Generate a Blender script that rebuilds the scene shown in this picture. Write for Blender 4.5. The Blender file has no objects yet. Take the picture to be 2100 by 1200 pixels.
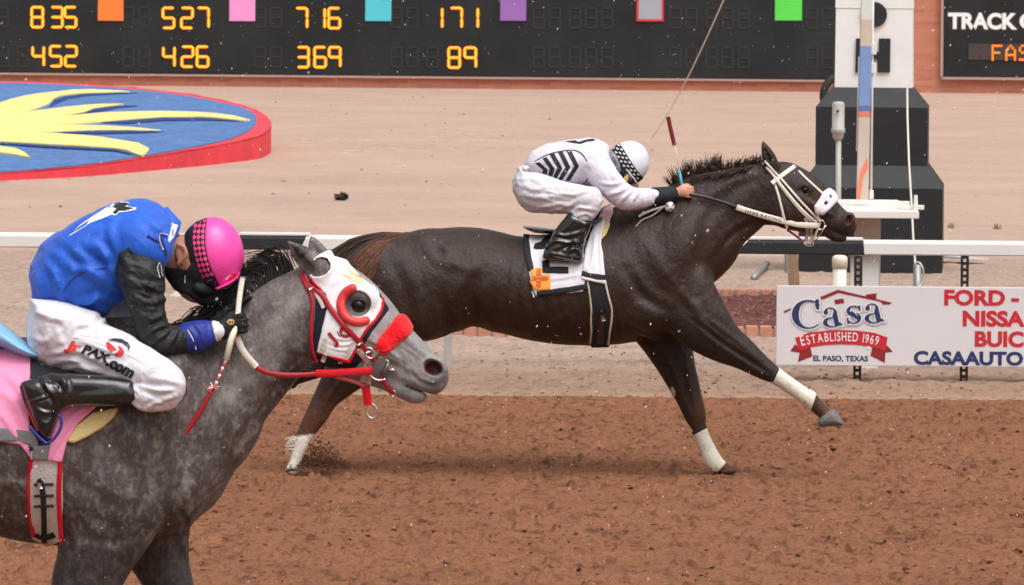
import bpy, bmesh, math, random
import numpy as np
from mathutils import Vector, Matrix
from mathutils.bvhtree import BVHTree
from mathutils import geometry as mgeo

# ------------------------------------------------------------------ camera, sky, sun, exposure
SC = bpy.context.scene
COL = SC.collection
F = 10250.0            # focal length in photograph pixels
H = 2.4                # camera height
CX, YP = 1050.0, -20.0 # principal point (horizon) in photograph pixels
ROLL = math.radians(0.5)
CR, SR = math.cos(ROLL), math.sin(ROLL)

cam_d = bpy.data.cameras.new("camera"); cam = bpy.data.objects.new("camera", cam_d); COL.objects.link(cam)
cam.location = (0, 0, H); cam.rotation_euler = (math.pi / 2, -ROLL, 0)
cam_d.sensor_width = 36; cam_d.lens = F / 2100 * 36
cam_d.shift_y = -(600 - YP) / 2100; cam_d.shift_x = 0
cam_d.clip_start = 1; cam_d.clip_end = 12000
cam_d.dof.use_dof = True; cam_d.dof.focus_distance = 20; cam_d.dof.aperture_fstop = 20
SC.camera = cam

SUN_EL, SUN_AZ = math.radians(62), math.radians(150)   # azimuth clockwise from +Y (away from the camera)
wd = bpy.data.worlds.new("World"); SC.world = wd; wd.use_nodes = True
wn, wl = wd.node_tree.nodes, wd.node_tree.links
bg = wn["Background"]; sky = wn.new("ShaderNodeTexSky"); sky.sky_type = 'NISHITA'; sky.sun_disc = False
sky.sun_elevation = SUN_EL; sky.sun_rotation = SUN_AZ
sky.air_density = 1.0; sky.dust_density = 6.0; sky.ozone_density = 0.6
hs = wn.new("ShaderNodeHueSaturation"); hs.inputs["Saturation"].default_value = 0.12
wl.new(sky.outputs[0], hs.inputs["Color"]); wl.new(hs.outputs[0], bg.inputs["Color"]); bg.inputs["Strength"].default_value = 0.15
sun_d = bpy.data.lights.new("sun", 'SUN'); sun_d.energy = 1.3; sun_d.angle = math.radians(60); sun_d.color = (1, .96, .92)
sun = bpy.data.objects.new("sun", sun_d); COL.objects.link(sun)
_sd = Vector((math.sin(SUN_AZ) * math.cos(SUN_EL), math.cos(SUN_AZ) * math.cos(SUN_EL), math.sin(SUN_EL)))
sun.rotation_euler = (-_sd).to_track_quat('-Z', 'Y').to_euler(); sun.location = (0, 0, 60)
SC.view_settings.view_transform = 'Standard'; SC.view_settings.look = 'None'
SC.view_settings.exposure = 0.12; SC.view_settings.gamma = 1
SC.cycles.max_bounces = 5

rng = np.random.default_rng(7); random.seed(7)

# ------------------------------------------------------------------ helpers: pixels to places
def unroll(u, v):
    x = u - CX; y = v - YP
    return x * CR + y * SR, -x * SR + y * CR
def P(u, v, d):
    q = unroll(u, v); return np.array((q[0] * d / F, d, H - q[1] * d / F))
def ground(u, v, z=0.0):
    q = unroll(u, v); d = F * (H - z) / q[1]
    return np.array((q[0] * d / F, d, z))
def srgb(r, g, b):
    return tuple((c / 255 / 12.92) if c / 255 <= .04045 else ((c / 255 + .055) / 1.055) ** 2.4 for c in (r, g, b))

# ------------------------------------------------------------------ helpers: objects
def wloc(o):
    l = np.zeros(3)
    while o is not None:
        l += np.array(o.location); o = o.parent
    return l
def thing(name, label, cat, loc=(0, 0, 0), group=None):
    o = bpy.data.objects.new(name, None); COL.objects.link(o); o.location = [float(x) for x in loc]; o.empty_display_size = .2
    o["label"] = label; o["category"] = cat
    if group: o["group"] = group
    return o
def tag(o, label, cat, group=None):
    o["label"] = label; o["category"] = cat
    if group: o["group"] = group
    return o
def meshdata(name, verts, faces):
    me = bpy.data.meshes.new(name)
    verts = np.asarray(verts, dtype=np.float32)
    if isinstance(faces, np.ndarray):
        n, k = faces.shape
        me.vertices.add(len(verts)); me.vertices.foreach_set("co", verts.ravel())
        me.loops.add(n * k); me.loops.foreach_set("vertex_index", faces.astype(np.int32).ravel())
        me.polygons.add(n); me.polygons.foreach_set("loop_start", np.arange(0, n * k, k, dtype=np.int32))
        me.update(calc_edges=True)
    else:
        me.from_pydata([tuple(map(float, v)) for v in verts], [], [tuple(map(int, f)) for f in faces]); me.update()
    return me
def mk(name, verts, faces, mat, parent=None, kind=None, smooth=True, tint=None, base=None):
    """verts in world space -> one object; its origin at the parent's place or at the mesh's own foot"""
    verts = np.asarray(verts, dtype=np.float64)
    off = np.zeros(3)
    if parent is not None: off = wloc(parent)
    elif base is not None: off = np.array(base, float)
    elif kind is None:
        off = np.array(((verts[:, 0].min() + verts[:, 0].max()) / 2, (verts[:, 1].min() + verts[:, 1].max()) / 2, verts[:, 2].min()))
    me = meshdata(name, verts - off, faces)
    if mat is not None: me.materials.append(mat)
    if smooth: me.polygons.foreach_set("use_smooth", np.ones(len(me.polygons), dtype=bool))
    if tint is not None:
        at = me.attributes.new("tint", 'FLOAT_COLOR', 'POINT')
        tint = np.asarray(tint, dtype=np.float32)
        if tint.shape[1] == 3: tint = np.concatenate([tint, np.ones((len(tint), 1), np.float32)], 1)
        at.data.foreach_set("color", tint.ravel())
    o = bpy.data.objects.new(name, me); COL.objects.link(o)
    if parent is not None: o.parent = parent
    else: o.location = [float(x) for x in off]
    if kind: o["kind"] = kind
    return o
class MB:
    """collects shapes in world space, built as ONE mesh"""
    def __init__(s): s.v = []; s.f = []
    def add(s, v, f):
        n = len(s.v); s.v.extend([tuple(map(float, x)) for x in v]); s.f.extend([tuple(i + n for i in q) for q in f]); return s
    def box(s, c, size, bev=0.0, rot=None):
        bm = bmesh.new(); bmesh.ops.create_cube(bm, size=1)
        for q in bm.verts: q.co = Vector((q.co.x * size[0], q.co.y * size[1], q.co.z * size[2]))
        if bev: bmesh.ops.bevel(bm, geom=bm.edges[:], offset=bev, segments=2, affect='EDGES', profile=.6)
        M = Matrix.Translation(Vector([float(x) for x in c])) @ (rot.to_4x4() if rot is not None else Matrix())
        bm.verts.index_update()
        s.add([M @ q.co for q in bm.verts], [[q.index for q in f.verts] for f in bm.faces]); bm.free(); return s
    def tube(s, pts, r, n=8, cap=True):
        pts = [Vector([float(x) for x in p]) for p in pts]
        rs = r if hasattr(r, '__len__') else [r] * len(pts)
        rings = []; up = None
        for i, p in enumerate(pts):
            t = (pts[min(i + 1, len(pts) - 1)] - pts[max(i - 1, 0)]); t = t.normalized() if t.length > 1e-9 else Vector((0, 0, 1))
            if up is None: up = t.orthogonal().normalized()
            up = up - t * up.dot(t); up = up.normalized() if up.length > 1e-6 else t.orthogonal().normalized()
            b = t.cross(up)
            rings.append([p + (up * math.cos(2 * math.pi * k / n) + b * math.sin(2 * math.pi * k / n)) * rs[i] for k in range(n)])
        v = [x for q in rings for x in q]; f = []
        for i in range(len(rings) - 1):
            for k in range(n): f.append((i * n + k, i * n + (k + 1) % n, (i + 1) * n + (k + 1) % n, (i + 1) * n + k))
        if cap: f.append(tuple(range(n))[::-1]); f.append(tuple((len(rings) - 1) * n + k for k in range(n)))
        return s.add(v, f)
    def lathe(s, c, prof, n=24):
        v = []; f = []
        for (r, z) in prof:
            for k in range(n): v.append((c[0] + r * math.cos(2 * math.pi * k / n), c[1] + r * math.sin(2 * math.pi * k / n), c[2] + z))
        for i in range(len(prof) - 1):
            for k in range(n): f.append((i * n + k, i * n + (k + 1) % n, (i + 1) * n + (k + 1) % n, (i + 1) * n + k))
        f.append(tuple(range(n))[::-1]); f.append(tuple((len(prof) - 1) * n + k for k in range(n)))
        return s.add(v, f)
    def prism(s, poly, n):
        """poly: world points (flat); extruded by vector n"""
        poly = [Vector([float(x) for x in p]) for p in poly]; n = Vector([float(x) for x in n]); k = len(poly)
        tris = mgeo.tessellate_polygon([poly])
        v = poly + [p + n for p in poly]
        f = [tuple(t) for t in tris] + [tuple(i + k for i in t)[::-1] for t in tris] + [(i, (i + 1) % k, (i + 1) % k + k, i + k) for i in range(k)]
        bm = bmesh.new(); vs = [bm.verts.new(q) for q in v]
        for q in f:
            try: bm.faces.new([vs[i] for i in q])
            except ValueError: pass
        bmesh.ops.recalc_face_normals(bm, faces=bm.faces[:]); bm.verts.index_update()
        s.add([q.co for q in bm.verts], [[q.index for q in ff.verts] for ff in bm.faces]); bm.free(); return s
    def build(s, name, mat, parent=None, smooth=False, kind=None, base=None):
        return mk(name, np.array(s.v), s.f, mat, parent, kind=kind, smooth=smooth, base=base)

# ------------------------------------------------------------------ helpers: materials
def mat(name, col, rough=.6, spec=.4, var=.0, vscale=20., bump=.0, bscale=60., stretch=(1, 1, 1), tint=False, metal=0., emit=None, estr=0., sheen=0.,
        coat=0., speck=None, spscale=200., spamt=.5, bdist=.01, sss=0., var2=0., v2scale=3., wrinkle=0., wscale=7., wdist=.02):
    m = bpy.data.materials.new(name); m.use_nodes = True
    N, L = m.node_tree.nodes, m.node_tree.links; b = N["Principled BSDF"]
    b.inputs["Roughness"].default_value = rough; b.inputs["Metallic"].default_value = metal
    b.inputs["Specular IOR Level"].default_value = spec
    if sheen: b.inputs["Sheen Weight"].default_value = sheen; b.inputs["Sheen Roughness"].default_value = .5
    if coat: b.inputs["Coat Weight"].default_value = coat; b.inputs["Coat Roughness"].default_value = .12
    if sss: b.inputs["Subsurface Weight"].default_value = sss; b.inputs["Subsurface Radius"].default_value = (.01, .004, .002)
    if emit: b.inputs["Emission Color"].default_value = (*emit, 1); b.inputs["Emission Strength"].default_value = estr
    tc = N.new("ShaderNodeTexCoord"); mp = N.new("ShaderNodeMapping"); mp.inputs["Scale"].default_value = stretch
    L.new(tc.outputs["Object"], mp.inputs["Vector"])
    src = None
    if tint:
        a = N.new("ShaderNodeAttribute"); a.attribute_name = "tint"; src = a.outputs["Color"]
    else:
        r = N.new("ShaderNodeRGB"); r.outputs[0].default_value = (*col, 1); src = r.outputs[0]
    def vary(src, amt, scale, det=5):
        n = N.new("ShaderNodeTexNoise"); n.inputs["Scale"].default_value = scale; n.inputs["Detail"].default_value = det; n.inputs["Roughness"].default_value = .65
        L.new(mp.outputs[0], n.inputs["Vector"])
        mr = N.new("ShaderNodeMapRange"); mr.inputs[1].default_value = .3; mr.inputs[2].default_value = .7
        mr.inputs[3].default_value = 1 - amt; mr.inputs[4].default_value = 1 + amt; L.new(n.outputs[0], mr.inputs[0])
        mx = N.new("ShaderNodeMix"); mx.data_type = 'RGBA'; mx.blend_type = 'MULTIPLY'; mx.inputs[0].default_value = 1
        L.new(src, mx.inputs[6]); L.new(mr.outputs[0], mx.inputs[7]); return mx.outputs[2]
    if var: src = vary(src, var, vscale)
    if var2: src = vary(src, var2, v2scale, 3)
    if speck:
        n = N.new("ShaderNodeTexNoise"); n.inputs["Scale"].default_value = spscale; n.inputs["Detail"].default_value = 2
        L.new(mp.outputs[0], n.inputs["Vector"])
        mr = N.new("ShaderNodeMapRange"); mr.inputs[1].default_value = spamt; mr.inputs[2].default_value = spamt + .06; L.new(n.outputs[0], mr.inputs[0])
        mx = N.new("ShaderNodeMix"); mx.data_type = 'RGBA'; L.new(mr.outputs[0], mx.inputs[0]); L.new(src, mx.inputs[6]); mx.inputs[7].default_value = (*speck, 1); src = mx.outputs[2]
    L.new(src, b.inputs["Base Color"])
    if wrinkle:
        nw = N.new("ShaderNodeTexNoise"); nw.inputs["Scale"].default_value = wscale; nw.inputs["Detail"].default_value = 3; nw.inputs["Distortion"].default_value = 1.6; nw.inputs["Roughness"].default_value = .45
        L.new(mp.outputs[0], nw.inputs["Vector"])
        ab = N.new("ShaderNodeMath"); ab.operation = 'SUBTRACT'; L.new(nw.outputs[0], ab.inputs[0]); ab.inputs[1].default_value = .5
        a2 = N.new("ShaderNodeMath"); a2.operation = 'ABSOLUTE'; L.new(ab.outputs[0], a2.inputs[0])
        bw = N.new("ShaderNodeBump"); bw.inputs["Strength"].default_value = wrinkle; bw.inputs["Distance"].default_value = wdist; bw.invert = True; L.new(a2.outputs[0], bw.inputs["Height"]); L.new(bw.outputs[0], b.inputs["Normal"])
    if bump:
        n = N.new("ShaderNodeTexNoise"); n.inputs["Scale"].default_value = bscale; n.inputs["Detail"].default_value = 4
        L.new(mp.outputs[0], n.inputs["Vector"])
        bp = N.new("ShaderNodeBump"); bp.inputs["Strength"].default_value = bump; bp.inputs["Distance"].default_value = bdist
        L.new(n.outputs[0], bp.inputs["Height"]); L.new(bp.outputs[0], b.inputs["Normal"])
        if wrinkle: L.new(bw.outputs[0], bp.inputs["Normal"])
    return m

# ------------------------------------------------------------------ helpers: noise in numpy
_NT = rng.random((64, 64, 64)).astype(np.float32)
def vnoise(p, scale=1.0, octv=1, seed=0):
    p = np.asarray(p, dtype=np.float64) * scale + seed * 17.31; out = 0; amp = 1; tot = 0
    for o in range(octv):
        i = np.floor(p).astype(np.int64); f = p - i; f = f * f * (3 - 2 * f); i &= 63; j = (i + 1) & 63
        x0, y0, z0 = i[..., 0], i[..., 1], i[..., 2]; x1, y1, z1 = j[..., 0], j[..., 1], j[..., 2]
        fx, fy, fz = f[..., 0], f[..., 1], f[..., 2]
        c = ((_NT[x0, y0, z0] * (1 - fx) + _NT[x1, y0, z0] * fx) * (1 - fy) + (_NT[x0, y1, z0] * (1 - fx) + _NT[x1, y1, z0] * fx) * fy) * (1 - fz) + \
            ((_NT[x0, y0, z1] * (1 - fx) + _NT[x1, y0, z1] * fx) * (1 - fy) + (_NT[x0, y1, z1] * (1 - fx) + _NT[x1, y1, z1] * fx) * fy) * fz
        out = out + amp * (c * 2 - 1); tot += amp; amp *= .5; p = p * 2.03 + 5.7
    return out / tot

# ------------------------------------------------------------------ helpers: smooth solids (distance fields -> one continuous mesh)
def polysdf2(U, V, pts):
    pts = np.asarray(pts, float); d = np.full(U.shape, 1e18); s = np.ones(U.shape)
    n = len(pts)
    for i in range(n):
        a = pts[i]; b = pts[i - 1]; ex, ey = b - a; wx = U - a[0]; wy = V - a[1]
        t = np.clip((wx * ex + wy * ey) / (ex * ex + ey * ey + 1e-12), 0, 1); bx = wx - ex * t; by = wy - ey * t
        d = np.minimum(d, bx * bx + by * by)
        c1 = V >= a[1]; c2 = V < b[1]; c3 = ex * wy > ey * wx
        flip = (c1 & c2 & c3) | (~c1 & ~c2 & ~c3); s = np.where(flip, -s, s)
    return s * np.sqrt(d)
class PolyMap:
    def __init__(s, pts, margin=60):
        pts = np.asarray(pts, float); s.u0, s.v0 = np.floor(pts.min(0) - margin); u1, v1 = np.ceil(pts.max(0) + margin)
        U, V = np.meshgrid(np.arange(s.u0, u1 + 1), np.arange(s.v0, v1 + 1), indexing='ij'); s.g = polysdf2(U, V, pts)
    def __call__(s, U, V):
        x = np.clip(U - s.u0, 0, s.g.shape[0] - 1.001); y = np.clip(V - s.v0, 0, s.g.shape[1] - 1.001)
        i = x.astype(int); j = y.astype(int); fx = x - i; fy = y - j; g = s.g
        return (g[i, j] * (1 - fx) + g[i + 1, j] * fx) * (1 - fy) + (g[i, j + 1] * (1 - fx) + g[i + 1, j + 1] * fx) * fy
def catmull(pts, n=5):
    p = np.asarray(pts, float)
    if len(p) < 3: return p
    e = np.vstack([2 * p[0] - p[1], p, 2 * p[-1] - p[-2]]); out = []
    for i in range(1, len(e) - 2):
        for t in np.arange(n) / n:
            out.append(.5 * (2 * e[i] + (e[i + 1] - e[i - 1]) * t + (2 * e[i - 1] - 5 * e[i] + 4 * e[i + 1] - e[i + 2]) * t * t + (3 * e[i] - e[i - 1] - 3 * e[i + 1] + e[i + 2]) * t ** 3))
    out.append(p[-1]); return np.array(out)
MARG = 14.0
class Fig:
    """a figure standing at distance d0; its solids are given as (photo column, photo row, sideways offset w towards the camera), all in photo pixels at d0"""
    def __init__(s, d0): s.d0 = d0; s.s = d0 / F
    def loc(s, p):
        p = np.asarray(p, float); qx, qy = unroll(p[..., 0], p[..., 1]); k = 1 - p[..., 2] / F
        return np.stack([qx * k, qy * k, p[..., 2]], -1)
    def world(s, l):
        l = np.asarray(l, float); return np.stack([l[..., 0] * s.s, s.d0 - l[..., 2] * s.s, H - l[..., 1] * s.s], -1)
    def W(s, u, v, w): return s.world(s.loc((u, v, w)))
    def pix(s, l):
        k = 1 - l[..., 2] / F; x = l[..., 0] / k; y = l[..., 1] / k
        return x * CR - y * SR + CX, x * SR + y * CR + YP
class Model:
    def __init__(s, fig): s.fig = fig; s.ops = []
    def chain(s, pts, k=10, cut=False, n=5, flat=1.0):
        """pts: (u,v,w,r_in_plane[,r_sideways])"""
        q = np.array([(p[0], p[1], p[2], p[3], p[4] if len(p) > 4 else p[3] * flat) for p in pts], float)
        q = catmull(q, n) if len(q) > 2 else q
        q[:, 3:] = np.maximum(q[:, 3:], .5)
        q[:, :3] = s.fig.loc(q[:, :3]); s.ops.append(('chain', q, k, cut)); return s
    def ell(s, u, v, w, ru, rv, rw, ang=0, k=10, cut=False):
        s.ops.append(('ell', (s.fig.loc((u, v, w)), np.array((ru, rv, rw), float), math.radians(ang)), k, cut)); return s
    def pillow(s, poly, w0, R, rl, k=6, cut=False):
        s.ops.append(('pil', (PolyMap(poly), np.asarray(poly, float), w0, R, rl), k, cut)); return s
    def bounds(s):
        lo = np.full(3, 1e9); hi = -lo
        for t, d, k, cut in s.ops:
            if cut: continue
            if t == 'chain':
                r = np.maximum(d[:, 3], d[:, 4])[:, None]; lo = np.minimum(lo, (d[:, :3] - r).min(0)); hi = np.maximum(hi, (d[:, :3] + r).max(0))
            elif t == 'ell':
                r = d[1].max(); rr = np.array((r, r, d[1][2])); lo = np.minimum(lo, d[0] - rr); hi = np.maximum(hi, d[0] + rr)
            else:
                l = s.fig.loc(np.concatenate([d[1], np.full((len(d[1]), 1), d[2])], 1)); lo = np.minimum(lo, l.min(0) - (8, 8, d[4])); hi = np.maximum(hi, l.max(0) + (8, 8, d[4]))
        return lo, hi
    def eval(s, h, lo=None, hi=None, pad=8):
        b = s.bounds(); lo = b[0] if lo is None else np.maximum(lo, b[0]); hi = b[1] if hi is None else np.minimum(hi, b[1])
        lo = lo - pad; hi = hi + pad; n = np.ceil((hi - lo) / h).astype(int) + 1
        g = Field(s.fig, lo, n, h)
        for t, d, k, cut in s.ops:
            if t == 'chain':
                r = np.maximum(d[:, 3], d[:, 4])[:, None]; bx = g.sl((d[:, :3] - r).min(0) - k - MARG, (d[:, :3] + r).max(0) + k + MARG)
                if bx is None: continue
                X, Y, Z = g.ax(bx); tmp = np.full((X.size, Y.size, Z.size), 90., np.float32)
                for i in range(len(d) - 1):
                    A, B = d[i], d[i + 1]; rm = max(A[3], A[4], B[3], B[4])
                    sb = g.sl(np.minimum(A[:3], B[:3]) - rm - k - MARG, np.maximum(A[:3], B[:3]) + rm + k + MARG)
                    if sb is None: continue
                    sb = tuple(slice(max(sb[j].start, bx[j].start), min(sb[j].stop, bx[j].stop)) for j in range(3))
                    if any(z.stop <= z.start for z in sb): continue
                    X, Y, Z = g.ax(sb); ab = (B - A)[:3]; L2 = ab @ ab + 1e-9
                    tt = np.clip(((X - A[0]) * ab[0] + (Y - A[1]) * ab[1] + (Z - A[2]) * ab[2]) / L2, 0, 1)
                    dx = X - A[0] - tt * ab[0]; dy = Y - A[1] - tt * ab[1]; dz = Z - A[2] - tt * ab[2]
                    ri = A[3] + (B[3] - A[3]) * tt; rl = A[4] + (B[4] - A[4]) * tt
                    e = dx * dx + dy * dy; z2 = dz * dz; ri2 = ri * ri; rl2 = rl * rl
                    k0 = np.sqrt(e / ri2 + z2 / rl2); k1 = np.sqrt(e / (ri2 * ri2) + z2 / (rl2 * rl2)) + 1e-5
                    dd = k0 * (k0 - 1) / k1
                    q = tuple(slice(sb[j].start - bx[j].start, sb[j].stop - bx[j].start) for j in range(3))
                    tmp[q] = np.minimum(tmp[q], dd)
                g.comb(bx, tmp, k, cut)
            elif t == 'ell':
                c, r, a = d; rm = np.array((max(r[0], r[1]),) * 2 + (r[2],)); bx = g.sl(c - rm - k - MARG, c + rm + k + MARG)
                if bx is None: continue
                X, Y, Z = g.ax(bx); ca, sa = math.cos(a), math.sin(a); x = X - c[0]; y = Y - c[1]; z = Z - c[2]
                p = x * ca + y * sa; q = -x * sa + y * ca
                k0 = np.sqrt((p / r[0]) ** 2 + (q / r[1]) ** 2 + (z / r[2]) ** 2); k1 = np.sqrt((p / r[0] ** 2) ** 2 + (q / r[1] ** 2) ** 2 + (z / r[2] ** 2) ** 2) + 1e-5
                g.comb(bx, (k0 * (k0 - 1) / k1).astype(np.float32), k, cut)
            else:
                pm, poly, w0, R, rl = d; l = s.fig.loc(np.concatenate([poly, np.full((len(poly), 1), w0)], 1))
                bx = g.sl(l.min(0) - (25, 25, rl + 25), l.max(0) + (25, 25, rl + 25))
                if bx is None: continue
                U, V, C = g.uv(bx); ps = pm(U, V); e = np.maximum(ps + R, 0)
                x = e / R; z = (C - w0) / rl; k0 = np.sqrt(x * x + z * z); k1 = np.sqrt((x / R) ** 2 + (z / rl) ** 2) + 1e-5
                g.comb(bx, (k0 * (k0 - 1) / k1).astype(np.float32), k, cut)
        return g
class Field:
    def __init__(s, fig, lo, n, h): s.fig = fig; s.lo = np.asarray(lo, float); s.n = n; s.h = h; s.f = np.full(tuple(n), 90., np.float32)
    def sl(s, lo, hi):
        a = np.maximum(np.floor((lo - s.lo) / s.h).astype(int), 0); b = np.minimum(np.ceil((hi - s.lo) / s.h).astype(int) + 1, s.n)
        return None if (b <= a).any() else tuple(slice(a[i], b[i]) for i in range(3))
    def ax(s, b):
        g = [(s.lo[i] + np.arange(b[i].start, b[i].stop) * s.h).astype(np.float32) for i in range(3)]
        return g[0][:, None, None], g[1][None, :, None], g[2][None, None, :]
    def uv(s, b=None):
        if b is None: b = tuple(slice(0, k) for k in s.n)
        X, Y, Z = s.ax(b); k = 1 - Z / F; x = X / k; y = Y / k
        U = x * CR - y * SR + CX; V = x * SR + y * CR + YP
        return U, V, Z + 0 * U
    def comb(s, b, t, k, cut):
        a = s.f[b]
        if not cut:
            hh = np.maximum(k - np.abs(a - t), 0) / max(k, 1e-6); s.f[b] = np.minimum(a, t) - hh * hh * k * .25
        else:
            t = -t; hh = np.maximum(k - np.abs(a - t), 0) / max(k, 1e-6); s.f[b] = np.maximum(a, t) + hh * hh * k * .25
    def mesh(s, disp=None, smooth=1):
        v, q = surface_nets(s.f); l = s.lo + v * s.h
        w = s.fig.world(l)
        # outward orientation
        p0, p1, p2 = w[q[:, 0]], w[q[:, 1]], w[q[:, 2]]
        if (np.cross(p1 - p0, p2 - p0) * p0).sum() < 0: q = q[:, ::-1]
        for _ in range(smooth): w = lapl(w, q)
        if disp is not None:
            nn = vnormals(w, q); U, V = s.fig.pix(l); dd = disp(U, V, l[:, 2], nn); w = w + nn * (dd * s.fig.s)[:, None]
        return w, q, l
def lapl(w, q):
    acc = np.zeros_like(w); cnt = np.zeros(len(w))
    for i in range(4):
        a, b = q[:, i], q[:, (i + 1) % 4]
        for ax in range(3): acc[:, ax] += np.bincount(a, w[b, ax], len(w)) + np.bincount(b, w[a, ax], len(w))
        cnt += np.bincount(a, minlength=len(w)) + np.bincount(b, minlength=len(w))
    return .5 * w + .5 * acc / np.maximum(cnt, 1)[:, None]
def vnormals(w, q):
    fn = np.cross(w[q[:, 2]] - w[q[:, 0]], w[q[:, 3]] - w[q[:, 1]]); n = np.zeros_like(w)
    for i in range(4):
        for ax in range(3): n[:, ax] += np.bincount(q[:, i], fn[:, ax], len(w))
    return n / (np.linalg.norm(n, axis=1)[:, None] + 1e-12)
def surface_nets(f):
    ins = f < 0; n = np.array(f.shape); c = ins[:-1, :-1, :-1].astype(np.int8)
    tot = np.zeros(tuple(n - 1), np.int8)
    offs = [(i, j, k) for i in (0, 1) for j in (0, 1) for k in (0, 1)]
    for o in offs: tot += ins[o[0]:n[0] - 1 + o[0], o[1]:n[1] - 1 + o[1], o[2]:n[2] - 1 + o[2]]
    act = (tot > 0) & (tot < 8); idx = np.argwhere(act); vid = np.full(act.shape, -1, np.int32); vid[act] = np.arange(len(idx))
    val = {o: f[idx[:, 0] + o[0], idx[:, 1] + o[1], idx[:, 2] + o[2]] for o in offs}
    acc = np.zeros((len(idx), 3)); cnt = np.zeros(len(idx))
    for o in offs:
        for ax in range(3):
            if o[ax] == 0:
                p = list(o); p[ax] = 1; p = tuple(p); a, b = val[o], val[p]; m = (a < 0) != (b < 0)
                t = np.where(m, a / np.where(m, a - b, 1), 0); pt = np.tile(np.array(o, float), (len(idx), 1)); pt[:, ax] = t
                acc[m] += pt[m]; cnt[m] += 1
    v = idx + acc / np.maximum(cnt, 1)[:, None]
    quads = []
    for ax in range(3):
        sa = [slice(None)] * 3; sb = [slice(None)] * 3; sa[ax] = slice(0, -1); sb[ax] = slice(1, None)
        cr = ins[tuple(sa)] != ins[tuple(sb)]; e = np.argwhere(cr); e1, e2 = (ax + 1) % 3, (ax + 2) % 3
        ok = (e[:, e1] > 0) & (e[:, e2] > 0) & (e[:, e1] < n[e1] - 1) & (e[:, e2] < n[e2] - 1); e = e[ok]
        s = ins[e[:, 0], e[:, 1], e[:, 2]]
        def g(d1, d2):
            r = e.copy(); r[:, e1] += d1; r[:, e2] += d2; return vid[r[:, 0], r[:, 1], r[:, 2]]
        q = np.stack([g(-1, -1), g(0, -1), g(0, 0), g(-1, 0)], 1); q[~s] = q[~s][:, ::-1]; quads.append(q)
    return v, np.concatenate(quads)
def solid(name, model, h, m, parent=None, disp=None, tint=None, smooth=1, lo=None, hi=None, shell=None):
    g = model.eval(h, lo, hi)
    w, q, l = g.mesh(disp, smooth)
    t = None
    if tint is not None:
        U, V = g.fig.pix(l); t = tint(U, V, l[:, 2])
    o = mk(name, w, q, m, parent, tint=t); o_bvh[o.name] = BVHTree.FromPolygons([Vector(x) for x in w], q.tolist()); return o
o_bvh = {}
def garment(name, model, poly, off, h, m, parent, holes=(), wmin=None, wmax=None, disp=None, k=3, tint=None, base=None, bvh=True):
    """cloth lying off pixels above a body, cut to an outline, wrapped round both sides"""
    poly = np.asarray(poly, float); l = []
    for w in (-200, 200): l.append(model.fig.loc(np.concatenate([poly, np.full((len(poly), 1), w)], 1)))
    l = np.concatenate(l); lo, hi = l.min(0), l.max(0); b = model.bounds(); lo[2] = b[0][2]; hi[2] = b[1][2]
    if wmin is not None: lo[2] = max(lo[2], wmin)
    if wmax is not None: hi[2] = min(hi[2], wmax)
    g = model.eval(h, lo - off, hi + off, pad=off + 4); U, V, C = g.uv(); pm = PolyMap(poly, 40)
    ps = pm(U, V); f = g.f - off
    hh = np.maximum(k - np.abs(f - ps), 0) / k; f = np.maximum(f, ps) + hh * hh * k * .25
    for hp in holes: f = np.maximum(f, -PolyMap(hp, 40)(U, V))
    if wmin is not None: f = np.maximum(f, wmin - C)
    if wmax is not None: f = np.maximum(f, C - wmax)
    g.f = f.astype(np.float32); w, q, l = g.mesh(disp, 1); t = None
    if tint is not None:
        UU, VV = g.fig.pix(l); t = tint(UU, VV, l[:, 2])
    o = mk(name, w, q, m, parent, tint=t, base=base)
    if bvh: o_bvh[o.name] = BVHTree.FromPolygons([Vector(x) for x in w], q.tolist())
    return o
CAMV = Vector((0, 0, H))
def cast(u, v, targets):
    p = P(u, v, 10.0); dr = (Vector(p) - CAMV).normalized(); best = None
    for t in targets:
        hit = o_bvh[t.name].ray_cast(CAMV, dr)
        if hit[0] is not None and (best is None or hit[3] < best[2]): best = (hit[0], hit[1] if hit[1].dot(dr) < 0 else -hit[1], hit[3])
    return best
def densify(poly, step):
    out = []
    for i in range(len(poly)):
        a = np.array(poly[i], float); b = np.array(poly[(i + 1) % len(poly)], float); n = max(1, int(np.ceil(np.linalg.norm(b - a) / step)))
        out += [tuple(a + (b - a) * j / n) for j in range(n)]
    return out
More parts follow.
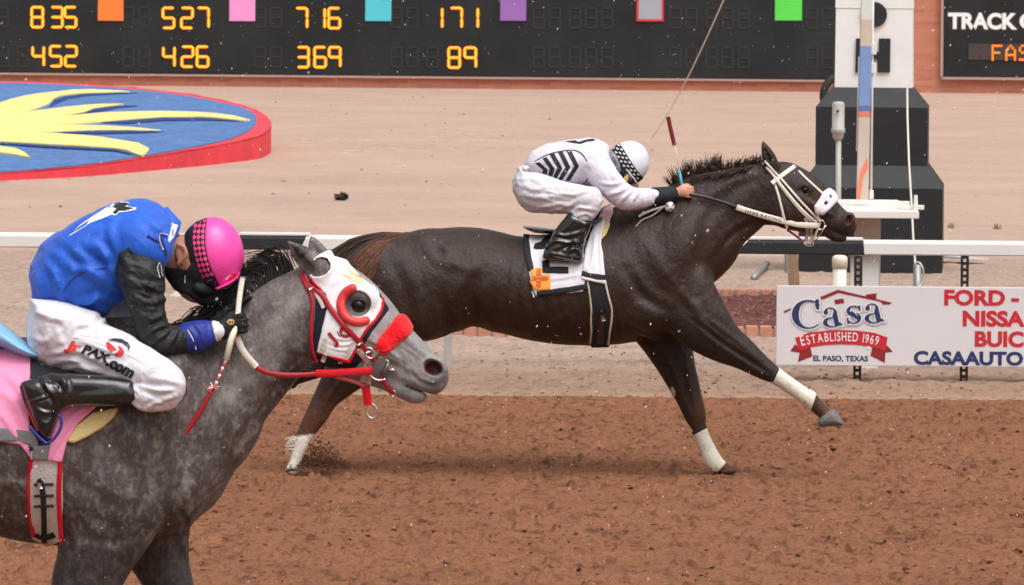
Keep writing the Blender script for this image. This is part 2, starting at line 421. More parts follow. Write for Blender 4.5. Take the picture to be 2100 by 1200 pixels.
def print_on(name, polys, targets, m, parent, off=.0015, step=4.0, fixw=None):
    """a print that follows the surface it is printed on: each outline (photo pixels) is laid on the first surface below it"""
    V = []; Fc = []
    for poly in polys:
        holes = []
        if isinstance(poly, dict): holes = poly['holes']; poly = poly['outer']
        rings = [densify(poly, step)] + [densify(hq, step) for hq in holes]
        pts = []; cons = []
        for r in rings:
            n0 = len(pts); pts += r; cons.append(list(range(n0, n0 + len(r))))
        A = np.array(rings[0]); lo, hi = A.min(0), A.max(0)
        gx, gy = np.meshgrid(np.arange(lo[0] + step * .6, hi[0], step * 1.3), np.arange(lo[1] + step * .6, hi[1], step * 1.3))
        gp = np.stack([gx.ravel(), gy.ravel()], 1)
        if len(gp):
            ins = polysdf2(gp[:, 0], gp[:, 1], rings[0]) < -step * .4
            for hq in rings[1:]: ins &= polysdf2(gp[:, 0], gp[:, 1], hq) > step * .4
            pts += [tuple(x) for x in gp[ins]]
        ov, oe, of, *_ = mgeo.delaunay_2d_cdt([Vector(p) for p in pts], [], cons, 0, 1e-4)
        ov = np.array([tuple(x) for x in ov]); keep = []
        for t in of:
            c = ov[list(t)].mean(0); u, v = c[None, 0], c[None, 1]
            if polysdf2(u, v, rings[0])[0] < 0 and all(polysdf2(u, v, hq)[0] > 0 for hq in rings[1:]): keep.append(tuple(t))
        W = []; okv = []
        for p in ov:
            hcast = cast(p[0], p[1], targets); okv.append(hcast is not None)
            W.append(np.array(hcast[0] + hcast[1] * off) if hcast else np.zeros(3))
        W = np.array(W); zs = W[:, 1]; n0 = len(V); V += list(W)
        for t in keep:
            if all(okv[i] for i in t) and max(zs[i] for i in t) - min(zs[i] for i in t) < .15: Fc.append(tuple(i + n0 for i in t))
    if not Fc: return None
    V = np.array(V); used = sorted({i for t in Fc for i in t}); mp = {a: b for b, a in enumerate(used)}
    V2 = V[used]; F2 = []
    for t in Fc:
        t = [mp[i] for i in t]; a, b, c = V2[t[0]], V2[t[1]], V2[t[2]]
        if np.dot(np.cross(b - a, c - a), a - np.array((0, 0, H))) > 0: t = t[::-1]
        F2.append(tuple(t))
    return mk(name, V2, F2, m, parent, smooth=True)
def strap(name, pts, width, m, parent, targets=None, fig=None, thick=3.0, off=1.0, step=5.0, taper=None, add=None):
    """a flat leather strap: pts (u,v) laid on targets, or (u,v,w) free in space"""
    C = catmull([tuple(p) for p in pts], 6) if len(pts) > 2 else np.array(pts, float)
    L = [0]
    for i in range(1, len(C)): L.append(L[-1] + np.linalg.norm(C[i][:2] - C[i - 1][:2]))
    n = max(3, int(L[-1] / step)); T = np.linspace(0, L[-1], n); C = np.stack([np.interp(T, L, C[:, j]) for j in range(C.shape[1])], 1)
    s = fig.s; W = []; N = []
    for i, c in enumerate(C):
        if targets is not None:
            hc = cast(c[0], c[1], targets)
            if hc is None:
                if not W: continue
                continue
            W.append(np.array(hc[0])); N.append(np.array(hc[1]))
        else:
            W.append(fig.W(c[0], c[1], c[2])); N.append(np.array((0, -1., 0)))
    if len(W) < 2: return None
    W = np.array(W); N = np.array(N)
    for _ in range(3):
        if len(N) > 2: N[1:-1] = (N[:-2] + 2 * N[1:-1] + N[2:]) / 4; W[1:-1] = (W[:-2] + 2 * W[1:-1] + W[2:]) / 4
    N /= np.linalg.norm(N, axis=1)[:, None]; b = add or MB(); v = []; k = len(W)
    for i in range(k):
        t = W[min(i + 1, k - 1)] - W[max(i - 1, 0)]; t /= np.linalg.norm(t) + 1e-12; nn = N[i] - t * (N[i] @ t); nn /= np.linalg.norm(nn) + 1e-12
        sd = np.cross(t, nn); hw = width * s * .5 * (taper[0] + (taper[1] - taper[0]) * i / (k - 1) if taper else 1); th = thick * s; o = off * s
        for (a, c) in ((-1, -.3), (-1, .55), (-.75, 1), (.75, 1), (1, .55), (1, -.3)): v.append(W[i] + sd * hw * a + nn * (o + th * c))
    f = []
    for i in range(k - 1):
        for j in range(6): f.append((i * 6 + j, i * 6 + (j + 1) % 6, (i + 1) * 6 + (j + 1) % 6, (i + 1) * 6 + j))
    f.append(tuple(range(6))); f.append(tuple(range((k - 1) * 6, k * 6))[::-1]); b.add(v, f)
    if add is not None: return None
    return b.build(name, m, parent, smooth=True)
def fix(o):
    bm = bmesh.new(); bm.from_mesh(o.data); bmesh.ops.recalc_face_normals(bm, faces=bm.faces[:]); bm.to_mesh(o.data); bm.free(); return o
def text_polys(txt, size, bold=0.0, space=1.0):
    """outlines of built-in lettering as triangles: (verts 2D in em * size, tris)"""
    cu = bpy.data.curves.new("t", 'FONT'); cu.body = txt; cu.size = size; cu.offset = bold * size; cu.space_character = space; cu.resolution_u = 4
    ob = bpy.data.objects.new("t", cu); COL.objects.link(ob); dg = bpy.context.evaluated_depsgraph_get(); me = ob.evaluated_get(dg).to_mesh()
    v = np.array([tuple(x.co)[:2] for x in me.vertices]); me.calc_loop_triangles(); t = [tuple(x.vertices) for x in me.loop_triangles]
    ob.to_mesh_clear(); bpy.data.objects.remove(ob); bpy.data.curves.remove(cu); return v, t
def text_on(name, txt, size, u, v, ang, targets, m, parent, off=.0015, bold=0., shear=0., sx=1., space=1.0, curve=None):
    """lettering printed on a curved surface: (u,v) photo pixels of its left foot"""
    tv, tt = text_polys(txt, size, bold, space); ca, sa = math.cos(math.radians(ang)), math.sin(math.radians(ang)); W = []; ok = []
    for x, y in tv:
        x = (x + shear * y) * sx
        if curve: y = y + curve(x)
        uu = u + x * ca + y * sa; vv = v + x * sa - y * ca; hc = cast(uu, vv, targets); ok.append(hc is not None); W.append(np.array(hc[0] + hc[1] * off) if hc else np.zeros(3))
    f = [t for t in tt if all(ok[i] for i in t)]
    W = np.array(W); f2 = []
    for t in f:
        a, b, c = W[list(t)]; f2.append(t if np.dot(np.cross(b - a, c - a), a - np.array((0, 0, H))) < 0 else t[::-1])
    return mk(name, W, f2, m, parent, smooth=False)
def text_flat(name, txt, size_px, u, v, d, m, parent, bold=0., sx=1., thick=.004, out=.0, space=1.0, vert=None):
    """lettering on an upright panel at distance d: (u,v) is the left foot of the text in photo pixels"""
    tv, tt = text_polys(txt, size_px, bold, space); c0 = P(u, v, d); s = d / F
    w = [(c0[0] + x * sx * s, d - out - thick, c0[2] + y * s) for x, y in tv]
    n = len(w); f = [t[::-1] if np.cross(np.array(tv[t[1]]) - tv[t[0]], np.array(tv[t[2]]) - tv[t[0]]) < 0 else t for t in tt]
    return mk(name, np.array(w), [tuple(t) for t in f], m, parent, smooth=False)
def flat_poly(polys, d, out, thick=.003):
    """px outlines on an upright panel facing the camera -> MB"""
    b = MB()
    for pl in polys: b.prism([P(x, y, d - out) * np.array((1, 0, 1)) + np.array((0, d - out, 0)) for x, y in pl], (0, -thick, 0))
    return b
# ================================================================== THE SETTING
def tintmat(*a, **k): return mat(*a, tint=True, **k)
M = {}
M['infield'] = mat("infield_sand", srgb(179, 152, 137), .95, .15, var=.08, vscale=6, var2=.09, v2scale=.3, bump=.14, bscale=60, bdist=.02, speck=srgb(140, 116, 102), spscale=30, spamt=.7)
M['track'] = tintmat("track_dirt", (0, 0, 0), .95, .12, var=.34, vscale=110, bump=.8, bscale=190, bdist=.012)
M['brick'] = mat("brick", srgb(186, 112, 88), .9, .2, var=.1, vscale=3)
M['white'] = mat("white_paint", srgb(232, 230, 228), .5, .4, var=.03, vscale=4, var2=.03, v2scale=1)
M['white_dirty'] = mat("weathered_white_paint", srgb(228, 222, 214), .6, .3, var=.06, vscale=6, speck=srgb(190, 160, 135), spscale=9, spamt=.7)
M['black_paint'] = mat("black_paint", srgb(40, 40, 43), .65, .35, var=.25, vscale=2, bump=.15, bscale=25)
M['board'] = mat("board_black", srgb(40, 41, 43), .75, .25, var=.2, vscale=.8, var2=.12, v2scale=.2)
M['lit'] = mat("lamp_yellow", (.8, .5, .05), .5, emit=(1.0, .46, .02), estr=1.05)
M['lit_edge'] = mat("lamp_orange", (.8, .2, .02), .5, emit=(1.0, .20, .006), estr=.95)
M['unlit'] = mat("unlit_lamp", srgb(47, 46, 46), .75)
M['steel'] = mat("galvanised_steel", srgb(150, 150, 148), .45, .5, metal=.5, var=.15, vscale=20)
M['pvc'] = mat("pvc", srgb(222, 216, 204), .45, .4, var=.04, vscale=10)
M['pvc_grey'] = mat("grey_pvc", srgb(176, 174, 168), .45, .4, var=.05, vscale=10)
M['wood'] = mat("weathered_wood", srgb(150, 120, 100), .85, .2, var=.2, vscale=6, stretch=(8, 8, 1))

# ---- ground
def sheet(name, x0, x1, y0, y1, z, m):
    return mk(name, np.array([(x0, y0, z), (x1, y0, z), (x1, y1, z), (x0, y1, z)]), [(0, 1, 2, 3)], m, kind='structure', smooth=False)
sheet("infield_ground", -3000, 3000, -60, 9000, -.09, M['infield'])
def terrain(name, x0, x1, y0, y1, dx, dy, hfun, cfun, m):
    xs = np.arange(x0, x1, dx); ys = np.arange(y0, y1, dy); X, Y = np.meshgrid(xs, ys, indexing='ij'); Z = hfun(X, Y)
    v = np.stack([X, Y, Z], -1).reshape(-1, 3); a, b = X.shape; i = np.arange(a * b).reshape(a, b)
    q = np.stack([i[:-1, :-1], i[1:, :-1], i[1:, 1:], i[:-1, 1:]], -1).reshape(-1, 4)
    return mk(name, v, q, m, kind='structure', tint=cfun(X, Y, Z).reshape(-1, 3))
EDGE = lambda X: F * H / (825.0) - .0 + 0 * X
y_edge = ground(1050, 812)[1]
def n3(X, Y, sc, o=1, sd=0, sy=1.0): return vnoise(np.stack([X, Y * sy, 0 * X + sd], -1), sc, o, sd)
def track_h(X, Y):
    b = .006 * n3(X, Y, 1.8, 3, 1, 1.6) + .004 * n3(X, Y, 9, 2, 2) + .006 * n3(X, Y, 24, 2, 3) + .006 * n3(X, Y, 44, 1, 4)
    cl = np.maximum(n3(X, Y, 16, 2, 5) - .38, 0) * .09 + np.maximum(n3(X, Y, 30, 1, 6) - .50, 0) * .06
    ho = -np.maximum(n3(X, Y, 4.2, 2, 7) - .40, 0) * .08
    return (b + cl + ho) * np.clip((y_edge - Y) / .5 + .25, .25, 1) - .002
def track_c(X, Y, Z):
    t = n3(X, Y, 1.1, 3, 8, 1.8) * .13 + n3(X, Y, 6, 2, 9) * .12; base = np.array(srgb(142, 97, 72))
    dk = np.clip((n3(X, Y, 17, 2, 12, .7) - .20) * 3.2, 0, 1) * .38 + np.clip((n3(X, Y, 38, 1, 13, .7) - .33) * 3.2, 0, 1) * .32
    return base[None, None] * (1 + t - dk)[..., None]
terrain("race_track", -5.2, 5.2, 17.5, y_edge + .02, .011, .017, track_h, track_c, M['track'])
sheet("track_base", -300, 300, -50, 17.52, -.0, mat("track_dirt_far", srgb(131, 92, 70), .95, .12, var=.2, vscale=20, bump=.5, bscale=60))
for nm, xa, xb in (("track_base_left", -300, -5.18), ("track_base_right", 5.18, 300)):
    o = sheet("track_base", xa, xb, 17.52, y_edge, 0, bpy.data.materials["track_dirt_far"])
def verge_h(X, Y):
    e = np.clip((Y - y_edge) / .35 - .2 * n3(X, Y, 1.7, 3, 3), 0, 1)
    return .012 * n3(X, Y, 3, 3, 21) + .022 * np.maximum(n3(X, Y, 11, 2, 22), -.1) + .010 * n3(X, Y, 26, 2, 23) + .11 * np.maximum(n3(X, Y, 19, 2, 24) - .42, 0) - .004 + .0 * e
def verge_c(X, Y, Z):
    e = np.clip((Y - y_edge) / .5 + .5 * n3(X, Y, 2.5, 3, 3), 0, 1)[..., None]
    t = n3(X, Y, .9, 3, 31, 1.5) * .08 + n3(X, Y, 9, 2, 32) * .10 - np.clip((n3(X, Y, 17, 2, 33) - .26) * 3, 0, 1) * .34 - np.clip((n3(X, Y, 34, 2, 35) - .3) * 3, 0, 1) * .3
    fy = np.clip((Y - 31.4) / 1.2, 0, 1)[..., None]
    a = np.array(srgb(176, 142, 119)); c = np.array(srgb(160, 132, 114)); f = np.array(srgb(179, 155, 140))
    col = a * (1 - e) + c * e; col = col * (1 - fy) + f * fy
    return col * (1 + t)[..., None]
terrain("infield_verge", -6, 6, y_edge + .01, 47, .022, .045, lambda X, Y: verge_h(X, Y) * np.clip(1.15 - (Y - 33) / 14, .1, 1) - .004 - .078 * np.clip((Y - 44) / 3, 0, 1) - .01 * np.clip((y_edge + .1 - Y) / .1, 0, 1), verge_c, M['track'])

# loose clods on the track: nobody could count them
def clods(name, n, area, rmin, rmax, cols, label, zfun=None, kind='stuff', flat=.7):
    ico = bmesh.new(); bmesh.ops.create_icosphere(ico, subdivisions=1, radius=1); iv = np.array([tuple(x.co) for x in ico.verts]); iff = np.array([[q.index for q in f.verts] for f in ico.faces]); ico.free()
    k = len(iv); x = rng.uniform(area[0], area[1], n); y = rng.uniform(area[2], area[3], n); r = rmin + (rmax - rmin) * rng.random(n) ** 4
    V = iv[None] * (1 + .35 * rng.standard_normal((n, k, 1))) * r[:, None, None] * np.stack([1 + .4 * rng.random(n), 1 + .4 * rng.random(n), flat + .3 * rng.random(n)], 1)[:, None]
    z = zfun(x, y) if zfun else 0 * x
    V += np.stack([x, y, z + r * .35], 1)[:, None]
    fc = (iff[None] + (np.arange(n) * k)[:, None, None]).reshape(-1, 3)
    c = np.array(cols)[rng.integers(0, len(cols), n)] * (.75 + .5 * rng.random((n, 1))); t = np.repeat(c, k, 0)
    o = mk(name, V.reshape(-1, 3), fc, M['track'], kind=kind, tint=t, smooth=True); o["label"] = label; o["category"] = "clods"
    return o
clods("dirt_clods", 15000, (-3.6, 3.6, 19.0, y_edge), .002, .0115, [srgb(130, 88, 68), srgb(112, 76, 59), srgb(94, 62, 50), srgb(142, 100, 80)], "loose reddish brown clods scattered over the harrowed race track", lambda x, y: track_h(x[None], y[None])[0] - .004)
clods("verge_gravel", 2200, (-4.4, 4.6, y_edge, 34), .002, .011, [srgb(160, 130, 110), srgb(140, 110, 92), srgb(176, 150, 130), srgb(118, 92, 80)], "small stones and dry clods on the sandy verge beside the rail", lambda x, y: 0 * x - .004)
clods("sand_pebbles", 420, (-9, 9, 47, 118), .004, .022, [srgb(120, 96, 82), srgb(214, 190, 168), srgb(90, 76, 68)], "tiny dark and pale pebbles strewn over the sandy infield", lambda x, y: 0 * x - .088, flat=.35)

# pale straw and paint flecks on the sand: nobody could count them
def flecks(name, lines, n, cols, label, z0=-.086):
    V = []; Fc = []; T = []
    for (u0, v0, u1, v1, sd, k) in lines:
        for i in range(int(n * k)):
            t = rng.random(); p = ground(u0 + (u1 - u0) * t + rng.normal() * 4, v0 + (v1 - v0) * t + rng.normal() * sd + 2.5 * math.sin(t * 40), z0)
            a = rng.normal() * .5; l = rng.uniform(.02, .11); w = rng.uniform(.004, .016); c, s_ = math.cos(a), math.sin(a); b0 = len(V)
            V += [p + (x * c * l - y * s_ * w, (x * s_ * l + y * c * w) * 1.6, .0005 + .001 * rng.random()) for x, y in ((-1, 0), (-.3, -1), (.8, -.6), (1, .2), (.1, 1))]; Fc.append((b0, b0 + 1, b0 + 2, b0 + 3, b0 + 4)); T += [np.array(cols[rng.integers(len(cols))]) * rng.uniform(.85, 1.1)] * 5
    o = mk(name, np.array(V), Fc, bpy.data.materials.get('fleck') or tintmat('fleck', (0, 0, 0), .9, .1), kind='stuff', tint=np.array(T), smooth=False); o["label"] = label; o["category"] = "flecks"
flecks("straw_flecks", [(690, 309, 1110, 301, 2.2, 1), (880, 279, 1010, 277, 4, .8), (610, 292, 770, 290, 4, .6), (720, 301, 860, 300, 1.5, .3), (930, 290, 1000, 284, 3, .4)], 120, [srgb(236, 222, 210), srgb(236, 214, 180), srgb(226, 208, 194)], "pale wisps of straw scattered on the infield sand behind the jockey in white")
flecks("paint_flecks", [(-20, 372, 300, 346, 5, 1), (300, 344, 560, 316, 6, .4)], 130, [srgb(70, 90, 130), srgb(200, 180, 110), srgb(120, 100, 88)], "blue and yellow flecks on the sand along the red curb", -.086)

# ---- brick wall with its boards
DW = 126.0
sW = DW / F
wall = thing("brick_wall", "long reddish brick wall behind the black tote board across the infield", "wall", (0, DW, -.09))
b = MB(); b.box((0, DW + .18, 5), (140, .8, 10.18)); b.build("wall_face", None, wall)
# bricks: courses and joints in the material
bm_ = bpy.data.materials.new("brick_courses"); bm_.use_nodes = True; N, L = bm_.node_tree.nodes, bm_.node_tree.links
tc = N.new("ShaderNodeTexCoord"); mp = N.new("ShaderNodeMapping"); mp.inputs["Rotation"].default_value = (math.radians(90), 0, 0); L.new(tc.outputs["Object"], mp.inputs[0])
bt = N.new("ShaderNodeTexBrick"); L.new(mp.outputs[0], bt.inputs[0]); bt.inputs["Scale"].default_value = 1; bt.inputs["Brick Width"].default_value = .4; bt.inputs["Row Height"].default_value = .1; bt.inputs["Mortar Size"].default_value = .008
bt.inputs["Color1"].default_value = (*srgb(196, 126, 102), 1); bt.inputs["Color2"].default_value = (*srgb(176, 108, 86), 1); bt.inputs["Mortar"].default_value = (*srgb(176, 130, 110), 1)
L.new(bt.outputs[0], N["Principled BSDF"].inputs["Base Color"]); N["Principled BSDF"].inputs["Roughness"].default_value = .9
bpy.data.objects["wall_face"].data.materials.append(bm_)

tote = thing("tote_board", "long black tote board with glowing amber odds numbers on the brick wall", "scoreboard", (0, DW, 0))
def px_box(u0, v0, u1, v1, d, depth, out=0., bev=0.):
    a = P(u0, v0, d); c = P(u1, v1, d); x0, x1 = sorted((a[0], c[0])); z0, z1 = sorted((a[2], c[2]))
    return ((x0 + x1) / 2, d - out - depth / 2, (z0 + z1) / 2), (x1 - x0, depth, z1 - z0)
b = MB(); a0 = P(1050, 157.5, DW); z0 = a0[2]; x1 = P(1762, 157, DW)[0]
b.box(((x1 - 24) / 2, DW - .15, (z0 + 8.6) / 2), (x1 + 24, .3, 8.6 - z0), .03); b.build("panel", M['board'], tote)
b = MB(); b.box(((x1 - 24) / 2, DW - .17, z0 - .03), (x1 + 24, .34, .05)); b.build("bottom_trim", mat("trim", srgb(176, 150, 138), .7), tote)
SEG = {'0': 'abcdef', '1': 'bc', '2': 'abged', '3': 'abgcd', '4': 'fgbc', '5': 'afgcd', '6': 'afgedc', '7': 'abc', '8': 'abcdefg', '9': 'abgfc'}
def seg_digit(ch, u, v, w, h, t, d, out):
    """seven bars of one digit, top left at (u,v)"""
    b = MB(); on = SEG[ch]; s = d / F; gp = t * .18
    def bar(p0, p1, horiz):
        c = P((p0[0] + p1[0]) / 2, (p0[1] + p1[1]) / 2, d - out)
        L_ = abs(p1[0] - p0[0]) if horiz else abs(p1[1] - p0[1])
        hx, hz = (L_ * s / 2, t * s / 2) if horiz else (t * s / 2, L_ * s / 2)
        k = t * s * .32
        pl = [(-hx, -hz + k), (-hx + k, -hz), (hx - k, -hz), (hx, -hz + k), (hx, hz - k), (hx - k, hz), (-hx + k, hz), (-hx, hz - k)]
        b.prism([(c[0] + x, d - out, c[2] + z) for x, z in pl], (0, -.01, 0))
    x0, x1_, y0, ym, y1 = u + t / 2, u + w - t / 2, v + t / 2, v + h / 2, v + h - t / 2
    for c in on:
        if c == 'a': bar((x0 + gp, y0), (x1_ - gp, y0), True)
        if c == 'g': bar((x0 + gp, ym), (x1_ - gp, ym), True)
        if c == 'd': bar((x0 + gp, y1), (x1_ - gp, y1), True)
        if c == 'f': bar((x0, y0 + gp), (x0, ym - gp), False)
        if c == 'e': bar((x0, ym + gp), (x0, y1 - gp), False)
        if c == 'b': bar((x1_, y0 + gp), (x1_, ym - gp), False)
        if c == 'c': bar((x1_, ym + gp), (x1_, y1 - gp), False)
    return b
rows = [("835", (63, 103, 131), 13), ("527", (332, 370, 403), 14.5), ("716", (605, 641, 672), 15), ("171", (882, 922, 955), 14.5),
        ("452", (65, 101, 132), 93), ("426", (333, 371, 402), 94), ("369", (608, 643, 673), 95), ("89", (918, 951), 96)]
for txt, us, v0 in rows:
    for ch, u0 in zip(txt, us):
        g = seg_digit(ch, u0 - .8, v0 - .8, 28.6, 46.6, 5.9, DW, .302).build("digit", M['lit_edge'], tote)
        seg_digit(ch, u0 + .6, v0 + .6, 25.4, 43.4, 2.3, DW, .316).build("digit_lamp", M['lit'], g)
for u0 in (-40, 250, 520, 800, 1092, 1372, 1652):
    for j in range(5):
        for v0 in (13, 94):
            u = u0 + j * 33 + (8 if j > 1 else 0)
            if v0 == 13 and any(abs(u - q) < 31 for t, us, vv in rows if vv < 50 for q in us): continue
            if v0 > 50 and any(abs(u - q) < 31 for t, us, vv in rows if vv > 50 for q in us): continue
            if u > 1690: continue
            seg_digit('8', u, v0 + (u / 700), 26, 44, 4.0, DW, .302).build("unlit_digit", M['unlit'], tote)
for nm, u0, u1, v1, c in (("orange", 203, 255, 43, (242, 128, 58)), ("pink", 472, 524.5, 43.5, (238, 150, 208)), ("turquoise", 750, 803, 43.5, (82, 196, 212)), ("purple", 1026, 1079, 43, (150, 104, 176)),
                          ("grey", 1309, 1357, 40, (160, 166, 176)), ("green", 1588, 1643, 42.5, (92, 214, 82))):
    cc, sz = px_box(u0, -14, u1, v1, DW, .03, .3); b = MB(); b.box(cc, sz, .01); o = b.build("number_plate", mat("plate_" + nm, srgb(*c), .6, var=.04, vscale=2), tote); o["label"] = nm + " number plate"
    if nm == "grey":
        fr = flat_poly([[(1305, -14), (1309, -14), (1309, 44), (1305, 44)], [(1357, -14), (1361, -14), (1361, 44), (1357, 44)], [(1309, 40), (1357, 40), (1357, 44), (1309, 44)]], DW, .3, .035); fr.build("plate_frame", mat("plate_red", srgb(214, 48, 58), .6), o)
cond = thing("track_condition_board", "black board lettered TRACK C with amber dot letters right of the white tower", "sign", P(2050, 158, DW))
b = MB(); xa = P(1931, 158, DW)[0]; zc = P(1990, 158, DW)[2]
b.box((xa + 4, DW - .15, (zc + 8.6) / 2), (8, .3, 8.6 - zc), .03); b.build("panel", M['board'], cond)
b = MB(); b.box((xa + 4, DW - .2, zc - .03), (8.1, .4, .06)); b.box((xa - .03, DW - .2, (zc + 8.6) / 2 - .03), (.06, .4, 8.6 - zc)); b.build("panel_frame", bpy.data.materials["trim"], cond)
text_flat("lettering", "C", 43.5, 2088, 58, DW, mat("sign_white", srgb(236, 236, 236), .6), cond, bold=.045, sx=1.07, out=.302)
text_flat("lettering", "TRACK", 43.5, 1943, 57.5, DW, bpy.data.materials["sign_white"], cond, bold=.045, sx=.965, out=.302)
cc, sz = px_box(1984, 89, 2160, 124, DW, .02, .3); b = MB(); b.box(cc, sz); b.build("display", mat("display_dark", srgb(66, 58, 54), .6, var=.2, vscale=8), cond)
DOT = {'F': ["11111", "10000", "10000", "11110", "10000", "10000", "10000"], 'A': ["00100", "01010", "10001", "10001", "11111", "10001", "10001"], 'S': ["01111", "10000", "10000", "01110", "00001", "00001", "11110"]}
for ch, u0 in (('F', 2031), ('A', 2059), ('S', 2087)):
    b = MB()
    for r, row in enumerate(DOT[ch]):
        for c_, on in enumerate(row):
            if on == '1':
                q = P(u0 + c_ * 4.4 + 2, 92 + r * 4.7 + 2, DW); b.box((q[0], DW - .33, q[2]), (.05, .03, .05), .012)
    b.build("dot_letter", M['lit_edge'], cond)

# ---- painted oval bed with the sun emblem, tilted towards the stands
def on_plane(u, v, lift=0.):
    q = unroll(u, v); k = .026; d = (H + .04 + k * 62 - lift) / (k + q[1] / F); return np.array((q[0] * d / F, d, -.04 + k * (d - 62) + lift))
oval = thing("painted_oval_bed", "raised blue oval with a red curb and yellow sun rays painted on it", "emblem", on_plane(-100, 260))
out_px = [(-900, 330), (-820, 240), (-600, 190), (-400, 174), (-200, 168), (0, 167), (100, 169.5), (200, 174.5), (300, 182), (400, 195), (480, 211), (520, 223), (543, 235), (554, 247), (556, 255), (548, 268), (530, 279), (480, 291), (417, 303), (300, 322), (167, 341), (0, 355), (-200, 366), (-450, 372), (-700, 365)]
in_px = [(-880, 325), (-800, 245), (-590, 194), (-400, 177.5), (-200, 171), (0, 169.5), (100, 172), (200, 177.5), (300, 185.5), (400, 199), (460, 211), (500, 221), (522, 234), (526.5, 247), (518, 262), (500, 273), (470, 285), (410, 299), (300, 318.5), (167, 338), (0, 352.5), (-200, 363), (-450, 369), (-700, 362)]
op = catmull(out_px + [out_px[0]], 4)[:-1]; ip = catmull(in_px + [in_px[0]], 4)[:-1]
top = [on_plane(*p) for p in op]; b = MB(); b.prism(top, (0, 0, -.02)); n_ = len(top)
jag = rng.normal(0, .006, n_)
b.add([t + (0, 0, j) for t, j in zip(top, jag)] + [(t[0], t[1], -.1) for t in top], [(i, (i + 1) % n_, (i + 1) % n_ + n_, i + n_)[::-1] for i in range(n_)])
fix(b.build("curb", mat("curb_red", srgb(226, 66, 78), .7, .3, var=.1, vscale=2.5, var2=.12, v2scale=.8, bump=.4, bscale=8), oval))
b = MB(); b.prism([on_plane(*p, lift=.012) for p in ip], (0, 0, -.005)); b.build("painted_surface", mat("blue_gravel", srgb(84, 117, 166), .9, .2, var=.28, vscale=7, var2=.12, v2scale=1, speck=srgb(130, 150, 190), spscale=22, spamt=.66), oval)
Z3 = lambda L_: [(x / 3, y / 3) for x, y in L_]
ray = Z3([(-900, 560), (-300, 600), (0, 630), (70, 608), (150, 588), (250, 572), (350, 562), (450, 551), (560, 548), (680, 553), (800, 560), (680, 566), (560, 569), (470, 574), (400, 580), (360, 590), (330, 604), (315, 625), (290, 640), (230, 664), (160, 686),
          (300, 670), (400, 657), (520, 645), (640, 638), (762, 637), (680, 650), (580, 664), (520, 688), (440, 702), (340, 716), (480, 704), (640, 691), (800, 685), (1000, 682), (1200, 687), (1320, 695), (1430, 709), (1540, 736), (1470, 736), (1400, 730), (1300, 719), (1200, 714), (1000, 718), (850, 727), (700, 740), (500, 756), (280, 766),
          (500, 768), (640, 771), (760, 778), (880, 787), (992, 801), (870, 801), (760, 797), (640, 797), (500, 801), (350, 808), (200, 815), (350, 819), (500, 829), (620, 841), (740, 860), (850, 878), (918, 912), (905, 932), (876, 955), (840, 946), (780, 920), (700, 908), (560, 899), (430, 889), (300, 884), (150, 875), (0, 868), (-400, 840), (-900, 830)])
ray2 = Z3([(-500, 880), (-200, 890), (0, 898), (100, 912), (150, 935), (186, 966), (130, 955), (60, 942), (0, 936), (-300, 920)])
ym = mat("yellow_paint", srgb(234, 216, 136), .85, .2, var=.06, vscale=5)
shd = mat("shadow_navy", srgb(44, 68, 122), .9, .2, var=.15, vscale=6)  # drop shadow beside the sun rays, laid in as dark blue colour
b = MB()
for r in (ray, ray2): b.prism([on_plane(*p, lift=.035) for p in r], (0, 0, -.03))
b.build("sun_emblem", ym, oval)
for i, r in enumerate((Z3([(300, 662), (330, 616), (400, 592), (520, 574), (700, 566), (860, 572), (700, 578), (520, 590), (420, 608), (350, 635)]), Z3([(400, 712), (560, 668), (740, 648), (856, 650), (720, 664), (620, 684)]),
                       Z3([(620, 752), (1000, 722), (1250, 722), (1500, 746), (1250, 738), (1000, 742), (780, 760)]), Z3([(330, 814), (600, 802), (900, 802), (1010, 808), (860, 816), (600, 822)]), Z3([(0, 874), (300, 892), (700, 914), (860, 958), (700, 926), (300, 906), (0, 884)]))):
    MB().prism([on_plane(*p, lift=.022 + .002 * i) for p in r], (0, 0, -.005)).build("emblem_shadow", shd, oval)

# ---- finish tower
DT = 43.0
tw = thing("finish_tower", "white finish tower with black letters on a stepped black base", "tower", ground(1790, 558, -.05))
xc = P(1788, 560, DT)[0]; sT = DT / F; zg = -.12
def zt(v): return P(1790, v, DT)[2]
def frustum(b, w0, w1, z0, z1, cx, cy0):
    """square block, front face at cy0 for its widest width"""
    W0 = max(w0, w1); cy = cy0 + W0 / 2
    v = [(cx + sx * w / 2, cy + sy * w / 2, z) for w, z in ((w0, z0), (w1, z1)) for sx, sy in ((-1, -1), (1, -1), (1, 1), (-1, 1))]
    b.add(v, [(0, 1, 5, 4), (1, 2, 6, 5), (2, 3, 7, 6), (3, 0, 4, 7), (4, 5, 6, 7), (3, 2, 1, 0)])
b = MB(); wA, wB, wC = 294 * sT, 230 * sT, 160 * sT
prof = [(wA, zg), (wA, zt(386)), (wB, zt(341)), (wB, zt(221)), (wC * 1.03, zt(181))]
for i in range(len(prof) - 1):
    w0, z0_ = prof[i]; w1, z1_ = prof[i + 1]; v = [(xc + sx * w / 2, DT + wA / 2 + sy * w / 2, z) for w, z in ((w0, z0_), (w1, z1_)) for sx, sy in ((-1, -1), (1, -1), (1, 1), (-1, 1))]
    b.add(v, [(0, 1, 5, 4), (1, 2, 6, 5), (2, 3, 7, 6), (3, 0, 4, 7)])
b.build("base", mat("tower_black", srgb(31, 32, 35), .55, .4, var=.2, vscale=3, bump=.2, bscale=14), tw)
yS = DT + wA / 2 - wC / 2
b = MB(); sh_t = zt(-40)
v = []
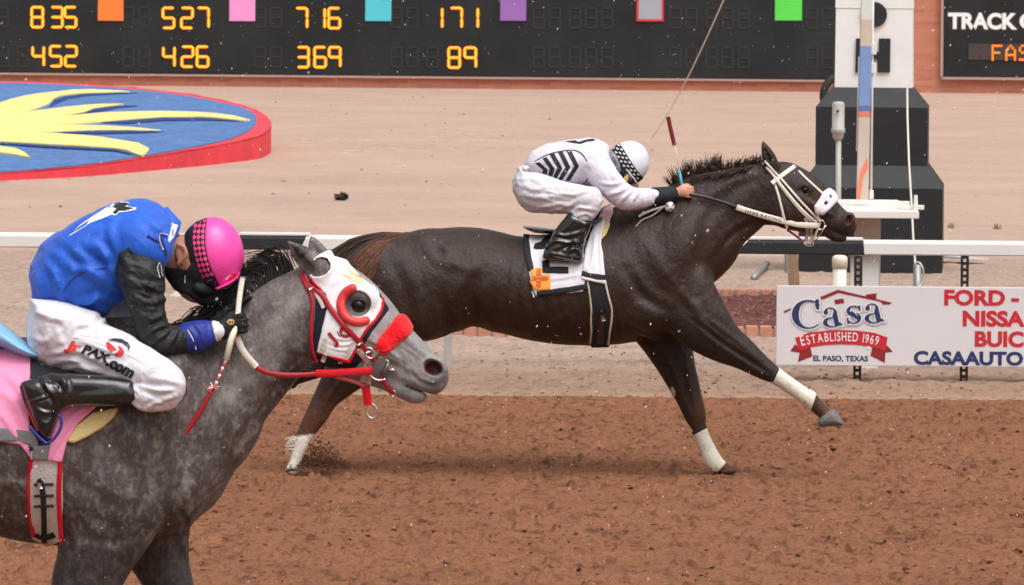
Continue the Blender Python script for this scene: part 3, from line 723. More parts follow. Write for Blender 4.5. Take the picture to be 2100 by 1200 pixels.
for w, z in ((wC * 1.0, zt(182)), (wC * .985, zt(18))): v += [(xc + sx * w / 2 + .01, DT + wA / 2 + sy * w / 2, z) for sx, sy in ((-1, -1), (1, -1), (1, 1), (-1, 1))]
b.add(v, [(0, 1, 5, 4), (1, 2, 6, 5), (2, 3, 7, 6), (3, 0, 4, 7), (4, 5, 6, 7), (3, 2, 1, 0)])
v = []
for w, z in ((wC * 1.0, zt(17.4)), (wC * .93, zt(-400))): v += [(xc + sx * w / 2 + .01, DT + wA / 2 + sy * w / 2, z) for sx, sy in ((-1, -1), (1, -1), (1, 1), (-1, 1))]
b.add(v, [(0, 1, 5, 4), (1, 2, 6, 5), (2, 3, 7, 6), (3, 0, 4, 7), (4, 5, 6, 7), (3, 2, 1, 0)])
b.build("shaft", M['white'], tw)
b = flat_poly([[(1753.5, 79), (1773, 79), (1773, 107), (1800, 107), (1800, 79), (1824, 79), (1823, 148.5), (1797, 148.5), (1797, 122), (1772, 122), (1772, 149), (1752, 149)]], yS, .012, .012); b.build("letter", M['black_paint'], tw)
b = flat_poly([[(1790 + 27 * math.cos(t), 30 + 26 * math.sin(t)) for t in np.linspace(0, 2 * math.pi, 32, endpoint=False)]], yS, .012, .012); b.build("letter", M['black_paint'], tw)
b = MB(); q = P(1699, 200, 58.); 
for k in range(1): pass
b = MB()
pts = [(q[0] + .16 * math.cos(t), 58., q[2] - .05 + .24 * math.sin(t)) for t in np.linspace(0, 2 * math.pi, 25)]
R_ = .24; pts = [(P(1723, 190, 56.)[0] + R_ * .8 * math.cos(t), 56. + .3 * R_ * math.cos(t), P(1700, 196, 56.)[2] + R_ * .9 * math.sin(t)) for t in np.linspace(0, 2 * math.pi, 25)]
hs_ = thing("hose_reel", "black coiled hose hung behind the left of the tower base", "hose", pts[18])
b.tube(pts, .045, 8, cap=False); b.build("coil", M['black_paint'], hs_, smooth=True)
b = MB(); b.tube([(pts[12][0] + .25, 56.0, -.09), (pts[12][0] + .25, 56.0, pts[0][2])], .03); b.build("post", M['steel'], hs_)

tw.rotation_euler = (0, 0, math.radians(-5.5)); tw.location.x += .074

# ---- finish pole on its white table
DP = 37.0
fp = thing("finish_pole", "tall pole painted blue and orange on a white wooden table by the rail", "pole", P(1778, 492, DP) * (1, 1, 0))
def quad_pole(b, u0a, u1a, va, u0b, u1b, vb, d, depth):
    p = [P(u0a, va, d), P(u1a, va, d), P(u1b, vb, d), P(u0b, vb, d)]; b.prism([(x[0], d, x[2]) for x in p], (0, -depth, 0))
pole_t = [(-60, 62, (206, 214, 206)), (40, 94, (206, 188, 172)), (94, 216, (120, 150, 196)), (216, 228, (96, 120, 168)), (228, 240, (212, 128, 106)), (240, 322, (196, 180, 168))]
def edge(v): t = v / 410.; return 1765.5 - 10 * t, 1787.5 - 8 * t
for i, (v0, v1, c) in enumerate([(-260, 40, (214, 220, 212)), (40, 94, (206, 188, 172)), (94, 216, (124, 152, 198)), (216, 228, (98, 120, 168)), (228, 240, (214, 130, 108)), (240, 408, (198, 184, 172))]):
    b = MB(); e0, e1 = edge(v0), edge(v1); quad_pole(b, e0[0], e0[1], v0, e1[0], e1[1], v1, DP, .08); b.build("pole_band", mat("pole_band", srgb(*c), .5, .4, var=.06, vscale=6), fp)
b = MB(); pl = [(1779, 322), (1779.5, 345), (1770, 365), (1764, 409), (1756.5, 409), (1758, 385), (1765, 352)]; b = flat_poly([pl], DP - .08, .003, .003); b.build("orange_streak", mat("orange_streak", srgb(240, 130, 100), .6), fp)
b = MB()
b.tube([P(1793, -260, DP), P(1789, 150, DP), P(1786.5, 402, DP)], .0085, 8); b.tube([P(1762, 116, DP), P(1757, 310, DP)], .006, 6)
b.build("side_rod", M['white'], fp, smooth=True)
b = MB()
for v_, h_ in ((100, 24), (140, 22)): cc, sz = px_box(1786, v_ - h_ / 2, 1797, v_ + h_ / 2, DP, .03, .0); MB().box(cc, sz, .004).build("bracket", M['white_dirty'], fp)
cc, sz = px_box(1782.5, 390, 1791, 408, DP, .03, 0.); MB().box(cc, sz, .003).build("bracket", M['white_dirty'], fp)
yT = DP - .95
b = MB(); c0 = P(1805, 448, yT); zt_ = P(1805, 433, yT)[2]; zb_ = c0[2]; xa, xb = P(1700, 440, yT)[0], P(1885, 440, yT)[0]
b.box(((xa + xb) / 2, yT + 1.0, (zt_ + zb_) / 2), (xb - xa, 2.0, zt_ - zb_), .006); b.build("table_top", M['white_dirty'], fp)
b = MB(); cc, sz = px_box(1754, 449, 1801, 800, DP, .17, 0); sz = (sz[0], .17, zb_ - .0 + .1); b.box((cc[0], DP - .02, (zb_ - .1) / 2), sz, .004); b.build("pedestal", mat("pedestal", srgb(206, 196, 184), .7, var=.08, vscale=5), fp)
b = MB(); zq = zt_
for (u0, u1, dy, hh) in ((1818, 1855, .5, .05), (1835, 1880, .3, .03)):
    xa_, xb_ = P(u0, 430, DP)[0], P(u1, 430, DP)[0]; b.box(((xa_ + xb_) / 2, yT + dy, zq + hh / 2 + .001), (xb_ - xa_, .12, hh), .004, Matrix.Rotation(-.12, 3, 'Z'))
xk = P(1861, 425, DP)[0]; b.tube([(xk, yT + .2, zq), (xk, yT + .2, zq + .11)], [.02, .012]); b.build("clamp_fittings", M['white_dirty'], fp)

# ---- camera post, cable, wire
sp = thing("sensor_post", "slim grey post with a rounded grey sensor head before the tower", "post", P(1719, 545, 40.) * (1, 1, 0))
b = MB(); b.tube([(P(1720, 500, 40.)[0], 40., -.05), (P(1719.5, 285, 40.)[0], 40., P(1719, 284, 40.)[2])], .0225, 10); b.build("pipe", M['pvc_grey'], sp, smooth=True)
z_ = lambda v: P(1719, v, 40.)[2]; c = (P(1719, 250, 40.)[0], 40., 0)
b = MB(); b.lathe(c, [(.025, z_(288)), (.042, z_(283)), (.045, z_(274)), (.056, z_(272)), (.056, z_(263)), (.050, z_(262)), (.05, z_(215)), (.046, z_(211)), (.03, z_(208.5))], 20); b.build("sensor_head", M['pvc_grey'], sp, smooth=True)
b = MB(); q = P(1718, 228, 39.945); b.tube([q, q + (0, -.012, 0)], .011, 10); b.build("lens", M['black_paint'], sp)
tag(MB().tube([P(1860.5, 182, 42.9), P(1861, 240, 42.6), P(1864, 330, 41.8), P(1870, 430, 40.6), P(1873, 490, 39.5), P(1876, 530, 38), P(1878, 560, 36.5)], .0085, 8).build("hanging_cable", M['pvc'], smooth=True), "thin white cable hanging down the front of the black tower base", "cable")
a_, c_ = P(1336, 285, 80.), P(1492, -18, 52.)
tag(MB().tube([a_ * (1 - t) + c_ * t - np.array((0, 0, .12 * math.sin(math.pi * t))) for t in np.linspace(0, 1, 20)], .0075, 6).build("guy_wire", mat("wire", srgb(200, 196, 192), .4, metal=.3), smooth=True), "thin pale guy wire slanting up from the infield sand past the tote board", "wire")

# ---- running rail
DR = 32.0
rail = thing("running_rail", "white running rail with black marker sections along the race track", "rail", (0, DR, 0))
sR = DR / F
def rail_piece(u0, u1, m, nm, sl0=0, sl1=0, k=0):
    """u0..u1 along the beam; sl: slant of the colour boundary in pixels"""
    za = P(1050, 486.5, DR)[2]; x0, x1_ = (u0 - CX) * sR, (u1 - CX) * sR; hh = 30 * sR; w = .12
    pr = [(0, 0), (.02, -.012 - 0), (.03, -.03), (.03, -hh + .01), (.02, -hh), (.10, -hh), (.11, -hh + .01), (.11, -.03), (.09, -.006)]
    pr = [(.010, 0), (-.012, -.006), (-.018, -.022), (-.018, -hh + .008), (-.010, -hh), (.11, -hh), (.118, -hh + .008), (.118, -.022), (.11, -.006), (.09, 0)]
    f_ = lambda z, a, sl: a + sl * sR * (z / -hh)
    v = [(f_(z, x0, sl0), DR + y, za + z) for y, z in pr] + [(f_(z, x1_, sl1), DR + y, za + z) for y, z in pr]; n = len(pr)
    b = MB(); b.add(v, [(i, (i + 1) % n, (i + 1) % n + n, i + n) for i in range(n)] + [tuple(range(n))[::-1], tuple(range(n, 2 * n))]); return fix(b.build(nm, m, rail))
bb = mat("rail_black", srgb(40, 40, 44), .6, .35, var=.15, vscale=6)
rw = mat("rail_white", srgb(222, 219, 216), .45, .45, var=.03, vscale=5, speck=srgb(170, 150, 135), spscale=16, spamt=.73)
rail_piece(-1500, 496, rw, "beam"); rail_piece(496, 634, bb, "black_section", 0, -14); rail_piece(634, 1541, rw, "beam", -14, -28); rail_piece(1541, 1775, bb, "black_section", -28, 2); rail_piece(1775, 3400, rw, "beam", 2, 0)
# the pale lip on top of the black sections
za = P(1050, 486.5, DR)[2]
for u0, u1 in ((496, 640), (1520, 1775)): MB().box((((u0 + u1) / 2 - CX) * sR, DR + .05, za + .006), ((u1 - u0) * sR, .13, .016), .004).build("top_lip", rw, rail)
for u in (-340, 60 - 430, 492, 925, 1358, 2656):
    x = (u - CX) * sR; b = MB(); b.box((x, DR + .2, .33), (.05 if u == 925 else .06, .05, .86), .006, Matrix.Rotation(-.0, 3, 'X')); b.build("post", mat("post_grey", srgb(168, 164, 158), .6, .3, var=.08, vscale=8), rail)
x = (1792 - CX) * sR; b = MB(); b.box((x, DR + .12, .35), (34 * sR, .12, .80), .004); b.build("post", rw, rail)
x = (1757 - CX) * sR; b = MB(); b.box((x, DR + .09, .35), (12 * sR, .05, .80), .003); b.build("post", rw, rail)

# ---- banner sign
DS = 31.0
M['s_red'] = mat("print_red", srgb(196, 36, 50), .5); M['s_navy'] = mat("print_navy", srgb(42, 50, 96), .5); M['s_grey'] = mat("print_grey", srgb(186, 182, 184), .5); M['s_white'] = mat("print_white", srgb(226, 222, 224), .5); M['s_dkred'] = mat("print_dark_red", srgb(140, 34, 42), .5)
sg = thing("banner_sign", "long white advertising panel with red and navy lettering hung below the rail", "sign", P(1850, 752, DS) * (1, 1, 0))
b = MB(); cs = [P(1593, 587.5, DS), P(2560, 587.5, DS), P(2560, 750, DS), P(1593, 750, DS)]; zt0 = P(1850, 588, DS)[2]; zb0 = P(1850, 751, DS)[2]
b.box(((cs[0][0] + cs[1][0]) / 2, DS + .02, (zt0 + zb0) / 2), (cs[1][0] - cs[0][0], .04, zt0 - zb0), .004); b.build("panel", mat("banner_white", srgb(214, 210, 212), .42, .45, var=.015, vscale=1.5), sg)
c5 = lambda L_: [(1440 + x / 3.1818, 460 + y / 3.1818) for x, y in L_]
o1 = .001
flat_poly([c5([(530, 568), (578, 548), (582, 556), (540, 580)]), c5([(735, 490), (885, 427), (1238, 512), (1222, 524), (1180, 524), (1165, 505), (890, 448), (762, 502), (758, 492)]), c5([(862, 494), (922, 484), (928, 514), (868, 522)]), c5([(1065, 460), (1140, 450), (1134, 492), (1072, 474)])], DS, o1, .0012).build("roof_emblem", M['s_dkred'], sg)
# the four serif letters, each drawn as outline strokes
def ring(cx, cy, rx, ry, a0, a1, w0, wmid, n=28, tw0=None):
    """crescent stroke: thin ends, thick middle"""
    o_, i_ = [], []
    for k in range(n + 1):
        t = k / n; a = math.radians(a0 + (a1 - a0) * t); w = w0 + (wmid - w0) * math.sin(math.pi * t) ** 1.0
        o_.append((cx + rx * math.cos(a), cy - ry * math.sin(a))); i_.append((cx + (rx - w) * math.cos(a), cy - (ry - w * .35) * math.sin(a)))
    return o_ + i_[::-1]
def casa(dx, dy, grow):
    g = grow; out = []
    T = lambda L_: c5([(x + dx, y + dy) for x, y in L_])
    # C
    out.append(T(ring(690, 588, 105 + g, 95 + g, 40, 318, 10 + 2 * g, 46 + 2 * g)))
    out.append(T([(738 - g, 492 - g), (762 + g, 486 - g), (764 + g, 556 + g), (748 - g, 556 + g), (736 - g, 528)]))
    # a s a
    for ox, oy in ((0, 0), (272, -26)):
        out.append(T([(p[0] + ox, p[1] + oy) for p in [(856 - g, 570 - g), (864, 556 - g), (876 + g, 562), (894 + g, 640), (914 + g, 648 - g), (916 + g, 658 + g), (868 - g, 666 + g), (862 - g, 646), (850 - g, 600)]]))
        out.append(T([(p[0] + ox, p[1] + oy) for p in ring(846, 640, 58 + g, 34 + g, 60, 330, 12 + 2 * g, 30 + 2 * g)]))
        out.append(T([(p[0] + ox, p[1] + oy) for p in ring(836, 574, 40 + g, 32 + g, 10, 165, 14 + 2 * g, 18 + 2 * g)]))
        out.append(T([(p[0] + ox, p[1] + oy) for p in [(792 - g, 566 - g), (820 + g, 560 - g), (822 + g, 586 + g), (796 - g, 590 + g)]]))
    out.append(T(ring(988, 566, 46 + g, 36 + g, 20, 250, 10 + 2 * g, 24 + 2 * g))); out.append(T(ring(990, 612, 48 + g, 38 + g, 70, -160, 10 + 2 * g, 24 + 2 * g)))
    out.append(T([(960 - g, 572 - g), (980, 566 - g), (1026 + g, 610), (1010, 622 + g), (962 - g, 592)]))
    out.append(T([(1018 - g, 530 - g), (1030 + g, 528 - g), (1034 + g, 564 + g), (1022 - g, 566 + g)])); out.append(T([(942 - g, 612 - g), (954 + g, 610 - g), (962 + g, 648 + g), (948 - g, 652 + g)]))
    return out
for k, (dx, dy, g, m) in enumerate(((9, 9, 9, 's_grey'), (0, 0, 9, 's_white'), (0, 0, 0, 's_navy'))):
    b = MB()
    for j, pl in enumerate(casa(dx, dy, g)): b.add(*(lambda q: (q.v, q.f))(flat_poly([pl], DS, o1 + .0014 + .002 * k + .00012 * j, .0001)))
    b.build("lettering", M[m], sg)
rib = c5([(606, 742), (700, 706), (820, 694), (905, 690), (1010, 694), (1120, 708), (1210, 738), (1196, 826), (1110, 800), (1000, 786), (905, 783), (800, 788), (700, 804), (636, 828)])
for tail_ in (c5([(628, 800), (606, 782), (575, 828), (636, 838), (624, 900), (720, 862), (705, 800)]), c5([(1190, 796), (1206, 790), (1244, 832), (1196, 838), (1192, 904), (1098, 858), (1110, 800)])): flat_poly([tail_], DS, o1, .0008).build("ribbon_tail", M['s_dkred'], sg)
flat_poly([rib], DS, o1 + .0012, .0008).build("ribbon", M['s_red'], sg)
txt = "ESTABLISHED 1969"; adv = 0; ws = []
for i, ch in enumerate(txt):
    if ch == ' ': ws.append(10.); continue
    tv, _ = text_polys(ch, 24 if i else 30, .02); ws.append(tv[:, 0].max() - tv[:, 0].min() + 3.2)
tot = sum(ws); x = 0; scale_ = 505 / 3.1818 / tot; bl = MB()
for i, ch in enumerate(txt):
    if ch != ' ':
        xx = 1440 + 650 / 3.1818 + x * scale_; t = ((xx - 1440) * 3.1818 - 905) / 255; yy = 460 + (756 + 32 * t * t) / 3.1818; ang = math.atan(2 * 32 * t / 255)
        tv, tt = text_polys(ch, (26 if i else 31), .012); sx_ = scale_ * .9; ca, sa = math.cos(ang), math.sin(ang)
        w = []
        for px_, py_ in tv:
            px_ = (px_ - tv[:, 0].min()) * sx_; uu = xx + px_ * ca + py_ * sa; vv = yy + 1.5 + px_ * sa - py_ * ca; q = P(uu, vv, DS); w.append((q[0], DS - o1 - .0038, q[2]))
        bl.add(w, tt)
    x += ws[i]
bl.build("lettering", M['s_white'], sg)
text_flat("lettering", "EL PASO, TEXAS", 15.5, 1667, 740, DS, M['s_navy'], sg, bold=.03, sx=1.02, out=o1, thick=.0012)
text_flat("lettering", "-", 42, 2074, 624.5, DS, M['s_red'], sg, bold=.042, sx=1.14, thick=.0012, out=o1)
text_flat("lettering", "FORD", 42, 1934.5, 624.5, DS, M['s_red'], sg, bold=.042, sx=1.14, thick=.0012, out=o1)
text_flat("lettering", "NISSA", 42, 1972.5, 667.5, DS, M['s_red'], sg, bold=.042, sx=1.15, thick=.0012, out=o1)
text_flat("lettering", "BUIC", 42, 1997.5, 709.5, DS, M['s_red'], sg, bold=.042, sx=1.09, thick=.0012, out=o1)
text_flat("lettering", "CASAAUTO", 37, 1873.5, 746.5, DS, M['s_navy'], sg, bold=.042, sx=1.145, thick=.0012, out=o1)
rust = mat("perforated_steel", srgb(46, 36, 34), .7, .3, metal=.2, var=.3, vscale=30)
for u in (1766, 1985):
    b = MB(); x = (u - CX) * DS / F; s = DS / F; zt1 = P(u, 526, DS)[2]; zb1 = -.03; y = DS + .055
    for dx in (-5.8, 5.8): b.box((x + dx * s, y, (zt1 + zb1) / 2), (4.8 * s, .02, zt1 - zb1))
    z = zt1 - .008
    while z > zb1: b.box((x, y, z), (8 * s, .018, 6.0 * s)); z -= 12.9 * s
    b.build("perforated_post", rust, sg)

# ---- bits and pieces by the rail
pv = thing("standpipe", "short white plastic standpipe with a domed cap behind the banner", "pipe", P(1722, 600, 33.) * (1, 1, 0))
cx_ = P(1722, 560, 33.)[0]; z_ = lambda v: P(1722, v, 33.)[2]
MB().lathe((cx_, 33., 0), [(.046, -.04), (.046, z_(548))], 20).build("pipe", M['pvc'], pv, smooth=True)
MB().lathe((cx_, 33., 0), [(.052, z_(549)), (.052, z_(531)), (.048, z_(526.5)), (.036, z_(524)), (.014, z_(523))], 20).build("cap", mat("pvc_cap", srgb(228, 214, 196), .45), pv, smooth=True)
ws_ = thing("wooden_stake", "weathered wooden stake leaning behind the black rail section", "stake", ground(1632, 612))
b = MB(); quad_pole(b, 1612, 1634, 498, 1620, 1642, 640, 33.4, .05); b.build("board", M['wood'], ws_)
b = MB(); b.tube([P(1612, 496, 33.3), P(1613, 560, 33.3)], .012); b.build("pin", M['steel'], ws_)
tag(MB().tube([ground(1462, 571, -.02), ground(1616, 577, -.02)], .012, 6).build("iron_bar", mat("rusty_iron", srgb(84, 68, 62), .8), smooth=True), "thin dark iron bar lying on the sand behind the rail", "bar")
tag(MB().tube([ground(1545, 570, .02), ground(1574, 541, .03)], .025, 8).build("steel_pipe", M['steel'], smooth=True), "short grey steel pipe lying on the sand beside the iron bar", "pipe")
st = thing("steel_stub", "short grey pipe stub with a loop of thin hose right of the rail post", "pipe", ground(1882, 610))
MB().tube([P(1883, 620, 36.) * (1, 1, 0) + np.array((0, 0, -.05)), P(1881, 543, 36.)], .03, 10).build("stub", M['steel'], st, smooth=True)
MB().tube([P(1882 + 12 * math.cos(t), 563 + 25 * math.sin(t), 35.9 + .02 * math.sin(2 * t)) for t in np.linspace(-2.2, 1.4, 24)], .006, 6).build("hose_loop", M['pvc'], st, smooth=True)
q = ground(1945, 533, -.02); b = MB(); b.box(q + (0, 0, .03), (.28, .9, .02), .004, Matrix.Rotation(.5, 3, 'Z') @ Matrix.Rotation(.06, 3, 'Y')); tag(b.build("pale_board", mat("pale_board", srgb(196, 196, 200), .6)), "pale flat board lying on the sand right of the tower base", "board")
q = ground(358, 611, -.02); s_ = q[1] / F; b = MB(); b.prism([q + (-22 * s_, 0, -.02), q + (22 * s_, 0, -.02), q + (22 * s_, 0, .02), q + (8 * s_, 0, 13 * s_), q + (2 * s_, 0, 13 * s_)], (0, .5, 0)); tag(b.build("white_marker", M['white_dirty']), "small white wedge marker on the sand beyond the blue rider's arm", "marker")
q = ground(702, 411, -.09); b = MB()
for i in range(7):
    bm = bmesh.new(); bmesh.ops.create_icosphere(bm, subdivisions=2, radius=1); r = random.uniform(.03, .055)
    vs = [np.array(v.co) * r * np.array((1, 1, .75)) * (1 + .3 * random.uniform(-1, 1)) + q + (random.uniform(-.055, .055), random.uniform(-.06, .06), .03 + .03 * random.random()) for v in bm.verts]
    b.add(vs, [[v.index for v in f.verts] for f in bm.faces]); bm.free()
tag(b.build("dark_clod", mat("dark_clod", srgb(62, 52, 48), .9, var=.3, vscale=30)), "dark clump of dirt lying alone on the pale infield sand", "clod")

# ---- planting bed with brick edging
bed = thing("planting_bed", "red mulch bed with brick edging behind the rail", "planting bed", ground(1400, 690))
ya, yb = ground(1300, 690, .0)[1], ground(1300, 596, .08)[1]; xl, xr = -1.3, 3.6
X_, Y_ = np.meshgrid(np.arange(xl, xr, .03), np.arange(ya + .12, yb - .1, .03), indexing='ij'); Z_ = .05 + .05 * n3(X_, Y_, 14, 3, 50)
i_ = np.arange(X_.size).reshape(X_.shape); qd = np.stack([i_[:-1, :-1], i_[1:, :-1], i_[1:, 1:], i_[:-1, 1:]], -1).reshape(-1, 4)
mm = np.array(srgb(112, 72, 66))[None] * (1 + .5 * n3(X_, Y_, 18, 2, 52) + .3 * n3(X_, Y_, 3, 2, 53)).reshape(-1, 1)
mk("mulch", np.stack([X_, Y_, Z_], -1).reshape(-1, 3), qd, M['track'], bed, tint=mm)
for y, z1 in ((ya, .075), (yb, .1)):
    x = xl; b = MB()
    while x < xr:
        L_ = .098; b.box((x + L_ / 2, y + .05 + random.uniform(-.006, .006), z1 / 2 - .02 + random.uniform(-.004, .004)), (L_ - .014, .11, z1 + .04), .008, Matrix.Rotation(random.uniform(-.03, .03), 3, 'Z')); x += L_
    b.build("brick_edging", bpy.data.materials.get("edging_brick") or mat("edging_brick", srgb(184, 132, 110), .9, .2, var=.16, vscale=9, var2=.12, v2scale=3), bed)
for y, z1 in ((ya, .06), (yb, .085)): MB().box(((xl + xr) / 2, y + .052, z1 / 2 - .02), (xr - xl, .09, z1 + .03)).build("mortar", bpy.data.materials.get("mortar") or mat("mortar", srgb(156, 142, 132), .95), bed)
n_ = 1500; b = MB()
for i in range(n_):
    x, y = random.uniform(xl, xr), random.uniform(ya + .15, yb - .1); a = random.uniform(0, 3.14); l = random.uniform(.012, .04); b.box((x, y, .07 + random.uniform(0, .03)), (l, .008, .008), 0, Matrix.Rotation(a, 3, 'Z') @ Matrix.Rotation(random.uniform(-.5, .5), 3, 'Y'))
o = b.build("mulch_chips", mat("mulch_chip", srgb(150, 112, 102), .8, var=.5, vscale=14), bed); o["kind"] = "stuff"
# two small tufts of grass by the tower
for u, v in ((1951, 468), (2046, 470)):
    q = ground(u, v, -.09); b = MB()
    for i in range(16):
        a = random.uniform(0, 6.28); l = random.uniform(.03, .08); p0 = q + (random.gauss(0, .02), random.gauss(0, .03), 0); p2 = p0 + (math.cos(a) * l * .6, math.sin(a) * l * .6, l); b.tube([p0, (p0 + p2) / 2 + (0, 0, l * .15), p2], [.005, .004, .001], 4)
    tag(b.build("grass_tuft", mat("grass_blade", srgb(132, 132, 78), .7)), "tiny grass tuft on the sand, " + ("nearer the tower base" if u < 2000 else "farther from the tower base"), "grass", "grass tufts on the sand")
# ================================================================== COATS AND CLOTHS
def coat(name, rough, dapple=None, hair=.25, spec=.45, fleck=0.):
    """short wet hair: the body's own colour map (tint), fine hair grain, dapples"""
    m = bpy.data.materials.new(name); m.use_nodes = True; N, L = m.node_tree.nodes, m.node_tree.links; b = N["Principled BSDF"]
    b.inputs["Roughness"].default_value = rough; b.inputs["Specular IOR Level"].default_value = spec
    b.inputs["Sheen Weight"].default_value = .04; b.inputs["Sheen Roughness"].default_value = .4
    a = N.new("ShaderNodeAttribute"); a.attribute_name = "tint"; tc = N.new("ShaderNodeTexCoord"); src = a.outputs["Color"]
    def noise(sc, det, stretch=(1, 1, 1)):
        mp = N.new("ShaderNodeMapping"); mp.inputs["Scale"].default_value = stretch; L.new(tc.outputs["Object"], mp.inputs[0])
        n = N.new("ShaderNodeTexNoise"); n.inputs["Scale"].default_value = sc; n.inputs["Detail"].default_value = det; n.inputs["Roughness"].default_value = .6; L.new(mp.outputs[0], n.inputs["Vector"]); return n.outputs[0]
    def rng_(x, a0, a1, b0, b1):
        r = N.new("ShaderNodeMapRange"); r.inputs[1].default_value = a0; r.inputs[2].default_value = a1; r.inputs[3].default_value = b0; r.inputs[4].default_value = b1; L.new(x, r.inputs[0]); return r.outputs[0]
    def mul(src, f):
        x = N.new("ShaderNodeMix"); x.data_type = 'RGBA'; x.blend_type = 'MULTIPLY'; x.inputs[0].default_value = 1; L.new(src, x.inputs[6]); L.new(f, x.inputs[7]); return x.outputs[2]
    src = mul(src, rng_(noise(9, 5), .3, .7, .78, 1.22))
    src = mul(src, rng_(noise(160, 3, (1, 1, .35)), .3, .7, .82, 1.18))
    if dapple:
        n1 = rng_(noise(17, 3, (1.25, 1, .9)), .50, .70, 0, 1); n2 = rng_(noise(55, 3, (1.2, 1, .75)), .50, .74, 0, 1)
        ad = N.new("ShaderNodeMath"); ad.operation = 'MULTIPLY_ADD'; L.new(n1, ad.inputs[0]); ad.inputs[1].default_value = .5; mm_ = N.new("ShaderNodeMath"); mm_.operation = 'MULTIPLY'; L.new(n2, mm_.inputs[0]); mm_.inputs[1].default_value = .6; L.new(mm_.outputs[0], ad.inputs[2])
        al = N.new("ShaderNodeMath"); al.operation = 'MULTIPLY'; L.new(ad.outputs[0], al.inputs[0]); L.new(a.outputs["Alpha"], al.inputs[1])
        x = N.new("ShaderNodeMix"); x.data_type = 'RGBA'; L.new(al.outputs[0], x.inputs[0]); L.new(src, x.inputs[6]); x.inputs[7].default_value = (*dapple, 1); src = x.outputs[2]
    L.new(src, b.inputs["Base Color"])
    bp = N.new("ShaderNodeBump"); bp.inputs["Strength"].default_value = hair; bp.inputs["Distance"].default_value = .006
    n = noise(230, 3, (1, 1, .3)); L.new(n, bp.inputs["Height"])
    bp2 = N.new("ShaderNodeBump"); bp2.inputs["Strength"].default_value = hair * 1.2; bp2.inputs["Distance"].default_value = .02; L.new(noise(22, 4, (1.3, 1, .8)), bp2.inputs["Height"]); L.new(bp.outputs[0], bp2.inputs["Normal"])
    L.new(bp2.outputs[0], b.inputs["Normal"]); return m
M['coat_dark'] = coat("dark_coat", .47, None, .45, .34)
M['coat_grey'] = coat("grey_coat", .5, srgb(168, 160, 156), .3, .35)
M['hoof'] = mat("hoof", srgb(112, 110, 108), .5, .4, var=.25, vscale=30, stretch=(1, 1, 4))
M['hair_dark'] = mat("dark_hair", srgb(62, 45, 36), .65, .3, var=.3, vscale=25)
M['hair_black'] = mat("black_hair", srgb(34, 31, 31), .55, .35, var=.3, vscale=25)
M['hair_brown'] = mat("tail_hair", srgb(92, 58, 40), .6, .3, var=.6, vscale=16, stretch=(4, 4, 1))
M['eye'] = mat("horse_eye", (.006, .004, .003), .22, .3, coat=.12)
M['bandage'] = mat("white_bandage", srgb(224, 219, 204), .85, .2, var=.07, vscale=12, bump=.35, bscale=60, speck=srgb(170, 130, 104), spscale=38, spamt=.68)
M['black_tape'] = mat("black_tape", srgb(40, 40, 42), .6)
M['leather_w'] = mat("white_leather", srgb(226, 220, 206), .5, .4, var=.05, vscale=25)
M['leather_red'] = mat("red_leather", srgb(164, 30, 40), .42, .45, var=.12, vscale=30)
M['red_fleece'] = mat("red_fleece", srgb(238, 30, 40), .95, .1, bump=.6, bscale=160, bdist=.01, sheen=.25, var=.1, vscale=60)
M['red_cloth'] = mat("red_cloth", srgb(206, 32, 46), .8, .2, bump=.3, bscale=160)
M['chrome'] = mat("chrome", (.75, .75, .75), .18, .5, metal=1)
M['white_cloth'] = mat("white_cloth", srgb(226, 223, 230), .85, .2, bump=.25, bscale=70, bdist=.006)
M['black_cloth'] = mat("black_cloth", srgb(38, 39, 43), .75, .3, bump=.3, bscale=120)
M['navy_cloth'] = mat("navy_cloth", srgb(30, 31, 44), .8, .25, bump=.3, bscale=90)
M['foam'] = mat("foam_pad", srgb(222, 204, 142), .9, .2, bump=.5, bscale=120, var=.06, vscale=30)

def hairs(name, specs, m, parent, fig, n=4):
    """specs: (list of (u,v,w), thickness px) -> one mesh of tapered strands"""
    b = MB()
    for pts, th in specs:
        C = catmull(pts, 3); w = [fig.W(*c) for c in C]; k = len(w)
        b.tube(w, [th * fig.s * (1 - .8 * (i / (k - 1)) ** 1.3) + .0002 for i in range(k)], n, cap=False)
    return b.build(name, m, parent, smooth=True)
def lerp(a, b, t): return a + (b - a) * t
def along(path, t):
    p = np.asarray(path, float); L_ = np.concatenate([[0], np.cumsum(np.linalg.norm(np.diff(p[:, :2], axis=0), axis=1))]); x = t * L_[-1]
    return np.array([np.interp(x, L_, p[:, j]) for j in range(p.shape[1])])

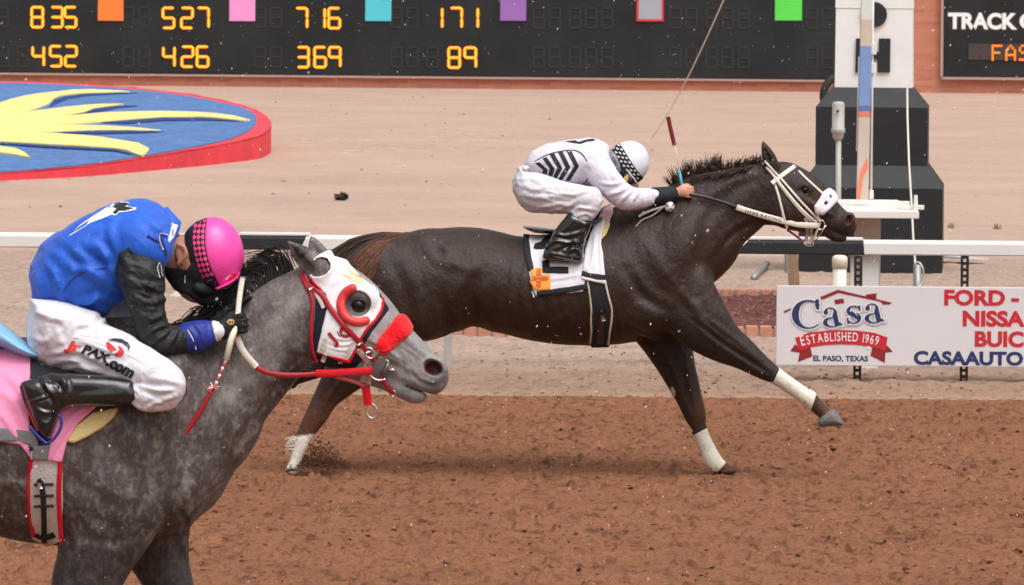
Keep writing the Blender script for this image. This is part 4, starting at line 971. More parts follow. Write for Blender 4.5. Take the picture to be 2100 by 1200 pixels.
def folds(lines, nz=.8, sc=.045, seed=1, stretch=(1, 1, 1), wmin=-400, rid=0., ang=0., gain=1.):
    """cloth folds: soft noise, sharp ridges running along ang, and drawn creases (pts, height px, width px)"""
    L_ = [(np.array(catmull(p, 4)), a * gain, wd) for p, a, wd in lines]; ca, sa = math.cos(math.radians(ang)), math.sin(math.radians(ang))
    def f(u, v, w, n):
        q = np.stack([u * stretch[0], v * stretch[1], w * stretch[2]], 1); d = nz * vnoise(q, sc, 3, seed) + nz * .7 * (.5 - np.abs(vnoise(q, sc * .6, 2, seed + 7))) ; fr = (w > wmin)
        if rid:
            x = u * ca + v * sa; y = -u * sa + v * ca; wob = 10 * vnoise(np.stack([u, v, w], 1), .02, 2, seed + 3)
            r = np.stack([x * .32, (y + wob) * 1.0, w * .55], 1); r1 = (1 - np.abs(vnoise(r, sc * 1.5, 1, seed + 11)) * 2.6); r1 = np.clip(r1, -.2, 1); m_ = np.clip(vnoise(np.stack([u, v, w], 1), .016, 2, seed + 21) * 2 + .55, 0, 1)
            d = d + rid * r1 * m_
        for p, a, wd in L_:
            best = np.full(len(u), 1e9); tt = np.zeros(len(u)); k = len(p) - 1
            for i in range(k):
                e = p[i + 1] - p[i]; t = np.clip(((u - p[i][0]) * e[0] + (v - p[i][1]) * e[1]) / (e @ e + 1e-9), 0, 1); ds = np.hypot(u - p[i][0] - t * e[0], v - p[i][1] - t * e[1]); b_ = ds < best; tt = np.where(b_, (i + t) / k, tt); best = np.minimum(best, ds)
            x = best / wd; d = d + np.where(fr, a * (np.exp(-x * x) - .45 * np.exp(-(x - 1.7) ** 2)) * np.sin(np.pi * np.clip(tt, .04, .96)) ** .5, 0)
        return d
    return f

# ================================================================== THE DARK HORSE
D = Fig(24.8)
dark = thing("horse", "dark brown racehorse at full gallop wearing white bridle and white leg wraps", "horse", P(1200, 965, 25.0))
m = Model(D)
m.chain([(770, 596, 0, 92, 98), (850, 589, 0, 113, 114), (910, 575, 0, 107, 114), (970, 568, 0, 101, 112), (1040, 583, 0, 101, 116), (1110, 594, 0, 107, 122), (1180, 592, 0, 116, 122), (1250, 580, 0, 127, 114), (1318, 572, 0, 124, 98)], k=4)
m.ell(1262, 468, 0, 70, 42, 32, 8, k=40)                                   # withers
m.chain([(1335, 545, 0, 118, 88), (1372, 512, 0, 110, 76), (1416, 480, 0, 106, 60), (1450, 448, 0, 92, 48), (1492, 424, 0, 78, 40), (1535, 404, 0, 66, 34), (1572, 396, 0, 63, 32)], k=34)
# shoulder, breast, thigh muscles
m.ell(1378, 540, 52, 46, 105, 50, 24, k=30); m.ell(1378, 540, -52, 46, 105, 50, 24, k=30)
m.ell(1425, 592, 34, 30, 52, 36, 0, k=20); m.ell(1425, 592, -34, 30, 52, 36, 0, k=20)
m.ell(1330, 640, 66, 62, 40, 40, -12, k=24); m.ell(1330, 640, -66, 62, 40, 40, -12, k=24)
for sgn in (1, -1):
    m.ell(790, 590, 58 * sgn, 82, 100, 52, -10, k=30); m.ell(862, 640, 66 * sgn, 48, 60, 42, 20, k=26)
    m.ell(880, 505, 42 * sgn, 42, 30, 40, 0, k=24)
# head
m.chain([(1606, 398, 0, 66, 34), (1637, 412, 0, 62, 33), (1662, 425, 0, 52, 28), (1686, 439, 0, 41, 22), (1708, 450, 0, 32, 19), (1728, 459, 0, 25, 21), (1735, 463, 0, 22, 19)], k=10)
m.chain([(1655, 455, 0, 22, 18), (1690, 470, 0, 14, 13), (1710, 482, 0, 12, 13), (1722, 487, 0, 10, 11), (1729, 489, 0, 7, 8)], k=4)
m.chain([(1708, 473, 0, .8, 40), (1724, 480, 0, .9, 40), (1736, 484, 0, 1.2, 40), (1750, 489, 0, 3.0, 40)], k=2, cut=True)
for sgn in (1, -1):
    m.ell(1618, 432, 22 * sgn, 40, 38, 16, 10, k=12)                      # cheek
    m.ell(1652, 384, 26 * sgn, 15, 11, 9, 25, k=10)                       # brow
    m.chain([(1640, 404, 31 * sgn, 5), (1672, 424, 26 * sgn, 4), (1700, 440, 20 * sgn, 3)], k=10)
    m.ell(1741, 451, 14 * sgn, 13, 16, 10, 15, k=7)                       # nostril rim
    m.ell(1741, 451, 22 * sgn, 6.5, 10, 11, 20, k=3, cut=True)
    m.chain([(1694, 469, 18 * sgn, 2.6), (1714, 475, 17 * sgn, 3), (1738, 481, 12 * sgn, 4), (1750, 486, 8 * sgn, 5)], k=2.5, cut=True)
    m.ell(1651, 390, 35 * sgn, 8, 6.0, 7, 22, k=3, cut=True)
    m.chain([(1583, 342, 20 * sgn, 15, 11), (1578, 326, 22 * sgn, 14, 10), (1571, 308, 22 * sgn, 9.5, 7), (1564.5, 291, 21 * sgn, 2.2, 2)], k=9)
    m.chain([(1577, 329, 32 * sgn, 5, 8), (1569, 306, 30 * sgn, 2, 5)], k=3, cut=True)
# near foreleg, reaching forward
m.chain([(1400, 610, 62, 70, 36), (1440, 662, 62, 58, 38), (1478, 697, 58, 44, 32), (1520, 724, 54, 33, 26), (1555, 748, 52, 24.5, 21), (1578, 763, 50, 20, 19), (1596, 774, 50, 15, 15), (1640, 805, 48, 13.5, 13), (1660, 818, 48, 15.5, 15), (1674, 832, 48, 14.5, 14), (1690, 848, 48, 13.5, 14), (1700, 858, 48, 13, 14)], k=16)
# far foreleg, planted
m.chain([(1352, 660, -58, 62, 40), (1374, 715, -58, 47, 36), (1392, 762, -56, 36, 30), (1411, 810, -54, 28, 25), (1424, 848, -54, 23, 22), (1434, 880, -53, 14, 14), (1448, 914, -53, 13.5, 13), (1462, 944, -53, 16, 15), (1477, 957, -53, 12.5, 13), (1494, 966, -53, 13, 14)], k=14)
# near hind leg, pushing off
m.chain([(770, 640, 62, 84, 48), (745, 712, 64, 66, 40), (706, 768, 60, 42, 30), (672, 812, 56, 27, 21), (650, 850, 55, 23, 18), (632, 880, 54, 18, 15), (619, 905, 54, 15, 14), (611, 928, 53, 13, 13), (606, 945, 53, 11, 12), (600, 962, 53, 12, 13)], k=16)
# far hind leg, folded back
m.chain([(790, 640, -60, 80, 46), (742, 690, -62, 58, 36), (690, 724, -60, 38, 26), (650, 752, -58, 24, 19), (606, 775, -56, 15, 14), (572, 795, -56, 14, 13), (545, 815, -56, 13, 13)], k=14)
def dark_tint(u, v, w):
    base = np.array(srgb(51, 36, 30)); br = np.array(srgb(88, 56, 42)); wh = np.array(srgb(232, 226, 212)); dk = np.array(srgb(36, 30, 28)); pk = np.array(srgb(150, 62, 66))
    def s(x): return np.clip(x, 0, 1)[:, None]
    c = np.tile(base, (len(u), 1))
    br_ = s((v - 790) / 60) * s((760 - u) / 60); c = c * (1 - br_) + br * br_                               # hind cannon
    f2 = s((v - 800) / 30) * s((u - 1400) / 40) * .9; c = c * (1 - f2) + br * .9 * f2
    fl = s(1 - np.hypot((u - 1000) / 110, (v - 668) / 34)) * .5; c = c * (1 - fl) + br * .7 * fl          # flank
    fc = s(1 - np.hypot((u - 1668) / 34, (v - 415) / 40)) * .55; c = c * (1 - fc) + br * .8 * fc          # face
    mz = s((u - 1690) / 40) * s((u - 1690 + 2 * (470 - v)) / 30) * .5; c = c * (1 - mz) + np.array(srgb(58, 48, 45)) * mz
    lg = s((v - 620) / 60) * s((u - 1330) / 30) * s((780 - v) / 40) * .5; c = c * (1 - lg) + dk * lg
    sk = s((v - 893 + .12 * (u - 606)) / 5) * s((680 - u) / 20); c = c * (1 - sk) + wh * sk                 # white sock
    no = s(1.25 - np.hypot((u - 1742) / 8, (v - 452) / 11)) * s((np.abs(w) < 24) * 1.); no = no * (np.abs(w) > 6)[:, None]; c = c * (1 - no) + pk * .35 * no
    return c
solid("body", m, 2.6, M['coat_dark'], dark, tint=dark_tint, smooth=1, disp=folds([
    ([(1446, 480), (1425, 540), (1432, 605)], -4, 11), ([(1300, 470), (1350, 540), (1392, 600)], 3.5, 16), ([(1285, 555), (1320, 610), (1375, 640)], -4.5, 11), ([(1296, 668), (1335, 688), (1368, 700)], 5, 6), ([(1305, 690), (1345, 706)], -4, 5),
    ([(1420, 655), (1480, 702), (1540, 742), (1575, 764)], -3.5, 5), ([(1450, 652), (1500, 690), (1560, 738)], 2.5, 6), ([(1366, 716), (1385, 770), (1408, 840)], 3.5, 5), ([(1395, 716), (1404, 780), (1420, 845)], -4, 5),
    ([(992, 550), (966, 610), (988, 668)], -5, 12), ([(950, 560), (926, 620), (944, 676)], 5, 12), ([(872, 515), (930, 540), (990, 552)], 3, 13), ([(796, 520), (832, 600), (842, 684)], -4, 14), ([(905, 500), (925, 516)], 5, 11),
    ([(1586, 448), (1536, 462), (1484, 500), (1452, 566)], -3.5, 8), ([(1545, 368), (1475, 420), (1424, 486)], -2.5, 12), ([(1560, 352), (1500, 372), (1440, 405)], 2.5, 10), ([(752, 716), (702, 776), (656, 845)], 3, 6), ([(1262, 640), (1268, 694)], -2.5, 5),
    ([(1400, 600), (1430, 640), (1446, 690)], 3, 9), ([(1180, 640), (1100, 672), (1010, 664)], 2.2, 9), ([(1602, 405), (1616, 440), (1606, 462)], 2.0, 6), ([(1660, 412), (1690, 432), (1716, 446)], 1.3, 3), ([(1500, 470), (1470, 520), (1455, 580)], 1.6, 4)] +
    [([(1030 + 27 * i, 530), (1018 + 27 * i, 600), (1032 + 27 * i, 655)], 1.3, 7) for i in range(6)], 1.0, .02, 3))
dark_m = m
dbody = bpy.data.objects["body"]
b = MB()
for sgn in (1, -1):
    bm = bmesh.new(); bmesh.ops.create_uvsphere(bm, u_segments=16, v_segments=10, radius=7.2 * D.s); q = D.W(1651, 390, 28 * sgn)
    o = MB().add([v.co + Vector(q) for v in bm.verts], [[v.index for v in f.verts] for f in bm.faces]).build("eye", M['eye'], dark, smooth=True); bm.free()
# hooves
def hoof(fig, poly, w0, parent):
    mm_ = Model(fig); mm_.pillow(poly, w0, 13, 20, k=2); return solid("hoof", mm_, 1.6, M['hoof'], parent)
hoof(D, [(1684, 851), (1696, 843), (1710, 838), (1719, 850), (1729.5, 866), (1729, 873), (1680, 876.5), (1676, 866)], 48, dark)
ho_ = hoof(D, [(1476, 966), (1488, 955), (1504, 955), (1516, 960), (1527, 969), (1524, 975), (1480, 977)], -53, dark); ho_.data.materials[0] = mat('muddy_hoof', srgb(92, 66, 54), .8, .2, var=.3, vscale=40)
hoof(D, [(598, 953), (610, 958), (612, 966), (600, 970), (585, 968), (583, 963)], 53, dark)
hoof(D, [(552, 806), (560, 816), (540, 838), (528, 836), (530, 820)], -56, dark)
# leg wraps
def wrap(poly, tape, w0, w1):
    o = garment("leg_wrap", dark_m, poly, 2.4, 1.5, M['bandage'], dark, wmin=w0, wmax=w1, disp=lambda u, v, w, n: .5 * vnoise(np.stack([u, v, w], 1), .12, 2, 9))
    garment("wrap_tape", dark_m, tape, 3.4, 1.4, M['black_tape'], o, wmin=w0, wmax=w1)
wrap([(1597, 754), (1676, 806), (1663, 842), (1579, 786)], [(1592, 753), (1599, 757), (1586, 785), (1577, 781)], 20, 80)
wrap([(1416, 891), (1450, 874), (1494, 944), (1470, 972), (1448, 958)], [(1414, 888), (1449, 870), (1451, 878), (1416, 896)], -90, -20)
wrap([(620, 762), (600, 800), (556, 816), (540, 800), (600, 756)], [(617, 757), (625, 764), (604, 800), (596, 796)], -90, -20)
# mane: short wind-swept locks along the crest
crest = [(1386, 386, 0), (1425, 358, 0), (1475, 348, 0), (1520, 340, 0), (1562, 333, 0)]
hs_ = []
def dlock(p0, e, n, sp, th, cu):
    for i in range(n):
        o = rng.normal(size=3) * sp; f = rng.uniform(.6, 1.05); q = np.array(p0) + rng.normal(size=3) * (3, 1.5, 3); d_ = (np.array(e) - p0) * f + o
        hs_.append(([tuple(q), tuple(q + d_ * .45 + (cu, -abs(cu) * .3, 0)), tuple(q + d_)], th))
for k in range(46):
    t = (k + rng.random()) / 46; p = along(crest, t); L_ = rng.uniform(24, 44) * (1.0 if t < .6 else .55); a = math.radians(lerp(125, 70, min(1, t * 1.15)) + rng.normal() * 15); w = rng.uniform(-8, 8)
    dlock((p[0], p[1] + 8, w), (p[0] + math.cos(a) * L_ - 3, p[1] - math.sin(a) * L_ * .85, w + rng.normal() * 8), 20, 4.2, .85, rng.uniform(-7, 3))
for k in range(26):
    t = rng.random() * .9; p = along(crest, t); L_ = rng.uniform(12, 34); dlock((p[0], p[1] + 6, 12), (p[0] - 12 - L_ * .5, p[1] + 8 + L_ * .5, 34), 8, 3, 1.15, -3)
hairs("mane", hs_, M['hair_dark'], dark, D)
# tail
hs_ = []
tp = [(836, 484, 0), (790, 486, 0), (735, 502, 0), (688, 545, 0), (655, 620, 0), (628, 690, 0)]
for i in range(520):
    a = rng.uniform(0, 2 * math.pi); r = math.sqrt(rng.random()); t1 = rng.uniform(.72, 1); pts = []
    for k, t in enumerate(np.linspace(0, t1, 7)):
        p = along(tp, t); wd = (6 + 44 * min(1, t * 1.6) - 14 * max(0, t - .6)) * r; pts.append((p[0] + math.cos(a) * wd * .5 + rng.normal() * 2, p[1] + math.cos(a) * wd * .55 + 12 * t + rng.normal() * 1.5, math.sin(a) * wd * .8))
    hs_.append((pts, 2.0))
hairs("tail", hs_, M['hair_dark'], dark, D)
hs_ = []
tp = [(836, 482, 8), (810, 488, 52), (776, 508, 88), (744, 546, 116), (716, 602, 126), (692, 660, 126)]
for i in range(420):
    a = rng.uniform(0, 2 * math.pi); r = math.sqrt(rng.random()); t1 = rng.uniform(.7, 1); pts = []
    for k, t in enumerate(np.linspace(0, t1, 6)):
        p = along(tp, t); wd = (4 + 24 * min(1, t * 1.8)) * r; pts.append((p[0] + math.cos(a) * wd * .8 + rng.normal() * 1.5, p[1] + math.cos(a) * wd * .8 + rng.normal() * 1.5, p[2] + math.sin(a) * 6))
    hs_.append((pts, 1.5))
hairs("tail", hs_, M['hair_brown'], dark, D)
# feather of white hair at the hind fetlock
hs_ = []
for i in range(120):
    p = (rng.uniform(604, 618), rng.uniform(898, 925), 53 + rng.uniform(-12, 12)); L_ = rng.uniform(8, 24)
    hs_.append(([p, (p[0] - L_ * .5, p[1] + rng.normal() * 2, p[2]), (p[0] - L_, p[1] + rng.uniform(-4, 12), p[2] + rng.normal() * 3)], 1.3))
hairs("fetlock_hair", hs_, M['bandage'], dark, D)
print_on("chestnut", [[(1376, 794), (1380, 793), (1385, 800), (1386, 810), (1382, 815), (1377, 806)]], [dbody], mat("chestnut", srgb(190, 180, 160), .8), dark, off=.003)

# ================================================================== THE GREY HORSE
G = Fig(15.6)
grey = thing("horse", "dappled grey racehorse nearest the camera with white hood and red noseband", "horse", P(150, 1556, 15.6))
m = Model(G)
m.chain([(-620, 880, 0, 140, 150), (-520, 870, 0, 178, 180), (-380, 870, 0, 178, 182), (-230, 876, 0, 172, 184), (-100, 886, 0, 188, 192), (0, 893, 0, 200, 192), (100, 903, 0, 212, 188), (195, 900, 0, 214, 172), (270, 900, 0, 190, 150)], k=4)
m.chain([(250, 840, 0, 190, 140), (310, 858, 0, 176, 130), (386, 850, 0, 148, 110), (434, 810, 0, 119, 88), (504, 745, 0, 101, 68), (560, 686, 0, 95, 58), (606, 655, 0, 94, 54)], k=40)
m.ell(325, 962, 0, 132, 132, 120, 0, k=40)
for sgn in (1, -1):
    m.ell(300, 860, 84 * sgn, 66, 170, 74, 28, k=40)      # shoulder
    m.ell(372, 985, 56 * sgn, 62, 92, 66, 10, k=30)       # breast
    m.ell(225, 1010, 108 * sgn, 92, 72, 66, -20, k=36)    # upper arm
    m.ell(-480, 900, 90 * sgn, 130, 160, 88, 0, k=40)
# forearms
m.chain([(225, 1040, 92, 110, 70), (200, 1130, 92, 80, 60), (174, 1200, 90, 68, 54), (158, 1270, 88, 50, 44), (150, 1335, 86, 40, 38), (146, 1400, 86, 24, 24), (142, 1470, 86, 22, 22), (138, 1510, 86, 26, 25), (146, 1535, 86, 22, 24), (158, 1552, 86, 26, 28)], k=26)
m.chain([(300, 1060, -92, 92, 66), (325, 1140, -92, 62, 54), (347, 1200, -90, 50, 46), (378, 1290, -88, 40, 38), (392, 1345, -88, 38, 36), (372, 1410, -88, 24, 24), (344, 1470, -88, 22, 22), (330, 1500, -88, 26, 25), (322, 1526, -88, 22, 24)], k=24)
m.chain([(-500, 980, 95, 140, 80), (-470, 1090, 95, 95, 60), (-520, 1200, 92, 55, 44), (-560, 1290, 90, 40, 32), (-530, 1400, 90, 27, 25), (-505, 1490, 90, 28, 26), (-480, 1545, 90, 28, 30)], k=24)
m.chain([(-520, 980, -95, 140, 80), (-560, 1090, -95, 95, 60), (-640, 1190, -92, 55, 44), (-700, 1270, -90, 40, 32), (-690, 1380, -90, 27, 25), (-680, 1470, -90, 28, 26)], k=24)
# head
m.chain([(668, 628, 0, 98, 52), (700, 650, 0, 96, 53), (737, 676, 0, 86, 50), (781, 711, 0, 70, 40), (818, 733, 0, 59, 33), (850, 752, 0, 48, 32), (876, 768, 0, 41, 35), (884, 773, 0, 37, 32)], k=16)
m.chain([(740, 742, 0, 40, 34), (790, 772, 0, 28, 24), (825, 796, 0, 20, 20), (848, 809, 0, 17.5, 20), (860, 810, 0, 16, 18)], k=4)
for sgn in (1, -1):
    m.ell(690, 690, 36 * sgn, 62, 62, 24, 10, k=18)                        # cheek
    m.ell(741, 606, 42 * sgn, 26, 18, 15, 28, k=16)                        # brow
    m.ell(738, 652, 42 * sgn, 24, 10, 8, 25, k=12)
    m.chain([(722, 660, 52 * sgn, 8), (772, 702, 42 * sgn, 6.5), (812, 735, 32 * sgn, 5)], k=14)   # cheek bone
    m.chain([(790, 660, 26 * sgn, 9), (840, 700, 22 * sgn, 7), (880, 735, 20 * sgn, 5)], k=14)
    m.ell(893, 758, 23 * sgn, 26, 27, 17, 25, k=10); m.chain([(872, 744, 34 * sgn, 4), (884, 737, 35 * sgn, 5), (902, 742, 32 * sgn, 6), (910, 756, 28 * sgn, 6)], k=6)                        # nostril rim
    m.ell(888, 755, 38 * sgn, 21, 15.5, 26, 34, k=4, cut=True)
    m.chain([(812, 780, 31 * sgn, 4), (840, 789, 33 * sgn, 4.5), (866, 799, 32 * sgn, 5), (890, 811, 28 * sgn, 5), (905, 816, 20 * sgn, 5)], k=4, cut=True)
    m.chain([(800, 745, 34 * sgn, 4.5), (830, 765, 32 * sgn, 4), (846, 776, 32 * sgn, 3)], k=9, cut=True)
    m.ell(735, 627, 62 * sgn, 16, 11, 14, 12, k=6, cut=True)
m.chain([(830, 790, 0, 1.2, 60), (858, 800, 0, 1.6, 60), (880, 809, 0, 2, 60), (908, 824, 0, 5, 60)], k=3, cut=True)
# ears
m.chain([(657, 556, 34, 24, 18), (640, 540, 39, 25, 17), (618, 522, 41, 19, 13), (601, 506, 41, 9, 7), (590, 495, 40, 2.5, 2.5)], k=10)
m.chain([(668, 552, -34, 22, 16), (655, 528, -38, 22, 15), (646, 506, -38, 14, 10), (638, 485, -38, 2.5, 2.5)], k=10)
m.chain([(630, 552, 50, 13, 12), (612, 530, 54, 10, 12), (597, 506, 50, 4, 8)], k=5, cut=True)
m.chain([(652, 532, -20, 12, 8), (644, 508, -26, 7, 6)], k=5, cut=True)
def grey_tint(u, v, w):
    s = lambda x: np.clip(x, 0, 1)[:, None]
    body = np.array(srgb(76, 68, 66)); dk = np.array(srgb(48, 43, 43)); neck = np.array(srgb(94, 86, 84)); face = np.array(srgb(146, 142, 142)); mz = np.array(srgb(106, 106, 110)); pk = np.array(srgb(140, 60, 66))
    c = np.tile(body, (len(u), 1)); al = np.full(len(u), .62)
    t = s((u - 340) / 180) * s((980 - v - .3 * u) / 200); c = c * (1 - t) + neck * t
    st = s(1 - np.abs((u - 560) + .62 * (v - 690)) / 55) * s((v - 560) / 60) * s((860 - v) / 60) * .8 * (.6 + .8 * vnoise(np.stack([u, v, w], 1), .03, 2, 3))[:, None]; st = np.clip(st, 0, 1); c = c * (1 - st) + np.array(srgb(150, 143, 138)) * st
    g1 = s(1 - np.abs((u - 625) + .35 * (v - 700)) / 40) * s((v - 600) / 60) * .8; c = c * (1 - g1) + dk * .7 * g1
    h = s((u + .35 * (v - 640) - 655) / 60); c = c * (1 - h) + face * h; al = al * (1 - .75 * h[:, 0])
    bl = s(1 - np.hypot((u - 838) / 30, (v - 800) / 26)) * .7; c = c * (1 - bl) + np.array(srgb(56, 55, 58)) * bl
    jw = s(1 - np.hypot((u - 775) / 60, (v - 770) / 40)) * .75; c = c * (1 - jw) + np.array(srgb(72, 68, 68)) * jw
    m_ = s((u - 845) / 40) * s((v - 735) / 40) * .75; c = c * (1 - m_) + mz * m_
    ey = s(1.5 - np.hypot((u - 733) / 34, (v - 625) / 28)) * .9; c = c * (1 - ey) + np.array(srgb(62, 58, 58)) * ey
    ear = s((u < 640) * (v < 566) * (w > 30) * (u + v * .9 < 1098) * 1.); c = c * (1 - ear) + np.array(srgb(60, 54, 54)) * ear
    rr = 1 - np.hypot((u - 888) / 20, (v - 755) / 15.5); no = s(rr * 6) * (np.abs(w) > 8)[:, None]; dp = s((34 - np.abs(w)) / 16); c = c * (1 - no) + (pk * .5 * (1 - dp) + np.array(srgb(70, 28, 34)) * dp) * no
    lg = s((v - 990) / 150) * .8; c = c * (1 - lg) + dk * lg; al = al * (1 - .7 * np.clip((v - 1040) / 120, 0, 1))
    pk2 = s(1 - np.hypot((u - 905) / 14, (v - 792) / 14)) * .35; c = c * (1 - pk2) + np.array(srgb(190, 176, 172)) * pk2
    return np.concatenate([c, al[:, None]], 1)
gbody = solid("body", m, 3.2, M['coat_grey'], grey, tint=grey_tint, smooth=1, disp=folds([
    ([(225, 830), (285, 925), (340, 1015)], 5, 24), ([(396, 755), (376, 850), (345, 935)], -6, 18), ([(618, 735), (566, 800), (508, 880), (455, 965)], -6, 12), ([(448, 960), (424, 1040), (388, 1104)], -5, 11), ([(366, 1040), (380, 1072), (374, 1104)], -4, 6), ([(125, 945), (185, 1015), (270, 1045)], -2.5, 16),
    ([(150, 1096), (230, 1112), (300, 1094)], -2, 10), ([(128, 1050), (138, 1120)], -5, 9), ([(590, 610), (520, 680), (440, 760)], -4, 18), ([(560, 600), (480, 660)], 3, 16), ([(330, 880), (360, 960), (380, 1040)], 4, 16), ([(410, 930), (395, 990), (360, 1050)], 4, 12),
    ([(745, 690), (790, 716), (832, 742)], 2, 3.5), ([(800, 694), (845, 722), (868, 742)], 1.6, 3), ([(812, 716), (826, 742), (822, 768)], -2.2, 5), ([(844, 764), (862, 784), (888, 792)], -2.5, 4), ([(690, 700), (716, 726), (744, 738)], 2, 5), ([(868, 776), (884, 784), (900, 782)], 2, 4),
    ([(0, 990), (50, 1000), (60, 1060)], 3, 12), ([(170, 1120), (160, 1200)], 4, 12)], 1.5, .016, 4))
grey_m = m
for sgn in (1, -1):
    bm = bmesh.new(); bmesh.ops.create_uvsphere(bm, u_segments=20, v_segments=12, radius=16 * G.s); q = G.W(735, 627, 44 * sgn)
    MB().add([v.co + Vector(q) for v in bm.verts], [[v.index for v in f.verts] for f in bm.faces]).build("eye", M['eye'], grey, smooth=True); bm.free()
for poly, w0 in (([(140, 1530), (172, 1524), (190, 1552), (188, 1558), (132, 1558), (132, 1545)], 86), ([(310, 1512), (336, 1520), (330, 1552), (300, 1556), (296, 1530)], -88), ([(-500, 1530), (-468, 1524), (-450, 1552), (-452, 1558), (-506, 1558)], 90), ([(-696, 1462), (-666, 1462), (-650, 1490), (-660, 1500), (-704, 1496)], -90)):
    mm_ = Model(G); mm_.pillow(poly, w0, 18, 32, k=2); solid("hoof", mm_, 3, M['hoof'], grey)
# eyelids
strap("eyelid", [(718, 624), (728, 614), (742, 613), (754, 622)], 5, mat("eyelid", srgb(52, 48, 48), .5), grey, [gbody], G, 3, 0)
# mane, blown back from the crest in separate locks
crest = [(370, 706, 0), (430, 672, 0), (480, 634, 0), (520, 600, 0), (560, 574, 0), (598, 556, 0)]
hs_ = []
def lock(p0, pts, n, spread, th):
    """n strands that start together and fan out along a shared curve"""
    for i in range(n):
        o = rng.normal(size=3) * spread; o0 = rng.normal(size=3) * (4, 3, 4); ln = rng.uniform(.7, 1.0); q = [(p0[0] + o0[0], p0[1] + o0[1], p0[2] + o0[2])]
        for k, c in enumerate(pts):
            f = (k + 1) / len(pts); q.append((p0[0] + (c[0] - p0[0]) * ln + o[0] * f, p0[1] + (c[1] - p0[1]) * ln + o[1] * f, c[2] + o[2] * f))
        hs_.append((q, th))
for k in range(17):      # tall locks behind the ears, arching up and falling back
    t = .70 + .30 * k / 16; p = along(crest, t); up = rng.uniform(26, 58) * (1 - .35 * abs(t - .88) / .18); bk = rng.uniform(38, 96)
    lock((p[0], p[1] + 8, -14), [(p[0] - bk * .10, p[1] - up * .75, -18), (p[0] - bk * .38, p[1] - up * 1.05, -20), (p[0] - bk * .72, p[1] - up * .72, -22), (p[0] - bk, p[1] - up * .25 + rng.uniform(-6, 22), -24)], 15, 5.5, 1.35)
for k in range(34):      # lower locks streaming back towards the rider
    t = rng.uniform(.08, .72); p = along(crest, t); bk = rng.uniform(36, 88); up = rng.uniform(2, 34)
    lock((p[0] + 4, p[1] + 12, rng.uniform(-24, 4)), [(p[0] - bk * .25, p[1] - up, -12), (p[0] - bk * .6, p[1] - up * .9 + rng.uniform(-4, 8), -10), (p[0] - bk, p[1] - up * .2 + rng.uniform(0, 26), -8 + rng.uniform(-10, 14))], 15, 6, 1.6)
for k in range(26):      # locks lying over the near side, below the rider's face
    t = rng.uniform(.05, .66); p = along(crest, t); L_ = rng.uniform(24, 64)
    lock((p[0] + 6, p[1] + 6, 10), [(p[0] - 4, p[1] + 2, 38), (p[0] - 14 - L_ * .2, p[1] + L_ * .25, 62), (p[0] - 20 - L_ * .35, p[1] + L_ * .5, 70)], 14, 4.5, 1.7)
for k in range(9):       # fine loose hairs
    p = (rng.uniform(566, 604), rng.uniform(548, 562), -12); e = rng.uniform(72, 108)
    lock(p, [(p[0] - e * .2, p[1] - 46, -14), (p[0] - e * .55, p[1] - rng.uniform(34, 58), -16), (p[0] - e, p[1] - rng.uniform(10, 50), -16)], 3, 6, .9)
hairs("mane", hs_, M['hair_black'], grey, G)
# tail, beyond the frame
hs_ = []
tp = [(-640, 770, 0), (-720, 740, 0), (-840, 780, 0), (-960, 900, 0)]
for i in range(160):
    a = rng.uniform(0, 6.28); r = math.sqrt(rng.random()); hs_.append(([tuple(np.array(along(tp, t)) + (math.cos(a) * (10 + 60 * t) * r, math.sin(a) * (10 + 50 * t) * r, rng.normal() * 6)) for t in np.linspace(0, 1, 5)], 4))
hairs("tail", hs_, M['hair_black'], grey, G)
# ================================================================== RIDERS
M['skin'] = mat("skin", srgb(186, 132, 108), .5, .4, sss=.15, var=.08, vscale=40, bump=.15, bscale=120)
M['skin2'] = mat("skin_pale", srgb(208, 152, 128), .5, .4, sss=.15, var=.08, vscale=60)
M['blue_silk'] = mat("blue_silk", srgb(34, 94, 204), .55, .35, bump=.2, bscale=120, bdist=.004, var=.06, vscale=9, sheen=.1, wrinkle=.55, wscale=6, wdist=.03)
M['navy_silk'] = mat("dark_blue_silk", srgb(36, 52, 140), .5, .4, bump=.25, bscale=20)
M['black_silk'] = mat("black_silk", srgb(38, 40, 41), .55, .35, bump=.2, bscale=120, bdist=.004, wrinkle=.6, wscale=9, wdist=.03, var=.12, vscale=16)
M['white_silk'] = mat("white_silk", srgb(218, 214, 228), .7, .3, bump=.2, bscale=120, bdist=.004, sheen=.1, wrinkle=.5, wscale=9, wdist=.02)
M['breeches'] = mat("white_breeches", srgb(214, 212, 220), .65, .35, bump=.2, bscale=120, bdist=.004, sheen=.1, wrinkle=.55, wscale=8, wdist=.025)
M['patent'] = mat("patent_leather", srgb(26, 27, 29), .16, .55, coat=.5, bump=.12, bscale=25, bdist=.01)
M['glove'] = mat("black_glove", srgb(28, 29, 31), .7, .3, bump=.3, bscale=90)
M['pink_shell'] = mat("pink_shell", srgb(244, 76, 168), .36, .5, coat=.2)
M['white_shell'] = mat("white_shell", srgb(226, 225, 236), .35, .5, coat=.2)
M['print_red'] = mat("print_red_cloth", srgb(214, 48, 48), .6); M['print_black'] = mat("print_black_cloth", srgb(34, 34, 38), .6); M['print_white'] = mat("print_white_cloth", srgb(228, 226, 232), .65)
